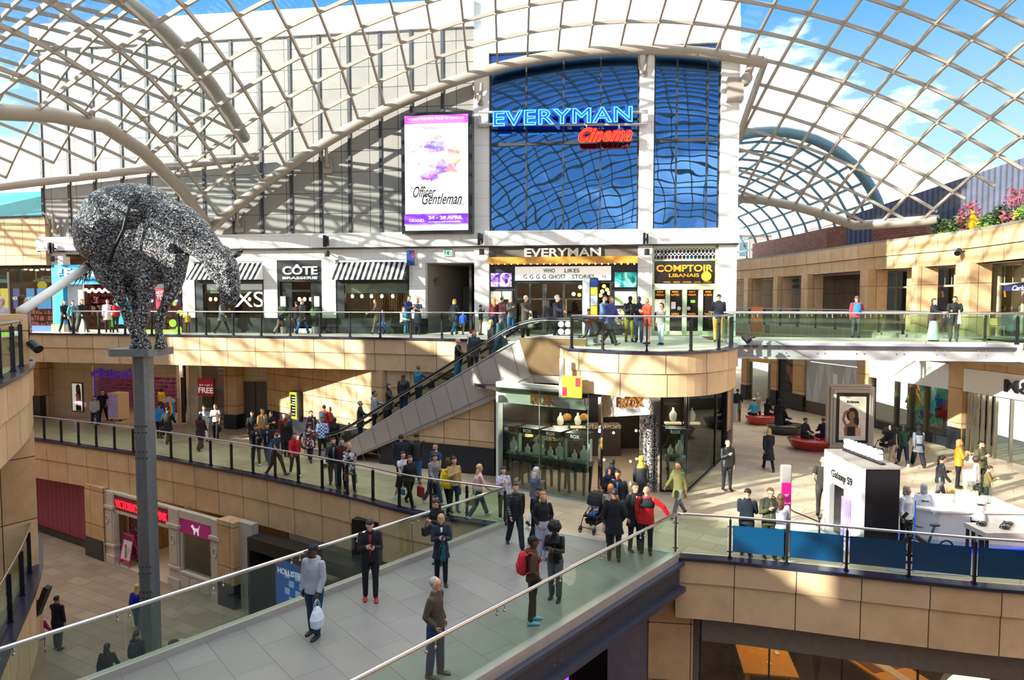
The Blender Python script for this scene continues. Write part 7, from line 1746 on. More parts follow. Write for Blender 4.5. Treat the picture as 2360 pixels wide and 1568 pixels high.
 if bot != 'bare' and tk != 'gown':
  m = MB(); w2 = {'slim': .01, 'jeans': .021, 'wide': .04, 'skirt': .01}.get(bot, .014)
  m.loft([(0, 0, .84 + dz, .135 * W_ + w2, .1 + w2), (0, 0, .93 + dz, .15 * W_ + w2, .104 + w2), (0, 0, 1.02 + dz, .126 * W_ + w2, .09 + w2)], 14)
  if bot == 'maxi': m.loft([(0, 0, .06, .25, .24), (0, 0, .45, .2, .18), (0, 0, .93 + dz, .165, .118)], 18)
  for i in (0, 1):
   hip, kn, an, sa = J['l%d' % i]
   if bot == 'maxi': continue
   if bot == 'skirt': m.tube([hip, kn], [.11, .12], 12)
   elif bot == 'shorts': m.tube([hip, hip.lerp(kn, .8)], [.1, .085], 12)
   else: m.tube([hip, hip.lerp(kn, .5), kn, kn.lerp(an, .4), an + Vector((0, 0, .0))], [.088 * W_ + w2, .076 * W_ + w2, .055 + w2, .052 + w2 * 1.1, .04 + w2 * 1.25], 11)
  clothes({'skirt': 'skirt', 'maxi': 'long_skirt', 'shorts': 'shorts', 'slim': 'leggings'}.get(bot, 'trousers'), m, cloth(bc, 'denim' if bot == 'jeans' else 'plain'))
 shc = '#16161a'
 for p_ in parts:
  if p_.startswith('shoe'): shc = p_[4:]
 for i in (0, 1):
  hip, kn, an, sa = J['l%d' % i]; m = MB(); pit = max(-.9, min(.35, sa)) if abs(sa) > .12 else 0
  if pose == 'sit': pit = 0
  ra = Matrix.Rotation(-pit, 3, 'X'); sg = 1 if i == 0 else -1
  def F(p): return an + ra @ Vector(p)
  z0 = -.085; pr = [(.065, z0 + .04, .028, .04), (.03, z0 + .045, .036, .044), (-.04, z0 + .042, .04, .04), (-.11, z0 + .034, .045, .032), (-.165, z0 + .026, .036, .022), (-.19, z0 + .022, .018, .014)]
  rs = []
  for (y, z, rx, ry) in pr: rs.append([m.bm.verts.new(F((rx * math.cos(t_) + sg * .01, y, max(z0, z + ry * math.sin(t_))))) for t_ in [math.tau * n / 10 for n in range(10)]])
  for a_, b_ in zip(rs, rs[1:]):
   for n in range(10): m._f([a_[n], a_[(n + 1) % 10], b_[(n + 1) % 10], b_[n]])
  m._f(rs[0]); m._f(rs[-1]); m.tube([F((0, .02, -.04)), F((0, .012, .02))], [.04, .037], 9); fin(m, 'shoe', [mat('shoe ' + shc, shc, .45)], True)
 def hh(c, r, s=14): return (Hd(Vector(c) * hs_), tuple(v * hs_ for v in r), s, rot)
 if hair != 'bald':
  m = MB(); hm_ = mat('hair ' + hc_, hc_, .6, noise=.25, ns=14, bump=.3)
  ctr = Hd(Vector((0, .016, .03)) * hs_); inv = rot.transposed()
  def cap(r, lowy=-.02, lowz=-.055, fz=.052):
   m.ell(ctr, tuple(v * hs_ for v in r), 20 if q < 2 else 14, rot)
   for v in m.bm.verts:
    p = inv @ (v.co - ctr) / hs_
    if (p.y < lowy and p.z < fz) or p.z < lowz: v.co = ctr + rot @ (p * .8) * hs_
  if hair in ('short', 'crop', 'thin'): cap((.083, .1, .094) if hair == 'short' else (.078, .094, .09), -.02, -.05, .05 if hair != 'thin' else .08)
  elif hair in ('long', 'pony', 'bun', 'bob', 'plait'):
   cap((.085, .102, .098), -.025, -.06, .05)
   if hair == 'long':
    m.loft([(*(Hd(Vector((0, .05, .02)) * hs_)).xy, Hd((0, .05, .02)).z, .07, .045)] + [(*(Hd((0, .06, -.08)) + Vector((0, 0.01 * n, 0))).xy, Hd((0, .06, -.08)).z - .07 * n, .088 - .006 * n, .045) for n in range(5)], 12)
   elif hair == 'bob': m.loft([(*Hd(Vector((0, .035, z)) * hs_).xy, Hd(Vector((0, .035, z)) * hs_).z, .092, .075) for z in (.03, -.03, -.09, -.12)], 14)
   elif hair == 'bun': m.ell(*hh((0, .075, .10), (.042, .042, .04), 10))
   else:
    b0 = Hd(Vector((0, .1, .05)) * hs_); m.tube([b0, b0 + Vector((0, .045, .01)), b0 + Vector((0, .06, -.1)), b0 + Vector((0, .045, -.25))], [.03, .034, .032, .01], 8)
  elif hair == 'afro':
   m.ell(Hd((0, .03, .05)), (.155, .15, .145), 26, rot)
   for v in m.bm.verts:
    p = inv @ (v.co - hc0)
    if p.y < -.05 and p.z < .045 and abs(p.x) < .085: v.co = hc0 + rot @ Vector((p.x * .5, -.02, p.z * .5))
    else: v.co += Vector([R.uniform(-.014, .014) for _ in range(3)])
  elif hair == 'fringe':
   cap((.08, .097, .07), -.0, -.05, .2)
  if hair in ('cap', 'beanie', 'whitecap'):
   cap((.078, .094, .088), .0, -.06, .2); fin(m, 'hair', [mat('hair #1a1412', '#1a1412', .7)], True)
   m = MB(); cap((.088, .105, .098), -.2, .012, -.1)
   if hair == 'cap': m.ell(Hd((0, -.11, .035)), (.06, .065, .008), 12, rot)
   o_ = fin(m, 'cap', [cloth(hc_)], True)
  elif hair == 'hijab':
   m = MB(); m.ell(ctr, (.1, .115, .115), 22, rot)
   for v in m.bm.verts:
    p = inv @ (v.co - ctr)
    if p.y < -.06 and -.085 < p.z < .055 and abs(p.x) < .056: v.co = ctr + rot @ Vector((p.x, p.y * .4, p.z))
   n0 = T((0, .01, 1.5)); m.loft([(n0.x, n0.y, n0.z + .06, .085, .095), (n0.x, n0.y, n0.z, .085, .09), (n0.x, n0.y, n0.z - .06, .13, .12), (n0.x, n0.y, n0.z - .14, .17, .14)], 16)
   fin(m, 'headscarf', [cloth(hc_)], True)
  else: fin(m, 'hair', [hm_], True)
 for p_ in parts:
  if p_ == 'beard': m = MB(); m.ell(Hd((0, -.04, -.075)), (.05, .046, .042), 12, rot); fin(m, 'beard', [mat('hair #1a1412', '#1a1412', .7)], True)
  elif p_ == 'glasses':
   m = MB()
   for sg in (-1, 1): m.tube([Hd((sg * .029 + .02 * math.cos(t_), -.092, .002 + .016 * math.sin(t_))) for t_ in [math.tau * n / 10 for n in range(10)]], .003, 4, closed=True); m.tube([Hd((sg * .049, -.09, .005)), Hd((sg * .078, .01, .005))], .003, 4)
   m.tube([Hd((-.01, -.094, .004)), Hd((.01, -.094, .004))], .003, 4); fin(m, 'glasses', [M['black']])
  elif p_.startswith('tie'): m = MB(); m.hexa([T((-.018, -.135, 1.15)), T((.018, -.135, 1.15)), T((.018, -.125, 1.15)), T((-.018, -.125, 1.15)), T((-.012, -.115, 1.43)), T((.012, -.115, 1.43)), T((.012, -.1, 1.43)), T((-.012, -.1, 1.43))]); fin(m, 'tie', [cloth(p_[3:])])
  elif p_ == 'phones':
   m = MB(); m.tube([Hd((math.cos(t_) * .1, .01, math.sin(t_) * .12 - .01)) for t_ in [math.pi * n / 10 for n in range(11)]], .009, 5); fin(m, 'headphones', [M['black']])
   m = MB()
  elif p_.startswith('yoke'): m = MB(); m.loft([(*T((0, .0, z)).xy, z + dz, (rx + g + .012) * W_, ry + g + .012) for z, rx, ry in ((1.22, .141, .105), (1.3, .147, .103), (1.375, .14, .084), (1.425, .1, .068), (1.455, .066, .06))], 16); fin(m, 'yoke', [cloth(p_[4:])], True)
  elif p_.startswith('back'):     # lettering on the back of a top
   t_ = text(p_[4:], .07, M['ktext'], Matrix.Translation(Vector((0, .135, 1.28 + dz)) * k) @ Matrix.Rotation(math.pi, 4, 'Z') @ Matrix.Rotation(math.pi / 2, 4, 'X'), 'lettering', None, .003, .002); t_.parent = root
 Mr = Matrix.Translation(root.location) @ Matrix.Rotation(rz, 4, 'Z')
 for b in bags:
  kind_, side_, col, lb = b
  hpnt = Mr @ (hands[side_ % 2] * k) if side_ < 2 else None
  if kind_ in ('bag', 'plastic', 'handbag', 'small'):
   sz = {'bag': (.16, .055, .32), 'plastic': (.17, .11, .42), 'handbag': (.16, .06, .2), 'small': (.1, .04, .17)}[kind_]
   o = empty({'bag': 'shopping_bag', 'plastic': 'plastic_bag'}.get(kind_, 'handbag'), hpnt - Vector((0, 0, sz[2] + .16)), lb, 'bag', None, rz + math.pi / 2); m = MB();
   if kind_ == 'plastic': m.loft([(0, 0, 0, .07, .06), (0, 0, .06, .15, .11), (0, 0, .2, .17, .12), (0, 0, .34, .12, .08), (0, 0, .42, .06, .04)], 14)
   else: m.hexa([Vector(v) for v in ((-sz[0] * .85, -sz[1], 0), (sz[0] * .85, -sz[1], 0), (sz[0] * .85, sz[1], 0), (-sz[0] * .85, sz[1], 0), (-sz[0], -sz[1] * .7, sz[2]), (sz[0], -sz[1] * .7, sz[2]), (sz[0], sz[1] * .7, sz[2]), (-sz[0], sz[1] * .7, sz[2]))])
   me_ = bpy.data.meshes.new('bag'); m.bm.to_mesh(me_); m.bm.free(); link('bag_body', me_, cloth(col), o)
   for sg in (-1, 1):
    m = MB(); m.tube([(-sz[0] * .5, sg * .02, sz[2] - .02), (-sz[0] * .25, sg * .015, sz[2] + .12), (0, 0, sz[2] + .16), (sz[0] * .25, sg * .015, sz[2] + .12), (sz[0] * .5, sg * .02, sz[2] - .02)], .007, 4); me_ = bpy.data.meshes.new('handle'); m.bm.to_mesh(me_); m.bm.free(); link('handle', me_, cloth(col), o)
  elif kind_ == 'backpack':
   c_ = T((0, .0, 1.2)); o = empty('backpack', Mr @ (Vector((0, c_.y + .21, 1.0 + dz)) * k), lb, 'backpack', None, rz); m = MB()
   m.loft([(0, 0, 0, .12, .07), (0, .01, .05, .15, .1), (0, .01, .25, .15, .1), (0, 0, .4, .12, .07), (0, -.01, .46, .06, .04)], 14); me_ = remeshed(m, .015, 4); link('pack_body', me_, cloth(col), o)
   m = MB(); m.loft([(0, .08, .04, .1, .04), (0, .09, .2, .1, .045), (0, .08, .24, .07, .03)], 12); me_ = remeshed(m, .015, 2); link('front_pocket', me_, cloth(col), o)
   for sg in (-1, 1):
    m = MB(); yb = -.2 / k; m.tube([(sg * .1, -.05, .4), (sg * .12, -.13, .47), (sg * .13, -.22, .44), (sg * .13, -.335, .3), (sg * .145, -.25, .12), (sg * .14, -.06, .05)], .017, 5, sx=1.6); me_ = bpy.data.meshes.new('strap'); m.bm.to_mesh(me_); m.bm.free(); link('strap', me_, cloth(col), o)
  elif kind_ == 'phone':
   o = MB().box(-.035, .035, -.005, .005, -.07, .07).build('mobile_phone', mat('phone black', col, .2)); o.location = hpnt + Vector((0, 0, .02)); o.rotation_euler = (rad(50), 0, rz); tag(o, lb, 'phone')
  elif kind_ == 'cup':
   o = MB().loft([(0, 0, 0, .028, .028), (0, 0, .11, .036, .036)], 12).build('paper_cup', cloth(col)); o.location = hpnt + Vector((0, 0, -.02)); tag(o, lb, 'cup')
 return root
def ppos(px, py, lvl, anc, H):
 z = {1: 0, 2: 5, 3: 10}[lvl]
 return PZ(px, py, z + (H if anc == 'h' else 0)) if True else None
def epos(px):
 u = (px - 1180) / FPX; A_ = NE + NN * .65
 r_ = (u * A_.y - A_.x) / (DE.x - u * DE.y); i = int((r_ - RBn) / ((RC - RBn) / 24))
 z = 5.03 if r_ < RBn else 10.02 if r_ > RC else 5 + (i + 1) * 5 / 24
 if RBn < r_ < RC: r_ = RBn + (i + .5) * (RC - RBn) / 24
 p = A_ + DE * r_; return Vector((p.x, p.y, z))
def P_(px, py, lvl, anc, H, face, pose, top, tc, bot, bc, hair, hcol, skin, label, q=2, f=0, **k):
 p = ppos(px, py, lvl, anc, H);
 if anc == 'h': p.z = {1: 0, 2: 5, 3: 10}[lvl]
 if 'dy' in k: d = k.pop('dy'); p = p * ((p.y + d) / p.y); p.z = {1: 0, 2: 5, 3: 10}[lvl]
 if lvl == 3 and px < 1690:      # keep clear of the shop fronts
  yf = 32.35 / (1 + .134 * (px - 1180) / FPX) - .6
  if p.y > yf: p = p * (yf / p.y); p.z = 10
 if lvl == 2:
  v = p.xy - BL0; nb = Vector((BD.y, -BD.x)); al = -v.dot(BD); la = v.dot(nb)
  if al > .2 and -.3 < la < 5.2:
   d_ = min(max(la, .38), 4.45) - la; p.x += nb.x * d_; p.y += nb.y * d_
  else:
   E_ = E2A if px < 1170 else E2B
   for _ in range(60):
    if sdist(E_, p.xy) > .42: break
    p = p * 1.006; p.z = 5
 return person(p, rad(face), H, pose, top, tc, bot, bc, hair, hcol, skin, label, q, bool(f), **k)
def sdist(E_, q):
 best = 9; sg = 1
 for a, b in zip(E_, E_[1:]):
  d = b - a; t = max(0, min(1, (q - a).dot(d) / d.length_squared)); c = a + d * t; l_ = (q - c).length
  if l_ < best: best = l_; sg = 1 if d.x * (q.y - a.y) - d.y * (q.x - a.x) > 0 else -1
 return best * sg
P_(130, 1375, 1, 'h', 1.8, 170, 'call', 'jacket', '#17181f', 'jeans', '#1a1c28', 'crop', '#120e0c', 'm', 'man in dark jumper with phone at his ear walking away on the lowest floor', 1)
P_(88, 1410, 1, 'h', 1.6, 185, 'walk', 'jacket', '#b0206a', 'skirt', '#2a2428', 'long', '#c9a060', 'l', 'blonde woman in pink jacket at the left edge of the lowest floor', 1, 1)
P_(315, 1345, 1, 'h', 1.68, 200, 'walk', 'jacket', '#1f1fa0', 'jeans', '#33506e', 'long', '#c9a468', 'l', 'blonde woman in royal blue jacket walking left of the grey column', 1, 1, bags=(('small', 1, '#5a3a20', 'brown paper bag held by the woman in royal blue'),), parts=('shoe#b8a88a',))
P_(245, 1482, 1, 'h', 1.68, 190, 'walk', 'coat', '#0e0e12', 'slim', '#121218', 'long', '#1a1210', 'l', 'woman with long dark hair and black coat seen through the bridge glass', 1, 1)
P_(315, 1455, 1, 'h', 1.72, 175, 'stand', 'jacket', '#151b28', 'jeans', '#141824', 'pony', '#15100e', 'l', 'person with dark ponytail and navy jacket beside the grey column foot', 1, 1, bags=(('backpack', 2, '#1a2638', 'dark blue backpack on the person beside the grey column foot'),))
A2 = '#14141a'
P_(217, 911, 2, 'h', 1.66, 40, 'walk', 'jacket', '#cfc6c8', 'jeans', '#28304a', 'long', '#1c1412', 'l', 'woman in pale top with long dark hair before the purple signed shop', 1, 1, parts=('shoe#e8e8e8',))
P_(236, 896, 2, 'h', 1.82, 20, 'walk2', 'tee', '#121216', 'slim', '#15151c', 'crop', '#1a1210', 'l', 'big man in black top walking by the wooden display stand', 1)
P_(366, 930, 2, 'h', 1.7, 175, 'stand', 'jacket', '#2a7ac0', 'slim', '#16181f', 'crop', '#2a1c14', 'm', 'person in bright blue top right behind the grey column', 1)
P_(385, 937, 2, 'h', 1.72, 180, 'walk', 'coat', '#121214', 'slim', '#141418', 'short', '#1a1412', 'm', 'person in black coat with a handbag right of the grey column', 1, bags=(('handbag', 0, '#16161a', 'black handbag of the person right of the grey column'),))
P_(460, 952, 2, 'h', 1.66, 175, 'phonewalk', 'coat', '#3a121e', 'wide', '#18181c', 'bob', '#141010', 'm', 'woman in burgundy coat and flared trousers seen from behind', 1, 1, bags=(('handbag', 0, '#15151a', 'black handbag beside the burgundy coat'),))
P_(470, 936, 2, 'h', 1.68, 30, 'chest', 'jacket_floral', '#a8b8cc|#4a6aa0', 'slim', '#e0e0e4', 'bun', '#2a1c16', 'm', 'woman in blue patterned top facing the one in burgundy', 1, 1)
P_(496, 933, 2, 'h', 1.66, 5, 'chest', 'tee', '#ece6e0', 'slim', '#101014', 'long', '#7a4a2a', 'l', 'woman in white top and black trousers eating before the red offer poster', 1, 1, bags=(('handbag', 0, '#16161a', 'black shoulder bag of the woman in white top'),))
P_(398, 895, 2, 'h', 1.6, 160, 'stand', 'jacket', '#8a6a3a', 'slim', '#2a2420', 'short', '#5a3a20', 'l', 'shopper in tan coat inside the accessory shop', 2, 1, dy=2.5)
P_(372, 905, 2, 'h', 1.55, 180, 'stand', 'jacket', '#d8b82a', 'slim', '#5a3a6a', 'bob', '#2a1c14', 'l', 'shopper in yellow inside the accessory shop near the column', 2, 1, dy=2.)
P_(581, 946, 2, 'h', 1.68, 15, 'walk', 'coat', '#15161c', 'jeans', '#3a4c66', 'bun', '#17110f', 'm', 'woman in black coat with red scarf nearest the grey service door', 1, 1)
P_(604, 943, 2, 'h', 1.78, 60, 'stand', 'jacket', '#b98a54', 'jeans', '#2a3040', 'short', '#120e0c', 't', 'man in tan jacket over a white shirt near the service door', 1, open_='#ece8e4')
P_(622, 949, 2, 'h', 1.66, 50, 'phone', 'jacket', '#1a1a20', 'slim', '#1c1c24', 'long', '#17100e', 't', 'woman with long black hair behind the tan jacketed man', 1, 1)
P_(589, 976, 2, 'h', 1.68, 25, 'phonewalk', 'jacket_leather', '#15151a', 'slim', '#111116', 'long', '#2a1812', 'm', 'woman in black jacket carrying pale bags at the walkway edge', 1, 1, open_='#c8a0a8', bags=(('bag', 1, '#c2d4dc', 'pale blue shopping bag hanging from the woman in black jacket'),), parts=('shoe#e8e8e8',))
P_(616, 973, 2, 'h', 1.68, 10, 'walk', 'jacket', '#16161c', 'jeans', '#2f4a70', 'long', '#1c1210', 'm', 'woman in ripped jeans and dark jacket beside the navy t-shirt man', 1, 1, open_='#a8a8c0')
P_(635, 992, 2, 'h', 1.78, 70, 'walk', 'tee', '#1f3350', 'slim', '#141418', 'cap', '#141a2a', 'm', 'bearded man in navy t-shirt and cap striding right', 1, parts=('beard', 'shoe#2a3a8a'), bags=())
P_(655, 953, 2, 'h', 1.74, 30, 'stand', 'jacket', '#7a1420', 'slim', '#1a1a20', 'crop', '#1c1410', 'l', 'man in dark red jacket behind the long haired woman in black', 1)
P_(667, 951, 2, 'h', 1.76, 120, 'stand', 'jacket', '#1c2440', 'slim', '#1a1a20', 'bald', '', 'm', 'bald man in navy beside the directory totem', 1)
P_(660, 962, 2, 'h', 1.7, 175, 'stand', 'coat', '#101014', 'slim', '#111116', 'long', '#6a4426', 'l', 'woman with long brown hair and black coat seen from behind', 1, 1)
P_(678, 995, 2, 'h', 1.68, 30, 'walk', 'jacket', '#c0142a', 'slim', '#101014', 'long', '#23150f', 'l', 'woman in red top and black waistcoat walking on the walkway', 1, 1, parts=('shoe#e8e8e8',), open_='#18181c')
P_(717, 948, 2, 'h', 1.78, 60, 'stand', 'hoodie', '#1a2032', 'slim', '#15151c', 'short', '#17110e', 'l', 'man in navy coat with grey hood near the escalator foot', 1, open_='#a8a8a8', parts=('beard',))
P_(713, 972, 2, 'h', 1.66, 185, 'walk', 'coat_floral', '#15161a|#b0485a', 'slim', '#111116', 'beanie', '#c03048', 'm', 'person in black floral coat with red headscarf seen from behind', 1, 1)
P_(742, 962, 2, 'h', 1.72, 20, 'rail', 'jacket_plaid', '#2a6ab0|#dfe8f4', 'slim', '#14161c', 'short', '#1a120e', 't', 'man in blue checked shirt at the escalator newel', 1)
P_(747, 935, 2, 'h', 1.78, 170, 'stand', 'jacket', '#c01a24', 'slim', '#15151c', 'short', '#1c1410', 'm', 'man in red jacket with a backpack behind the blue checked shirt', 1, bags=(('backpack', 2, '#27607a', 'blue patterned backpack on the man in red near the escalator'),))
P_(771, 961, 2, 'h', 1.66, 170, 'stand', 'jacket', '#1a1614', 'slim', '#15151a', 'long', '#3a2218', 'm', 'woman with long dark hair boarding the escalator', 1, 1, dy=-.3)
P_(768, 1006, 2, 'h', 1.8, 15, 'walk', 'jacket_leather', '#141418', 'jeans', '#22385a', 'short', '#17110e', 'l', 'man in black leather jacket carrying a motorcycle helmet', 1, open_='#7c8494', parts=('beard',))
P_(787, 1007, 2, 'h', 1.78, 20, 'walk2', 'jacket', '#4a1a24', 'slim', '#121218', 'crop', '#2a1c14', 'l', 'man in burgundy striped jacket beside the leather jacketed man', 1, parts=('glasses',))
P_(805, 1024, 2, 'h', 1.72, 25, 'walk', 'coat_floral', '#17171c|#d8c8d0', 'slim', '#0f0f13', 'long', '#c8964e', 'l', 'blonde woman in black floral coat on the walkway', 0, 1, bags=(('bag', 0, '#a88a54', 'tan shopping bag of the blonde woman in floral coat'), ('handbag', 1, '#5a2a22', 'brown handbag held by the blonde woman in floral coat')))
P_(924, 1003, 2, 'h', 1.82, 175, 'stand', 'coat', '#141a2e', 'slim', '#14141a', 'short', '#120e0d', 'm', 'man in navy coat seen from behind under the escalator', 1)
P_(959, 1000, 2, 'h', 1.82, 190, 'call2', 'puffer', '#101013', 'jeans', '#2a5590', 'short', '#15100e', 'm', 'man in black padded coat with hand raised under the escalator', 1)
P_(927, 1038, 2, 'h', 1.66, 40, 'walk', 'tee', '#c8c6cc', 'skirt', '#1c1c20', 'pony', '#1a100d', 'l', 'young woman in pale top with dark ponytail', 1, 1, parts=('shoe#e8e8e8',))
P_(943, 1055, 2, 'h', 1.68, 40, 'walk2', 'jacket', '#101014', 'slim', '#141418', 'long', '#4a2a18', 'l', 'woman in black top carrying a red bag near the bridge', 1, 1, bags=(('bag', 0, '#b01428', 'dark red shopping bag near the bridge corner'), ('small', 1, '#3a8ab0', 'small blue bag near the bridge corner')))
P_(1004, 1023, 2, 'h', 1.78, -40, 'stand', 'tee', '#1d3f66', 'slim', '#15151c', 'crop', '#2a1c14', 'l', 'man in blue t-shirt and dark glasses under the escalator', 1, parts=('glasses', 'beard'))
P_(998, 1043, 2, 'h', 1.7, 50, 'phonewalk', 'puffer', '#7c7c80', 'jeans', '#2f4a6a', 'long', '#3a2418', 'l', 'woman in grey padded jacket looking at her phone', 1, 1, parts=('shoe#c8d0d8',), bags=(('phone', 1, '#16161a', 'phone of the woman in grey padded jacket'),))
P_(1033, 1066, 2, 'h', 1.66, 165, 'walk', 'jacket', '#f0c010', 'slim', '#121216', 'bun', '#3a2416', 'm', 'woman in bright yellow jacket with a dark bag', 1, 1, parts=('hood',), bags=(('handbag', 1, '#2a2c34', 'dark bag swinging beside the yellow jacket'),))
P_(1046, 1055, 2, 'h', 1.72, 30, 'chest', 'jacket', '#b8955e', 'slim', '#2b3c58', 'bun', '#2a1a12', 'l', 'woman in tan jacket walking beside the yellow jacket', 1, 1)
P_(1102, 1072, 2, 'h', 1.68, 110, 'walk', 'jacket', '#e6b8ae', 'jeans', '#24456e', 'long', '#d0a86a', 'l', 'blonde woman in pink top near the bridge corner', 1, 1, parts=('shoe#e8e8e8', 'glasses'), bags=(('handbag', 0, '#c8a03a', 'yellow brown handbag of the blonde woman in pink top'),))
def rider(px, H, face, pose, top, tc, bot, bc, hair, hcol, skin, label, f=0, n=.65, **k):
 p = epos(px); p = p + NN.to_3d() * (n - .65)
 return person(p, rad(face), H, pose, top, tc, bot, bc, hair, hcol, skin, label, 1, bool(f), **k)
rider(832, 1.76, 95, 'rail', 'coat', '#2c3026', 'slim', '#2a2c26', 'short', '#9a9894', 'l', 'grey haired man in dark olive coat low on the escalator')
rider(856, 1.8, 110, 'rail2', 'hoodie', '#a0a0a6', 'slim', '#15151c', 'crop', '#15100e', 'm', 'man in grey hoodie on the escalator')
rider(875, 1.45, 110, 'lean', 'jacket', '#1a1a1c', 'slim', '#15151c', 'short', '#1c1410', 'm', 'short person in dark jacket on the escalator behind the grey hoodie', n=.95)
rider(896, 1.72, 80, 'rail', 'coat', '#33352f', 'slim', '#1a1a1e', 'bob', '#3a1a12', 'l', 'auburn haired woman in dark coat on the escalator', 1)
rider(925, 1.75, 170, 'stand', 'puffer', '#141416', 'jeans', '#1f3050', 'long', '#5a3c24', 'l', 'woman in black jacket with pale hood seen from behind on the escalator', 1)
rider(966, 1.7, 150, 'rail', 'jacket_denim', '#2f6a8a', 'slim', '#141418', 'bun', '#8a5a32', 'l', 'woman in denim jacket with hair bun on the escalator', 1, bags=(('handbag', 1, '#15151a', 'black handbag carried on the escalator by the woman in denim'),))
rider(1058, 1.78, 75, 'rail', 'jacket_leather', '#17181a', 'jeans', '#3a7ea8', 'bald', '', 'l', 'bald man in black leather jacket and light jeans high on the escalator')
rider(1090, 1.7, 10, 'stand', 'coat', '#3c3e44', 'slim', '#121216', 'long', '#8a3a1e', 'l', 'red haired woman in grey coat facing down the escalator', 1, bags=(('handbag', 0, '#c8c4bc', 'pale printed tote bag on the escalator'),))
rider(1068, 1.7, 80, 'stand', 'coat', '#4a5428', 'slim', '#3a4420', 'hijab', '#e0d8d8', 'l', 'person in olive green behind the bald man on the escalator', 1, n=1.0)
rider(1128, 1.68, 120, 'stand', 'coat', '#26262a', 'slim', '#3a3a30', 'long', '#d8b87a', 'l', 'blonde person near the top of the escalator', 1)
rider(1158, 1.7, 60, 'walk', 'jacket', '#3a5a5a', 'jeans', '#2a5a80', 'cap', '#4a7a8a', 'l', 'person in blue cap at the top of the escalator', 0, bags=(('bag', 0, '#1f9a4a', 'green shopping bag at the top of the escalator'),))
rider(1222, 1.78, 40, 'rail', 'long', '#4a4238', 'slim', '#15151c', 'bald', '', 'l', 'bald older man in brown overcoat on the escalator landing', bags=(('plastic', 1, '#8a8a6a', 'olive bag of the bald older man on the landing'),))
rider(1284, 1.76, 50, 'rail', 'coat', '#1c1a2a', 'slim', '#15151c', 'short', '#9a9a98', 'l', 'grey haired man in navy coat at the end of the escalator landing')
def U(px, py, H, face, pose, top, tc, bot, bc, hair, hcol, skin, label, f=0, **k): return P_(px, py, 3, 'f', H, face, pose, top, tc, bot, bc, hair, hcol, skin, label, k.pop('q', 2), f, **k)
U(150, 766.5, 1.68, 60, 'walk', 'jacket', '#15151a', 'slim', '#101014', 'long', '#2a1a14', 'l', 'leftmost of three women walking past the blue toy shop', 1)
U(169, 766.5, 1.66, 60, 'walk2', 'jacket', '#5aa0a8', 'slim', '#101014', 'long', '#1c1210', 'l', 'middle woman in turquoise top of three before the toy shop', 1)
U(190, 766.5, 1.72, 60, 'walk', 'jacket', '#1c1620', 'slim', '#101014', 'long', '#3a241a', 'l', 'rightmost of three women walking past the toy shop, in dark top', 1)
U(250, 767, 1.66, 30, 'stand2', 'coat', '#e0c8cc', 'slim', '#101014', 'bun', '#1a110e', 'l', 'woman in pale pink cardigan at the toy shop door', 1, bags=(('bag', 0, '#8ad82a', 'lime green shopping bag at the toy shop door'),))
U(266, 766, 1.6, 200, 'stand', 'jacket', '#b0182a', 'slim', '#141418', 'short', '#1a110e', 'm', 'person in red jacket at the toy shop door')
U(433, 767, 1.05, 20, 'stand', 'tee', '#f0b81a', 'slim', '#4a3424', 'short', '#1c120e', 'm', 'small child in yellow top at the upper balustrade', cat='person')
U(512, 768, 1.72, 90, 'phonewalk', 'coat', '#5a5a5c', 'slim', '#101014', 'bob', '#2a1812', 'l', 'woman in grey coat and white scarf below the horse muzzle', 1)
U(645, 767, 1.38, 95, 'walk', 'jacket', '#1a2238', 'slim', '#a88a64', 'short', '#6a4426', 'l', 'boy in navy jumper and beige trousers before the restaurant door')
U(684, 767, 1.6, 185, 'walk', 'jacket', '#2a1c18', 'slim', '#3a2c24', 'short', '#3a2416', 'l', 'person in brown behind the blonde woman at the restaurant door')
U(697, 768, 1.72, 165, 'walk2', 'coat', '#121216', 'jeans', '#2a62a0', 'bob', '#c8a87a', 'l', 'blonde woman in black coat and jeans before the restaurant door', 1)
U(870, 769, 1.7, -80, 'push', 'coat', '#5a4c38', 'slim', '#6a6250', 'long', '#4a2c1a', 'm', 'woman in olive brown coat pushing a pram past the awning', 1)
U(884, 769, 1.2, -80, 'walk', 'jacket', '#2a3648', 'slim', '#1f6ab8', 'short', '#2a1c14', 'm', 'child in blue trousers beside the woman with the pram')
U(928, 768, 1.66, 60, 'sit', 'jacket', '#ece4dc', 'slim', '#1c1c22', 'long', '#6a3a1c', 'l', 'woman in white top seated near the restaurant window', 1)
U(940, 771, 1.84, 60, 'phone', 'jacket', '#1f3a66', 'jeans', '#1f7090', 'crop', '#3a281c', 'l', 'man in navy jacket showing his phone beside the corridor')
U(963, 771, 1.72, -10, 'phone', 'dress', '#1c2438', 'slim', '#20242c', 'bob', '#b88a50', 'l', 'blonde woman in dark pinafore beside the man in navy jacket', 1)
U(1047, 771, 1.72, 150, 'walk', 'coat', '#14161c', 'jeans', '#1f4f70', 'bob', '#d0a04a', 'l', 'blonde woman in black coat walking into the corridor', 1, bags=(('bag', 1, '#b8a890', 'pale patterned bag of the blonde woman by the corridor'),))
U(1067, 770, 1.15, 170, 'walk', 'jacket', '#1f4fb8', 'slim', '#4a4a3c', 'short', '#2a1a12', 'l', 'child in bright blue coat by the corridor', bags=())
U(1108, 771, 1.4, 100, 'call', 'jacket', '#20242a', 'slim', '#8a6a5a', 'short', '#1a110e', 'm', 'boy in dark green top at the upper rail left of the cinema')
U(1138, 769, 1.7, 200, 'stand', 'jacket', '#6a1c2a', 'jeans', '#223a5a', 'long', '#d0a050', 'l', 'blonde woman in burgundy before the cinema posters', 1)
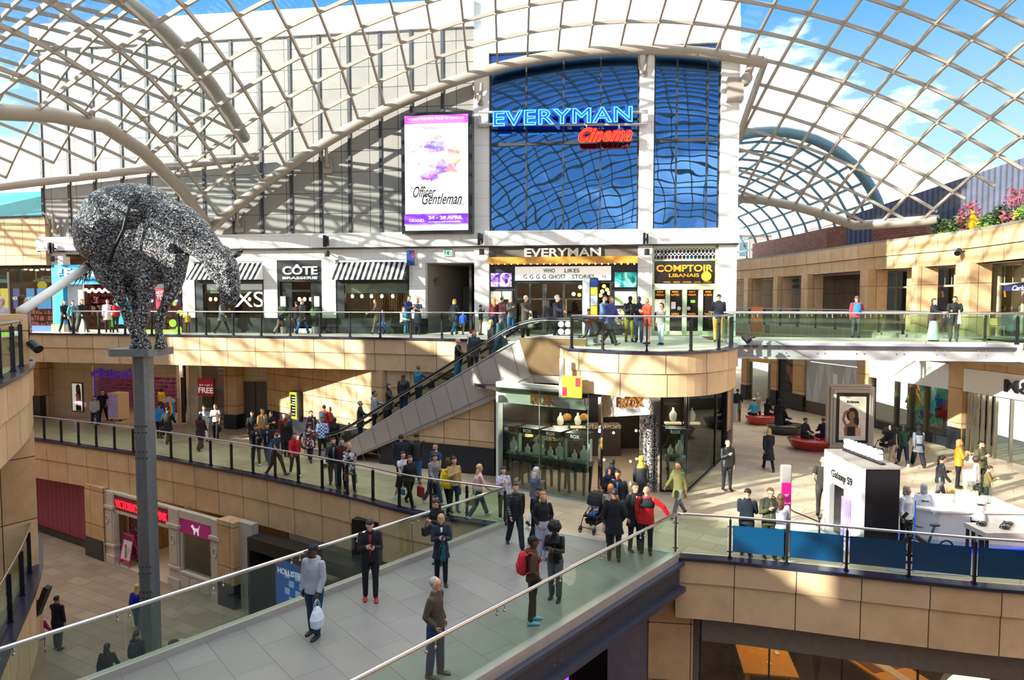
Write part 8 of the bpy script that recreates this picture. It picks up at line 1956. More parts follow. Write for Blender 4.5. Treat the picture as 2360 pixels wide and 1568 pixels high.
U(1157, 768, 1.76, 140, 'stand', 'hoodie', '#4a141c', 'slim', '#2a2a30', 'crop', '#3a281c', 'l', 'man in maroon hoodie before the cinema posters')
U(1177, 769, 1.74, 30, 'chest', 'puffer', '#4c4e48', 'jeans', '#1f5a88', 'bob', '#d8b070', 'l', 'blonde woman in grey green padded jacket by the cinema doors', 1)
U(1264, 764, 1.6, 190, 'stand', 'jacket', '#1c1a1a', 'slim', '#1a1a1e', 'long', '#2a1812', 'm', 'dark haired woman standing at the cinema doors', 1)
U(1356, 788, 1.3, 20, 'walk', 'jacket', '#a81a24', 'slim', '#1a2a50', 'cap', '#1f2c4c', 'm', 'boy in navy cap and red top beside the information totem', q=1)
U(1390, 792, 1.84, 50, 'walk', 'jacket', '#5a6e90', 'slim', '#18181e', 'short', '#1c1410', 'l', 'man in pale blue shirt behind the blue padded jacket', q=1, parts=('beard',))
U(1405, 796, 1.8, 45, 'walk2', 'puffer', '#27397a', 'slim', '#1c1e20', 'short', '#6a3a1c', 'l', 'man in blue padded jacket at the curved rail', q=1)
U(1450, 788, 1.76, 10, 'phone', 'jacket', '#14141c', 'slim', '#7a7a1c', 'afro' if 0 else 'short', '#14100e', 'd', 'bearded man in dark jacket and olive top at the curved rail', q=1, open_='#7a7a1c', parts=('beard',))
U(1472, 790, 1.74, -20, 'phone', 'jacket', '#1c2436', 'jeans', '#20324e', 'short', '#14100e', 'd', 'man in navy coat reading his phone between two friends', q=1)
U(1492, 794, 1.7, -60, 'phone', 'coat', '#e0553a', 'bare', '', 'long', '#c89a5a', 'l', 'woman in coral red dress and dark cardigan at the curved rail', 1, q=1)
U(1523, 795, 1.5, -50, 'call', 'jacket', '#8a8a86', 'slim', '#d4e4ee', 'pony', '#1c120f', 'm', 'girl in grey jacket and pale blue skirt at the curved rail', 1, q=1)
U(1655, 789, 1.84, 165, 'phone', 'jacket', '#20222e', 'jeans', '#b08a3c', 'crop', '#2c1e16', 'l', 'man in dark jacket and mustard trousers at the right end of the curved rail', q=1)
U(1972, 778, 1.78, 165, 'call2', 'jacket', '#b83240', 'slim', '#3a4448', 'crop', '#7a5030', 'l', 'man in red jacket on the upper footbridge', q=1, bags=(('backpack', 2, '#1f6ad0', 'bright blue backpack on the man on the upper footbridge'),), dy=-.4)
U(2150, 787, 1.66, 30, 'rail', 'jacket', '#1a1c22', 'maxi', '#d4e6e4', 'long', '#2a1a14', 'l', 'woman in pale long skirt and dark top on the upper footbridge', 1, q=1, dy=-.0)
s_ = U(2197, 788, 1.76, -30, 'lean', 'jacket', '#15181c', 'jeans', '#3a4650', 'crop', '#15100e', 'm', 'man in black jacket leaning on the upper footbridge rail', q=1, bags=(('bag', 0, '#cfe0e4', 'white shopping bag held over the upper footbridge rail'),))
for i, (px, py, tc, hc_, lb) in enumerate(((2305, 773, '#15151a', '#1c120e', 'dark topped customer seated at the left cafe table on the upper right gallery'), (2330, 773, '#4a5058', '#7a4a2a', 'grey topped customer seated across the cafe table'), (2352, 774, '#e8e0dc', '#d8c8a8', 'fair haired customer in white at the right edge cafe table'))):
 p = PZ(px, py, 10); person(p, rad((70, -60, -70)[i]), 1.7, 'sit', 'jacket', tc, 'jeans', '#8aa8c0', 'short', hc_, 'l', lb, 2)
person((-12.6, 17.6, 10), rad(160), 1.7, 'stand', 'jacket', '#a8907c', 'slim', '#1c1c22', 'long', '#3a2216', 'l', 'brown haired woman in beige jumper behind the left stone parapet', 1, True)
person((-13.6, 18.2, 10), rad(170), 1.66, 'stand', 'jacket', '#c8bcc4', 'slim', '#1c1c22', 'long', '#d0b8b0', 'l', 'fair haired woman at the far left behind the stone parapet', 1, True)
def B(px, py, H, face, pose, top, tc, bot, bc, hair, hcol, skin, label, f=0, q=1, **k): return P_(px, py, 2, 'h', H, face, pose, top, tc, bot, bc, hair, hcol, skin, label, q, f, **k)
B(1160, 1078, 1.6, 10, 'chest', 'jacket_floral', '#c8d0e0|#b05a8a', 'slim', '#15151c', 'long', '#17100e', 'l', 'girl in pastel jacket with a pink spotted bag beside the jeweller window', 1, bags=(('bag', 0, '#e8409a', 'hot pink spotted bag at the jeweller window'),), parts=('shoe#e8e8e8',))
B(1187, 1109, 1.8, 15, 'walk', 'puffer', '#15161a', 'jeans', '#18202e', 'short', '#1c120e', 'l', 'man in black quilted jacket walking onto the footbridge', 0, 0, open_='#2c3440')
B(1232, 1075, 1.7, 130, 'phonewalk', 'jacket', '#5a6270', 'slim', '#cfcac4', 'long', '#c9c4c2', 'l', 'woman with long silver hair and grey jacket before the jeweller', 1)
B(1240, 1118, 1.7, 20, 'phonewalk', 'jacket_leather', '#121216', 'slim', '#0e0e12', 'bun', '#120d0c', 'm', 'dark haired woman in black with yellow top behind the blonde ponytail', 1, 1, open_='#e0b020', bags=(('handbag', 1, '#121216', 'black handbag of the dark haired woman with yellow top'),))
B(1252, 1136, 1.74, 15, 'pocket', 'jacket', '#131318', 'wide', '#a8a6b4', 'pony', '#a87a48', 'l', 'woman with fair ponytail, black jacket and grey joggers', 1, 0)
B(1412, 1061, 1.62, 150, 'stand', 'jacket', '#1c1a18', 'slim', '#121216', 'long', '#100c0b', 'm', 'woman with long black hair at the jeweller entrance', 1)
B(1402, 1079, 1.66, 20, 'chest', 'long', '#231626', 'slim', '#121216', 'hijab', '#1a2044', 'm', 'woman in navy headscarf holding a cup at the jeweller entrance', 1, bags=(('cup', 1, '#e8e0d8', 'paper cup of the woman in navy headscarf'),))
B(1425, 1080, 1.8, -20, 'walk', 'jacket', '#14161c', 'jeans', '#1f2c50', 'short', '#120d0c', 't', 'man in black jacket with bright blue hood lining', 0, open_='#1f7ac8', parts=('shoe#5a1a22',))
B(1407, 1117, 1.66, 165, 'push', 'jacket', '#a08e84', 'slim', '#1a1a20', 'bob', '#a8682e', 'l', 'ginger haired woman pushing the child stroller', 1)
B(1416, 1128, 1.84, 175, 'pocket', 'coat', '#14161e', 'slim', '#1c1c20', 'short', '#1a1210', 'm', 'man in long dark coat seen from behind by the stroller', 0, 0)
B(1464, 1115, 1.8, 20, 'stand', 'coat', '#17171b', 'slim', '#15151a', 'short', '#3a281e', 'l', 'man in dark suit with pink tie talking to the bald man', 0, 0, open_='#e8e8ec', parts=('tie#c02070',))
B(1490, 1133, 1.78, 170, 'side', 'puffer', '#c8141e', 'slim', '#181a20', 'bald', '', 'l', 'bald man in red and black padded jacket with hand on the rail', 0, 0, parts=('yoke#14151a',))
B(1478, 1053, 1.68, 175, 'stand', 'long', '#26262c', 'slim', '#1a1a1e', 'hijab', '#d8a43a', 'm', 'woman in mustard headscarf and dark dress entering the jeweller', 1, bags=(('bag', 1, '#f2b814', 'bright yellow shopping bag of the woman in mustard headscarf'),))
B(1566, 1060, 1.76, -60, 'walk', 'coat', '#5c5a2e', 'slim', '#6a6a68', 'short', '#120d0c', 't', 'man in olive parka with fur hood striding left', 0, 0, parts=('hood',))
B(1677, 1015, 1.76, 10, 'chest', 'puffer', '#17181c', 'slim', '#1c1e2a', 'thin', '#6a5a50', 'l', 'older man in black padded coat with hand on chest', 0)
B(1010, 1149, 1.68, -40, 'phone', 'jacket', '#121214', 'slim', '#101014', 'long', '#3a2016', 'l', 'young woman with long brown hair leaning at the bridge rail', 1, 0, bags=(('handbag', 0, '#15151a', 'black handbag hanging at the bridge rail'),))
B(1016, 1184, 1.68, 10, 'phone', 'coat', '#1d2436', 'slim', '#101014', 'bob', '#b8905a', 'l', 'older blonde woman in navy coat reading her phone on the footbridge', 1, 0, open_='#d8dce4', bags=(('bag', 0, '#0f5a66', 'teal tote bag on the arm of the older blonde woman'), ('handbag', 1, '#101014', 'large black handbag of the older blonde woman'), ('phone', 0, '#141418', 'phone of the older blonde woman')))
B(852, 1196, 1.82, 12, 'phone', 'jacket', '#131316', 'slim', '#121216', 'short', '#17110f', 'l', 'young man with headphones in black and plaid on the footbridge', 0, 0, open_='#8a1c26', parts=('phones', 'shoe#a01422'), bags=(('phone', 0, '#101014', 'phone of the young man with headphones'),))
B(722, 1258, 1.8, -20, 'stand2', 'hoodie', '#a3a3aa', 'jeans', '#1d3a52', 'cap', '#15202a', 'd', 'man in grey hoodie and dark cap carrying a white plastic bag', 0, 0, parts=('beard',), yaw=-25, bags=(('plastic', 0, '#d4dcea', 'white plastic bag carried by the man in grey hoodie'),))
B(1003, 1333, 1.76, 70, 'pocket', 'jacket', '#4c4236', 'jeans', '#1d3a62', 'thin', '#a8a4a0', 'l', 'older man with glasses in brown jacket nearest the camera', 0, 0, parts=('glasses', 'shoe#4a4438'), yaw=10)
B(1228, 1239, 1.78, 100, 'pocket', 'jacket', '#4a3620', 'slim', '#121216', 'cap', '#121216', 'd', 'young man in brown jacket and black cap wearing a red backpack', 0, 0, parts=('hood', 'shoe#5ac8d8'), bags=(('backpack', 2, '#c01828', 'red backpack on the young man with black cap'),))
B(1280, 1205, 1.72, -20, 'phone', 'jacket_leather', '#101014', 'jeans', '#5a5a5e', 'afro', '#120d0b', 'd', 'woman with afro hair and black leather jacket on the footbridge', 1, 0)
B(1722, 1134, 1.74, 150, 'phone', 'jacket', '#14202c', 'slim', '#15161a', 'short', '#1f150f', 'l', 'man in navy jumper with pink lanyard behind the blue film balustrade', 0, 0)
B(1776, 1127, 1.8, -10, 'chest', 'jacket', '#3e4228', 'slim', '#2a2a22', 'short', '#5a3a22', 'l', 'man in olive jacket with glasses reading a leaflet', 0, 0, open_='#6a6058', parts=('glasses',), bags=(('backpack', 2, '#3a3e44', 'grey backpack on the man in olive jacket'),))
B(1799, 1160, 1.66, 165, 'chest', 'jacket', '#d4d4dc', 'slim', '#15151a', 'long', '#5a3018', 'l', 'woman with long brown hair in white shirt and dark waistcoat', 1, 0)
B(1773, 986, 1.68, 175, 'walk', 'long', '#14161e', 'slim', '#0f0f13', 'bob', '#b8965e', 'l', 'woman in long black coat with an orange red bag walking away', 1, bags=(('small', 1, '#e0401a', 'orange red handbag of the woman in long black coat'),))
B(1796, 922, 1.68, 170, 'stand', 'gown', '#0c0c10', 'slim', '#0c0c10', 'hijab', '#0c0c10', 'm', 'standing figure in full black robe near the black bench', 1)
B(1745, 902, 1.7, 10, 'walk', 'coat', '#a89878', 'slim', '#1a1a1e', 'bob', '#a8886a', 'l', 'woman in beige coat near the far gold signed shop', 1, q=2)
B(1700, 895, 1.7, 150, 'walk', 'coat', '#1c1c24', 'slim', '#15151a', 'short', '#1a120e', 'm', 'distant walker in dark coat at the far end of the street', q=2)
B(1916, 931, 1.7, 30, 'stand', 'coat', '#17171b', 'slim', '#15151a', 'long', '#17100e', 'm', 'woman in black behind the tall poster stand', 1)
B(2058, 978, 1.68, -75, 'push', 'jacket', '#15131a', 'slim', '#a8907a', 'hijab', '#100e12', 'm', 'woman in black headscarf pushing a pushchair by the clothes window', 1)
B(2084, 976, 1.7, 165, 'walk', 'jacket', '#1c3428', 'jeans', '#1f2c44', 'long', '#120d0c', 'm', 'woman in dark green jacket between two headscarved women', 1, parts=('shoe#e8e8e8',))
B(2119, 979, 1.68, 170, 'walk', 'coat', '#6f7680', 'wide', '#121216', 'hijab', '#17141c', 'm', 'woman in grey coat and dark headscarf by the clothes window', 1)
B(2168, 1048, 1.7, 80, 'phonewalk', 'jacket_leather', '#2a2c30', 'slim', '#5a5a5c', 'pony', '#17100e', 'l', 'woman in grey leather jacket with dark ponytail and a paper bag', 1, bags=(('bag', 1, '#d8a860', 'brown paper bag of the woman in leather jacket'),), parts=('shoe#f0f0f0',))
B(2211, 1015, 1.7, 70, 'chest', 'puffer', '#b8801e', 'slim', '#15151a', 'bob', '#c09050', 'l', 'woman in mustard padded coat near the store doors', 1, bags=(('handbag', 1, '#d8cdb8', 'cream handbag on the mustard coat'),))
B(2261, 1018, 1.78, 20, 'chest', 'jacket', '#4a4a2c', 'slim', '#1c1c22', 'short', '#17100e', 'l', 'man in olive bomber jacket by the store doors', 0, parts=('beard',))
B(2252, 1056, 1.35, 40, 'stand', 'coat', '#c9c4c0', 'slim', '#2a2a30', 'afro', '#3a2a20', 't', 'curly haired child in pale coat at the right', 0)
B(2276, 1074, 1.35, 60, 'phone', 'jacket', '#6a5c34', 'slim', '#2a2c34', 'pony', '#2a1a12', 'l', 'girl with plait in olive jacket at the right', 1)
B(1898, 1054, 1.84, 160, 'pocket', 'tee', '#26241f', 'slim', '#3a3632', 'bald', '', 'l', 'bald man in dark t-shirt standing on the white stage step', 0, 0)
B(1928, 1066, 1.76, 170, 'call2', 'jacket', '#15161c', 'slim', '#8a6a4a', 'crop', '#3a2a20', 'l', 'man in black beside the white kiosk with raised arm', 0)
B(2091, 1122, 1.68, 20, 'stand', 'jacket', '#e8e8ee', 'slim', '#101014', 'bob', '#b8a890', 'l', 'grey blonde staff member in white jumper beside the black kiosk side', 1, 0, parts=('backGalaxy',))
B(2129, 1117, 1.66, 170, 'pocket', 'jacket', '#d8dae6', 'slim', '#101014', 'bob', '#a8a8a8', 'l', 'grey haired staff member with printed white jumper near the bicycle', 1, 0, parts=('backGalaxy',))
B(2228, 1110, 1.72, 165, 'phone', 'jacket', '#f0f0f2', 'slim', '#181a24', 'bald', '', 'l', 'bald staff member in white bent over the white counter', 0)
B(2256, 1122, 1.74, 170, 'phone', 'jacket', '#ececf0', 'slim', '#101014', 'pony', '#1a120f', 'l', 'staff member with dark ponytail in white jumper at the counter', 1, 0, parts=('backGalaxy',))
for i, (x, y, f_, tc, lb) in enumerate(((7.0, 20.9, 60, '#5a5a5e', 'customer in grey at the left of the oak table in the electronics shop'), (7.0, 22.2, 80, '#15151a', 'customer in black at the far left of the oak table'), (9.0, 21.2, -80, '#8a2a5a', 'customer in plum top at the right of the oak table'), (9.1, 19.8, -90, '#141418', 'customer with backpack at the near right of the oak table'), (8.2, 24.3, 10, '#222228', 'customer at the far end of the oak table'))):
 person((x, y, .02), rad(f_), 1.72, 'phone', 'jacket', tc, 'slim', '#15151a', 'short', '#15100e', 'm', lb, 2)
def bench(px, py, m, label, r0=.85):
 p = PZ(px, py, 5); o = empty('round_bench', p, label, 'bench')
 q = MB(); q.loft([(p.x, p.y, 5.0, r0 * .72, r0 * .5), (p.x, p.y, 5.15, r0 * .86, r0 * .6), (p.x, p.y, 5.38, r0 * .98, r0 * .7), (p.x, p.y, 5.45, r0, r0 * .72), (p.x, p.y, 5.47, r0 * .93, r0 * .66)], 28); q.build('shell', M[m], o, smooth=True)
 q = MB(); q.loft([(p.x, p.y, 5.465, r0 * .9, r0 * .63), (p.x, p.y, 5.49, r0 * .8, r0 * .55)], 28); q.build('seat', M[m], o, smooth=True); return p
b1 = bench(1755, 978, 'red', 'glossy red round bench furthest along the street')
b2 = bench(1811, 1000, 'gloss_black', 'glossy black round bench between the two red ones', .95)
b3 = bench(1880, 1035, 'red', 'large glossy red round bench left of the poster stand', 1.25)
def seated(p, dx, dy, face, top, tc, bc, hair, hc_, lb, f=False, top2='jacket'):
 person((p.x + dx, p.y + dy, 5.0), rad(face), 1.7, 'sit', top2, tc, 'slim', bc, hair, hc_, 'm', lb, 1, f)
seated(b1, -.35, .1, 190, 'jacket', '#2f9ac0', '#1a1a20', 'whitecap', '#e8e8e8', 'seated person in turquoise jacket and white cap on the far red bench')
seated(b1, .3, .1, 120, 'jacket', '#121216', '#121216', 'hijab', '#101014', 'seated person in black on the far red bench', True)
seated(b2, -.1, .2, 100, 'jacket', '#101014', '#101014', 'hijab', '#0e0e12', 'seated person in black on the black bench', True)
seated(b3, -.45, .25, 30, 'jacket', '#2f3432', '#1a1a20', 'short', '#120d0c', 'seated man in grey jacket on the large red bench')
seated(b3, .45, .2, 190, 'jacket', '#1d2650', '#1a1a20', 'short', '#7a4a2a', 'seated person in navy coat on the large red bench')
p = PZ(1957, 1045, 5); fr = Fr((p.x, p.y), (.995, -.1)); o = empty('poster_stand', p, 'tall freestanding silver poster case with a perfume advertisement', 'advertising stand')
W2 = .98; MB(fr).box(-W2, W2, -.15, .25, 5.15, 8.0).build('case', M['alu'], o, bevel=.12); MB(fr).box(-W2 + .2, W2 - .2, -.19, -.14, 5.4, 7.82).build('inner_frame', M['soffit'], o, bevel=.03)
MB(fr).box(-W2 + .33, W2 - .3, -.21, -.18, 5.5, 7.65).build('black_border', M['black'], o); MB(fr).box(-W2 + .45, W2 - .42, -.225, -.2, 5.62, 7.5).build('advertisement', mat('pale warm advertisement', '#c8b8ac', .4, emit='#c8b8ac', es=.2), o)
def el_(cx, cz, rx, rz_, n=16): return [(cx + rx * math.cos(math.tau * k / n), cz + rz_ * math.sin(math.tau * k / n)) for k in range(n)]
q = MB(fr); q.fpoly(el_(.0, 6.72, .25, .3), -.232, -.226); q.fpoly(el_(.14, 6.45, .14, .3), -.233, -.226); q.build('printed_hair', mat('printed dark hair', '#1c100c', .6), o)
q = MB(fr); q.fpoly([(-.3, 5.8), (.24, 5.8), (.28, 6.1), (.2, 6.28), (.07, 6.36), (.06, 6.5), (-.08, 6.5), (-.1, 6.36), (-.26, 6.28), (-.34, 6.1)], -.238, -.232); q.fpoly(el_(-.02, 6.68, .13, .19), -.24, -.233)
q.fpoly([(-.3, 6.25), (-.42, 6.5), (-.34, 6.85), (-.12, 6.96), (-.1, 6.88), (-.26, 6.78), (-.32, 6.52), (-.22, 6.3)], -.239, -.232); q.build('printed_figure', mat('printed brown skin', '#9a6a4c', .6), o)
MB(fr).box(-.2, .12, -.242, -.235, 5.8, 6.2).build('printed_top', M['black'], o); MB(fr).box(.14, .36, -.25, -.235, 5.8, 6.15).build('printed_bottle', mat('printed perfume', '#e0b090', .4), o)
MB(fr).box(-W2 + .45, W2 - .42, -.235, -.225, 5.62, 5.76).build('white_strip', M['white'], o); text('Arizona', .16, M['ktext'], fr.M(0, -.235, 7.28), 'lettering', o, .003, .006)
for s_ in (-.6, .6): MB(fr).box(s_ - .08, s_ + .08, -.1, .2, 5, 5.16).build('foot', M['charcoal'], o)
KX = Vector((8.85, 16.95, 5)); fk = Fr((KX.x, KX.y), (1, -.02)); o = empty('phone_kiosk', (9.3, 18, 5), 'tall white and black promotion kiosk with phone pictures and white letters on its roof', 'kiosk')
MB(fk).box(.03, .9, 0, 2.1, 5.02, 7.35).build('body', mat('black kiosk side', '#0e0e12', .5, noise=.1), o); MB(fk).box(-.06, .03, -.03, 2.15, 5.02, 7.38).build('white_side', mat('bright white panel', '#f4f2f2', .4, noise=.02), o)
MB(fk).box(-.06, .95, -.03, 2.15, 7.35, 7.4).build('roof', mat('taupe roof panel', '#8a8078', .5), o)
fs = Fr((KX.x - .09, KX.y + 2.1), (0.02, -1))        # the side seen at a slant
MB(fs).box(.75, 1.2, -.012, .0, 5.3, 6.6).build('phone_picture', mat('black phone picture', '#15141c', .2), o); MB(fs).box(1.15, 1.62, -.02, -.008, 5.15, 6.4).build('phone_picture', cloudy('violet phone picture', ['#5a4a8a', '#8a7ac0', '#b8a0d8', '#4a3a6a'], .8, .2), o)
text('Galaxy S9', .3, M['ktext'], fs.M(1.1, -.01, 6.85), 'lettering', o, .003, .004, 1.1)
fl_ = Fr((KX.x + .45, KX.y + 1.95), (.08, -1)); text('SAMSUNG', .42, emis('lit white letters', '#ffffff', 1.2), fl_.M(.85, 0, 7.62), 'roof_letters', o, .06, .012, 1.6); MB(fl_).box(.0, 1.75, -.06, .06, 7.4, 7.44).build('letter_rail', M['black'], o)
p = PZ(1852, 1235 + 30, 5); p = Vector((7.15, 17.6, 5)); o = empty('wifi_totem', p, 'slim steel totem with a magenta wireless sign', 'totem'); fw = Fr((p.x, p.y), (1, -.1))
MB(fw).box(-.13, .13, -.08, .08, 5, 7.3).build('post', M['alu'], o, bevel=.02); MB(fw).box(-.12, .12, -.095, -.08, 6.2, 6.85).build('magenta_panel', mat('magenta sign', '#c0187c', .4, emit='#c0187c', es=.3), o)
for r_ in (.03, .055, .08):
 MB().tube([fw.W(math.cos(t_) * r_, -.1, 6.47 + math.sin(t_) * r_) for t_ in [rad(45 + 9 * k) for k in range(11)]], .007, 5).build('wireless_arc', M['wtext'], o)
text('free wifi', .06, M['wtext'], fw.M(0, -.1, 6.32), 'lettering', o, .002)
o = empty('low_stage', (8.3, 18.6, 5), 'low white stage step with black edging beside the white kiosk', 'stage'); MB().box(7.75, 8.75, 17.4, 19.8, 5.0, 5.1).build('deck', M['white'], o); MB().box(7.72, 7.75, 17.4, 19.8, 5.0, 5.11).build('edge', M['black'], o)
for i, (x, y) in enumerate(((7.9, 17.25), (7.6, 19.9))):
 o = empty('rope_post', (x, y, 5), 'chrome barrier post ' + ('near the blue film balustrade' if i == 0 else 'at the far end of the low stage'), 'barrier post'); MB().cyl((x, y, 5), .17, .03, 18).build('base', M['inox'], o); MB().cyl((x, y, 5.03), .03, .95, 10).build('pole', M['inox'], o); MB().cyl((x, y, 5.98), .045, .05, 10).build('cap', M['black'], o)
MB().tube([(7.6, 19.9, 5.9), (7.8, 18.6, 5.75), (7.9, 17.25, 5.9)], .02, 6).build('barrier_belt', M['black'], label='black belt between the two chrome barrier posts', cat='barrier belt', origin=True)
o = empty('white_counter', (11.4, 18.9, 5), 'white promotion counter with blue lit foot', 'counter')
MB().prism([(10.6, 18.1), (11.2, 17.6), (13.4, 17.5), (13.4, 18.9), (11.0, 19.3)], 5.1, 6.05).build('body', M['white'], o); MB().prism([(10.56, 18.06), (11.2, 17.5), (13.46, 17.42), (13.46, 18.96), (11.0, 19.36)], 5.0, 5.1).build('blue_foot', mat('blue light strip', '#1a2ae0', .4, emit='#1a2aff', es=1.2), o)
MB().prism([(10.56, 18.06), (11.2, 17.5), (13.46, 17.42), (13.46, 18.96), (11.0, 19.36)], 6.05, 6.1).build('top', M['white'], o)
o = empty('promotion_table', (12.1, 16.55, 5), 'pale promotion table with black metal legs at the right', 'table'); MB().box(11.45, 13.2, 16.2, 17.0, 5.85, 5.97).build('table_top', mat('pale ash top', '#cbbfb4', .5), o)
for x, y in ((11.5, 16.25), (11.5, 16.95), (12.9, 16.25)): MB().box(x, x + .06, y, y + .05, 5, 5.85).build('leg', M['black'], o)
for i, (x, y) in enumerate(((11.75, 16.75), (12.15, 16.5), (12.4, 16.75))):
 o = empty('headset', (x, y, 5.97), ('left', 'front', 'right')[i] + ' black headset lying on the pale promotion table', 'headset'); MB().ell((x, y, 6.03), (.12, .09, .055), 10).build('visor', M['gloss_black'], o); MB().tube([(x - .12, y + .05, 6.0), (x, y + .17, 6.03), (x + .12, y + .05, 6.0)], .018, 5).build('strap', M['black'], o)
o = empty('display_cube', (12.6, 18.4, 6.1), 'clear display case with a small black device on the white counter', 'display case'); MB().box(12.3, 12.9, 18.1, 18.6, 6.12, 6.62).build('cover', M['glass'], o); MB().box(12.5, 12.7, 18.25, 18.45, 6.12, 6.34).build('device', M['black'], o); MB().box(12.3, 12.9, 18.1, 18.6, 6.1, 6.12).build('plinth', M['white'], o); MB().box(12.45, 12.8, 18.58, 18.62, 6.62, 6.92).build('card', M['white'], o)
o = MB(Fr((11.2, 18.4), (1, 0))).box(-.16, .16, 0, .02, 6.11, 6.33).build('laptop_screen', M['black'], origin=True, label='small dark screen standing on the left of the white counter', cat='screen')
o = MB().box(10.05, 10.13, 19.0, 19.08, 5.0, 6.7).build('black_display_post', M['black'], origin=True, label='thin black display post between the two staff in white', cat='display post')
bx, by = 10.0, 16.75; o = empty('exercise_bicycle', (bx, by, 5), 'black exercise bicycle with violet rimmed wheel behind the balustrade', 'bicycle')
def ring(c, r_, t_, name, m_): MB().tube([(c[0] + math.cos(a_) * r_, c[1], c[2] + math.sin(a_) * r_) for a_ in [math.tau * k / 24 for k in range(24)]], t_, 6, closed=True).build(name, m_, o, smooth=True)
MB().tube([(bx, by - .05, 5.45), (bx, by + .05, 5.45)], .22, 24).build('wheel', mat('violet wheel', '#4a3a6a', .3), o); ring((bx, by, 5.45), .26, .03, 'wheel_rim', M['black']); ring((bx, by - .06, 5.45), .17, .012, 'white_ring', M['white']); ring((bx + .85, by, 5.42), .17, .025, 'rear_wheel', M['black'])
MB().tube([(bx + .02, by, 5.45), (bx - .12, by, 5.95)], .035, 6).build('fork', M['black'], o); MB().tube([(bx - .1, by, 5.85), (bx + .4, by, 5.5), (bx + .8, by, 5.42)], .04, 6).build('frame', M['black'], o); MB().tube([(bx + .4, by, 5.5), (bx + .55, by, 5.95)], .03, 6).build('seat_post', M['inox'], o)
MB().ell((bx + .56, by, 5.98), (.14, .07, .035), 10).build('saddle', M['black'], o, smooth=True); MB().tube([(bx - .12, by - .02, 5.95), (bx - .13, by, 6.08), (bx - .13, by - .22, 6.1), (bx - .02, by - .24, 6.02), (bx + .12, by - .2, 6.0)], .018, 6).build('handlebar', M['black'], o, smooth=True)
MB().tube([(bx - .13, by, 6.08), (bx - .13, by + .22, 6.1), (bx - .02, by + .24, 6.02)], .018, 6).build('handlebar', M['black'], o, smooth=True); MB().bar((bx - .26, by, 6.16), (bx - .14, by, 6.3), .12, .02).build('console', M['black'], o); MB().bar((bx - .3, by, 5.03), (bx + 1.1, by, 5.03), .06, .06).build('base_bar', M['black'], o)
for s_ in (-1, 1): MB().bar((bx + .4, by + s_ * .1, 5.5), (bx + .4 + s_ * .15, by + s_ * .1, 5.35), .03).build('pedal_crank', M['inox'], o)
MB().cyl((9.75, 16.25 - .0, 5.0), .018, 1.75, 8).build('blue_pole', mat('blue pole', '#1f6ad8', .3, emit='#1f6ad8', es=.3), label='thin bright blue pole standing before the black kiosk side', cat='pole', origin=True)
S(MB().prism([(9.2, 16.2), (13.5, 15.6), (14.0, 19.6), (9.2, 20)], 5.0, 5.012), 'floor', mat('pale promotion carpet', '#a8a8b0', .8))
def stroller(p, face, label, child=None, col='#111114', hood='#141418'):
 o = empty('pushchair', p, label, 'pushchair', None, rad(face))
 def lk(mb_, name, m_, sm=False):
  me_ = bpy.data.meshes.new(name); bmesh.ops.recalc_face_normals(mb_.bm, faces=mb_.bm.faces); mb_.bm.to_mesh(me_); mb_.bm.free()
  if sm:
   for f_ in me_.polygons: f_.use_smooth = True
  return link(name, me_, m_, o)
 for x, y in ((-.22, -.38), (.22, -.38), (-.26, .32), (.26, .32)):
  q = MB(); q.tube([(x, y + math.cos(a_) * .085, .1 + math.sin(a_) * .085) for a_ in [math.tau * k / 14 for k in range(14)]], .018, 5, closed=True); q.tube([(x - .02, y, .1), (x + .02, y, .1)], .04, 8); lk(q, 'wheel', M['black'], True)
 q = MB()
 for s_ in (-1, 1): q.tube([(s_ * .22, -.38, .15), (s_ * .22, -.2, .42), (s_ * .23, .1, .55), (s_ * .23, .42, 1.02)], .014, 6); q.tube([(s_ * .26, .32, .15), (s_ * .23, -.1, .5)], .014, 6)
 q.tube([(-.23, .42, 1.02), (.23, .42, 1.02)], .018, 6); q.tube([(-.22, -.38, .16), (.22, -.38, .16)], .012, 6); lk(q, 'frame', M['charcoal'], True)
 q = MB(); q.hexa([Vector(v) for v in ((-.2, -.25, .42), (.2, -.25, .42), (.2, .12, .36), (-.2, .12, .36), (-.2, -.25, .48), (.2, -.25, .48), (.2, .12, .42), (-.2, .12, .42))]); q.hexa([Vector(v) for v in ((-.2, .06, .38), (.2, .06, .38), (.2, .12, .36), (-.2, .12, .36), (-.2, .28, .92), (.2, .28, .92), (.2, .34, .9), (-.2, .34, .9))]); lk(q, 'seat', cloth(col))
 q = MB()
 pts = []
 for j in range(7):
  a_ = rad(-15 + j * 22); pts.append([q.bm.verts.new((x, .24 - math.cos(a_) * .32 * (1 - .25 * (abs(x) / .23) ** 3), .68 + math.sin(a_) * .36)) for x in (-.23, -.12, 0, .12, .23)])
 for a_, b_ in zip(pts[1:], pts[2:]):
  for n in range(4): q._f([a_[n], a_[n + 1], b_[n + 1], b_[n]])
 h_ = lk(q, 'hood', cloth(hood)); md = h_.modifiers.new('s', 'SOLIDIFY'); md.thickness = .012
 q = MB(); q.hexa([Vector(v) for v in ((-.17, -.15, .2), (.17, -.15, .2), (.17, .2, .2), (-.17, .2, .2), (-.19, -.18, .34), (.19, -.18, .34), (.19, .22, .34), (-.19, .22, .34))]); lk(q, 'basket', cloth('#1c1c20'))
 return o
p = PZ(1368, 1222, 5); stroller(p, -35, 'black child stroller with a toddler before the jeweller entrance')
fx = Matrix.Rotation(rad(-35), 3, 'Z')
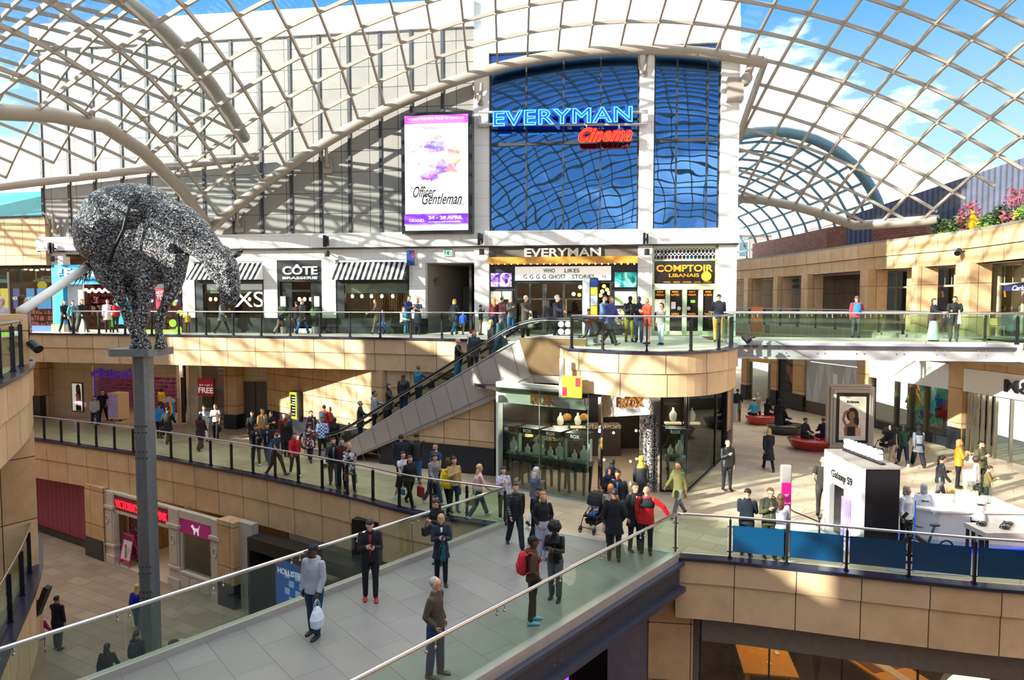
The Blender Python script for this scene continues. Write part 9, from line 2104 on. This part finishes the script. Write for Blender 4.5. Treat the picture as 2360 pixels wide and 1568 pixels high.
person(p + fx @ Vector((0, .12, .23)), rad(-35), .86, 'sit', 'jacket', '#d8ccd0', 'jeans', '#3a78b8', 'short', '#1c120e', 'm', 'toddler in white jacket and blue jeans sitting in the black stroller', 1)
stroller(PZ(2040, 1040, 5), -75, 'dark chrome pushchair pushed past the clothes shop window', hood='#3a3438')
stroller(PZ(843, 768, 10), -80, 'dark pram on the upper floor before the right awning')
p = PZ(748, 1072, 5.75); o = empty('motorcycle_helmet', p, 'white and black motorcycle helmet hanging from the hand of the leather jacketed man', 'helmet'); MB().ell(p, (.14, .16, .14), 16).build('shell', M['white'], o, smooth=True); MB().ell(p + Vector((.0, -.06, .02)), (.12, .11, .07), 14).build('visor', M['gloss_black'], o, smooth=True)
def cafe_chair(p, face, col, label, grp=None):
 o = empty('cafe_chair', p, label, 'chair', grp, rad(face)); c_ = mat('chair ' + col, col, .5)
 def lk(q, n): me_ = bpy.data.meshes.new(n); q.bm.to_mesh(me_); q.bm.free(); link(n, me_, c_ if n != 'leg' else M['wood'], o)
 q = MB(); q.box(-.21, .21, -.2, .2, .43, .46); lk(q, 'seat'); q = MB(); q.hexa([Vector(v) for v in ((-.2, .18, .5), (.2, .18, .5), (.2, .2, .5), (-.2, .2, .5), (-.22, .24, .82), (.22, .24, .82), (.22, .26, .82), (-.22, .26, .82))]); lk(q, 'backrest')
 for x in (-.17, .17):
  for y in (-.16, .16): q = MB(); q.tube([(x * 1.1, y * 1.1, 0), (x, y, .43)], .015, 6); lk(q, 'leg')
for i, (px, py) in enumerate(((2283, 773), (2298, 776), (2345, 772))): cafe_chair(PZ(px, py, 10), (60, 100, -80)[i], '#c89a5a', ('leftmost', 'middle', 'right edge')[i] + ' wooden cafe chair on the upper right gallery')
o = empty('cafe_table', PZ(2338, 775, 10), 'small wooden cafe table between the seated customers', 'table'); p = o.location; MB().box(p.x - .35, p.x + .35, p.y - .35, p.y + .35, 10.72, 10.76).build('table_top', M['wood'], o); MB().cyl((p.x, p.y, 10.02), .03, .7, 8).build('pedestal', M['black'], o); MB().cyl((p.x, p.y, 10.0), .2, .02, 14).build('base', M['black'], o)
p = PZ(2268, 772, 10); MB().box(p.x - .5, p.x + .45, p.y, p.y + .06, 10.3, 11.15).build('yellow_screen_panel', mat('yellow cafe screen', '#e0c02a', .6), label='yellow cafe barrier panel on the upper right gallery', cat='barrier', origin=True)
cafe_chair(PZ(922, 769, 10), -60, '#2a2a2c', 'dark cafe chair beside the seated woman by the restaurant window')
p = PZ(1752, 716, 11.0)
for i, dx in enumerate((0, .35)):
 c_ = PY(1738 + i * 12, 714, 36); MB().box(c_.x - .14, c_.x + .14, c_.y - .1, c_.y + .1, 10, c_.z + .15).build('orange_post', mat('orange post', '#e07a4a', .6), label=('left' if i == 0 else 'right') + ' orange post far along the upper gallery', cat='post', origin=True)
MB().cyl((*PZ(1698, 972, 5).xy, 5), .22, 1.0, 18).build('steel_bin', M['inox'], label='steel cylinder bin beside the corner pier of the street', cat='bin', origin=True)
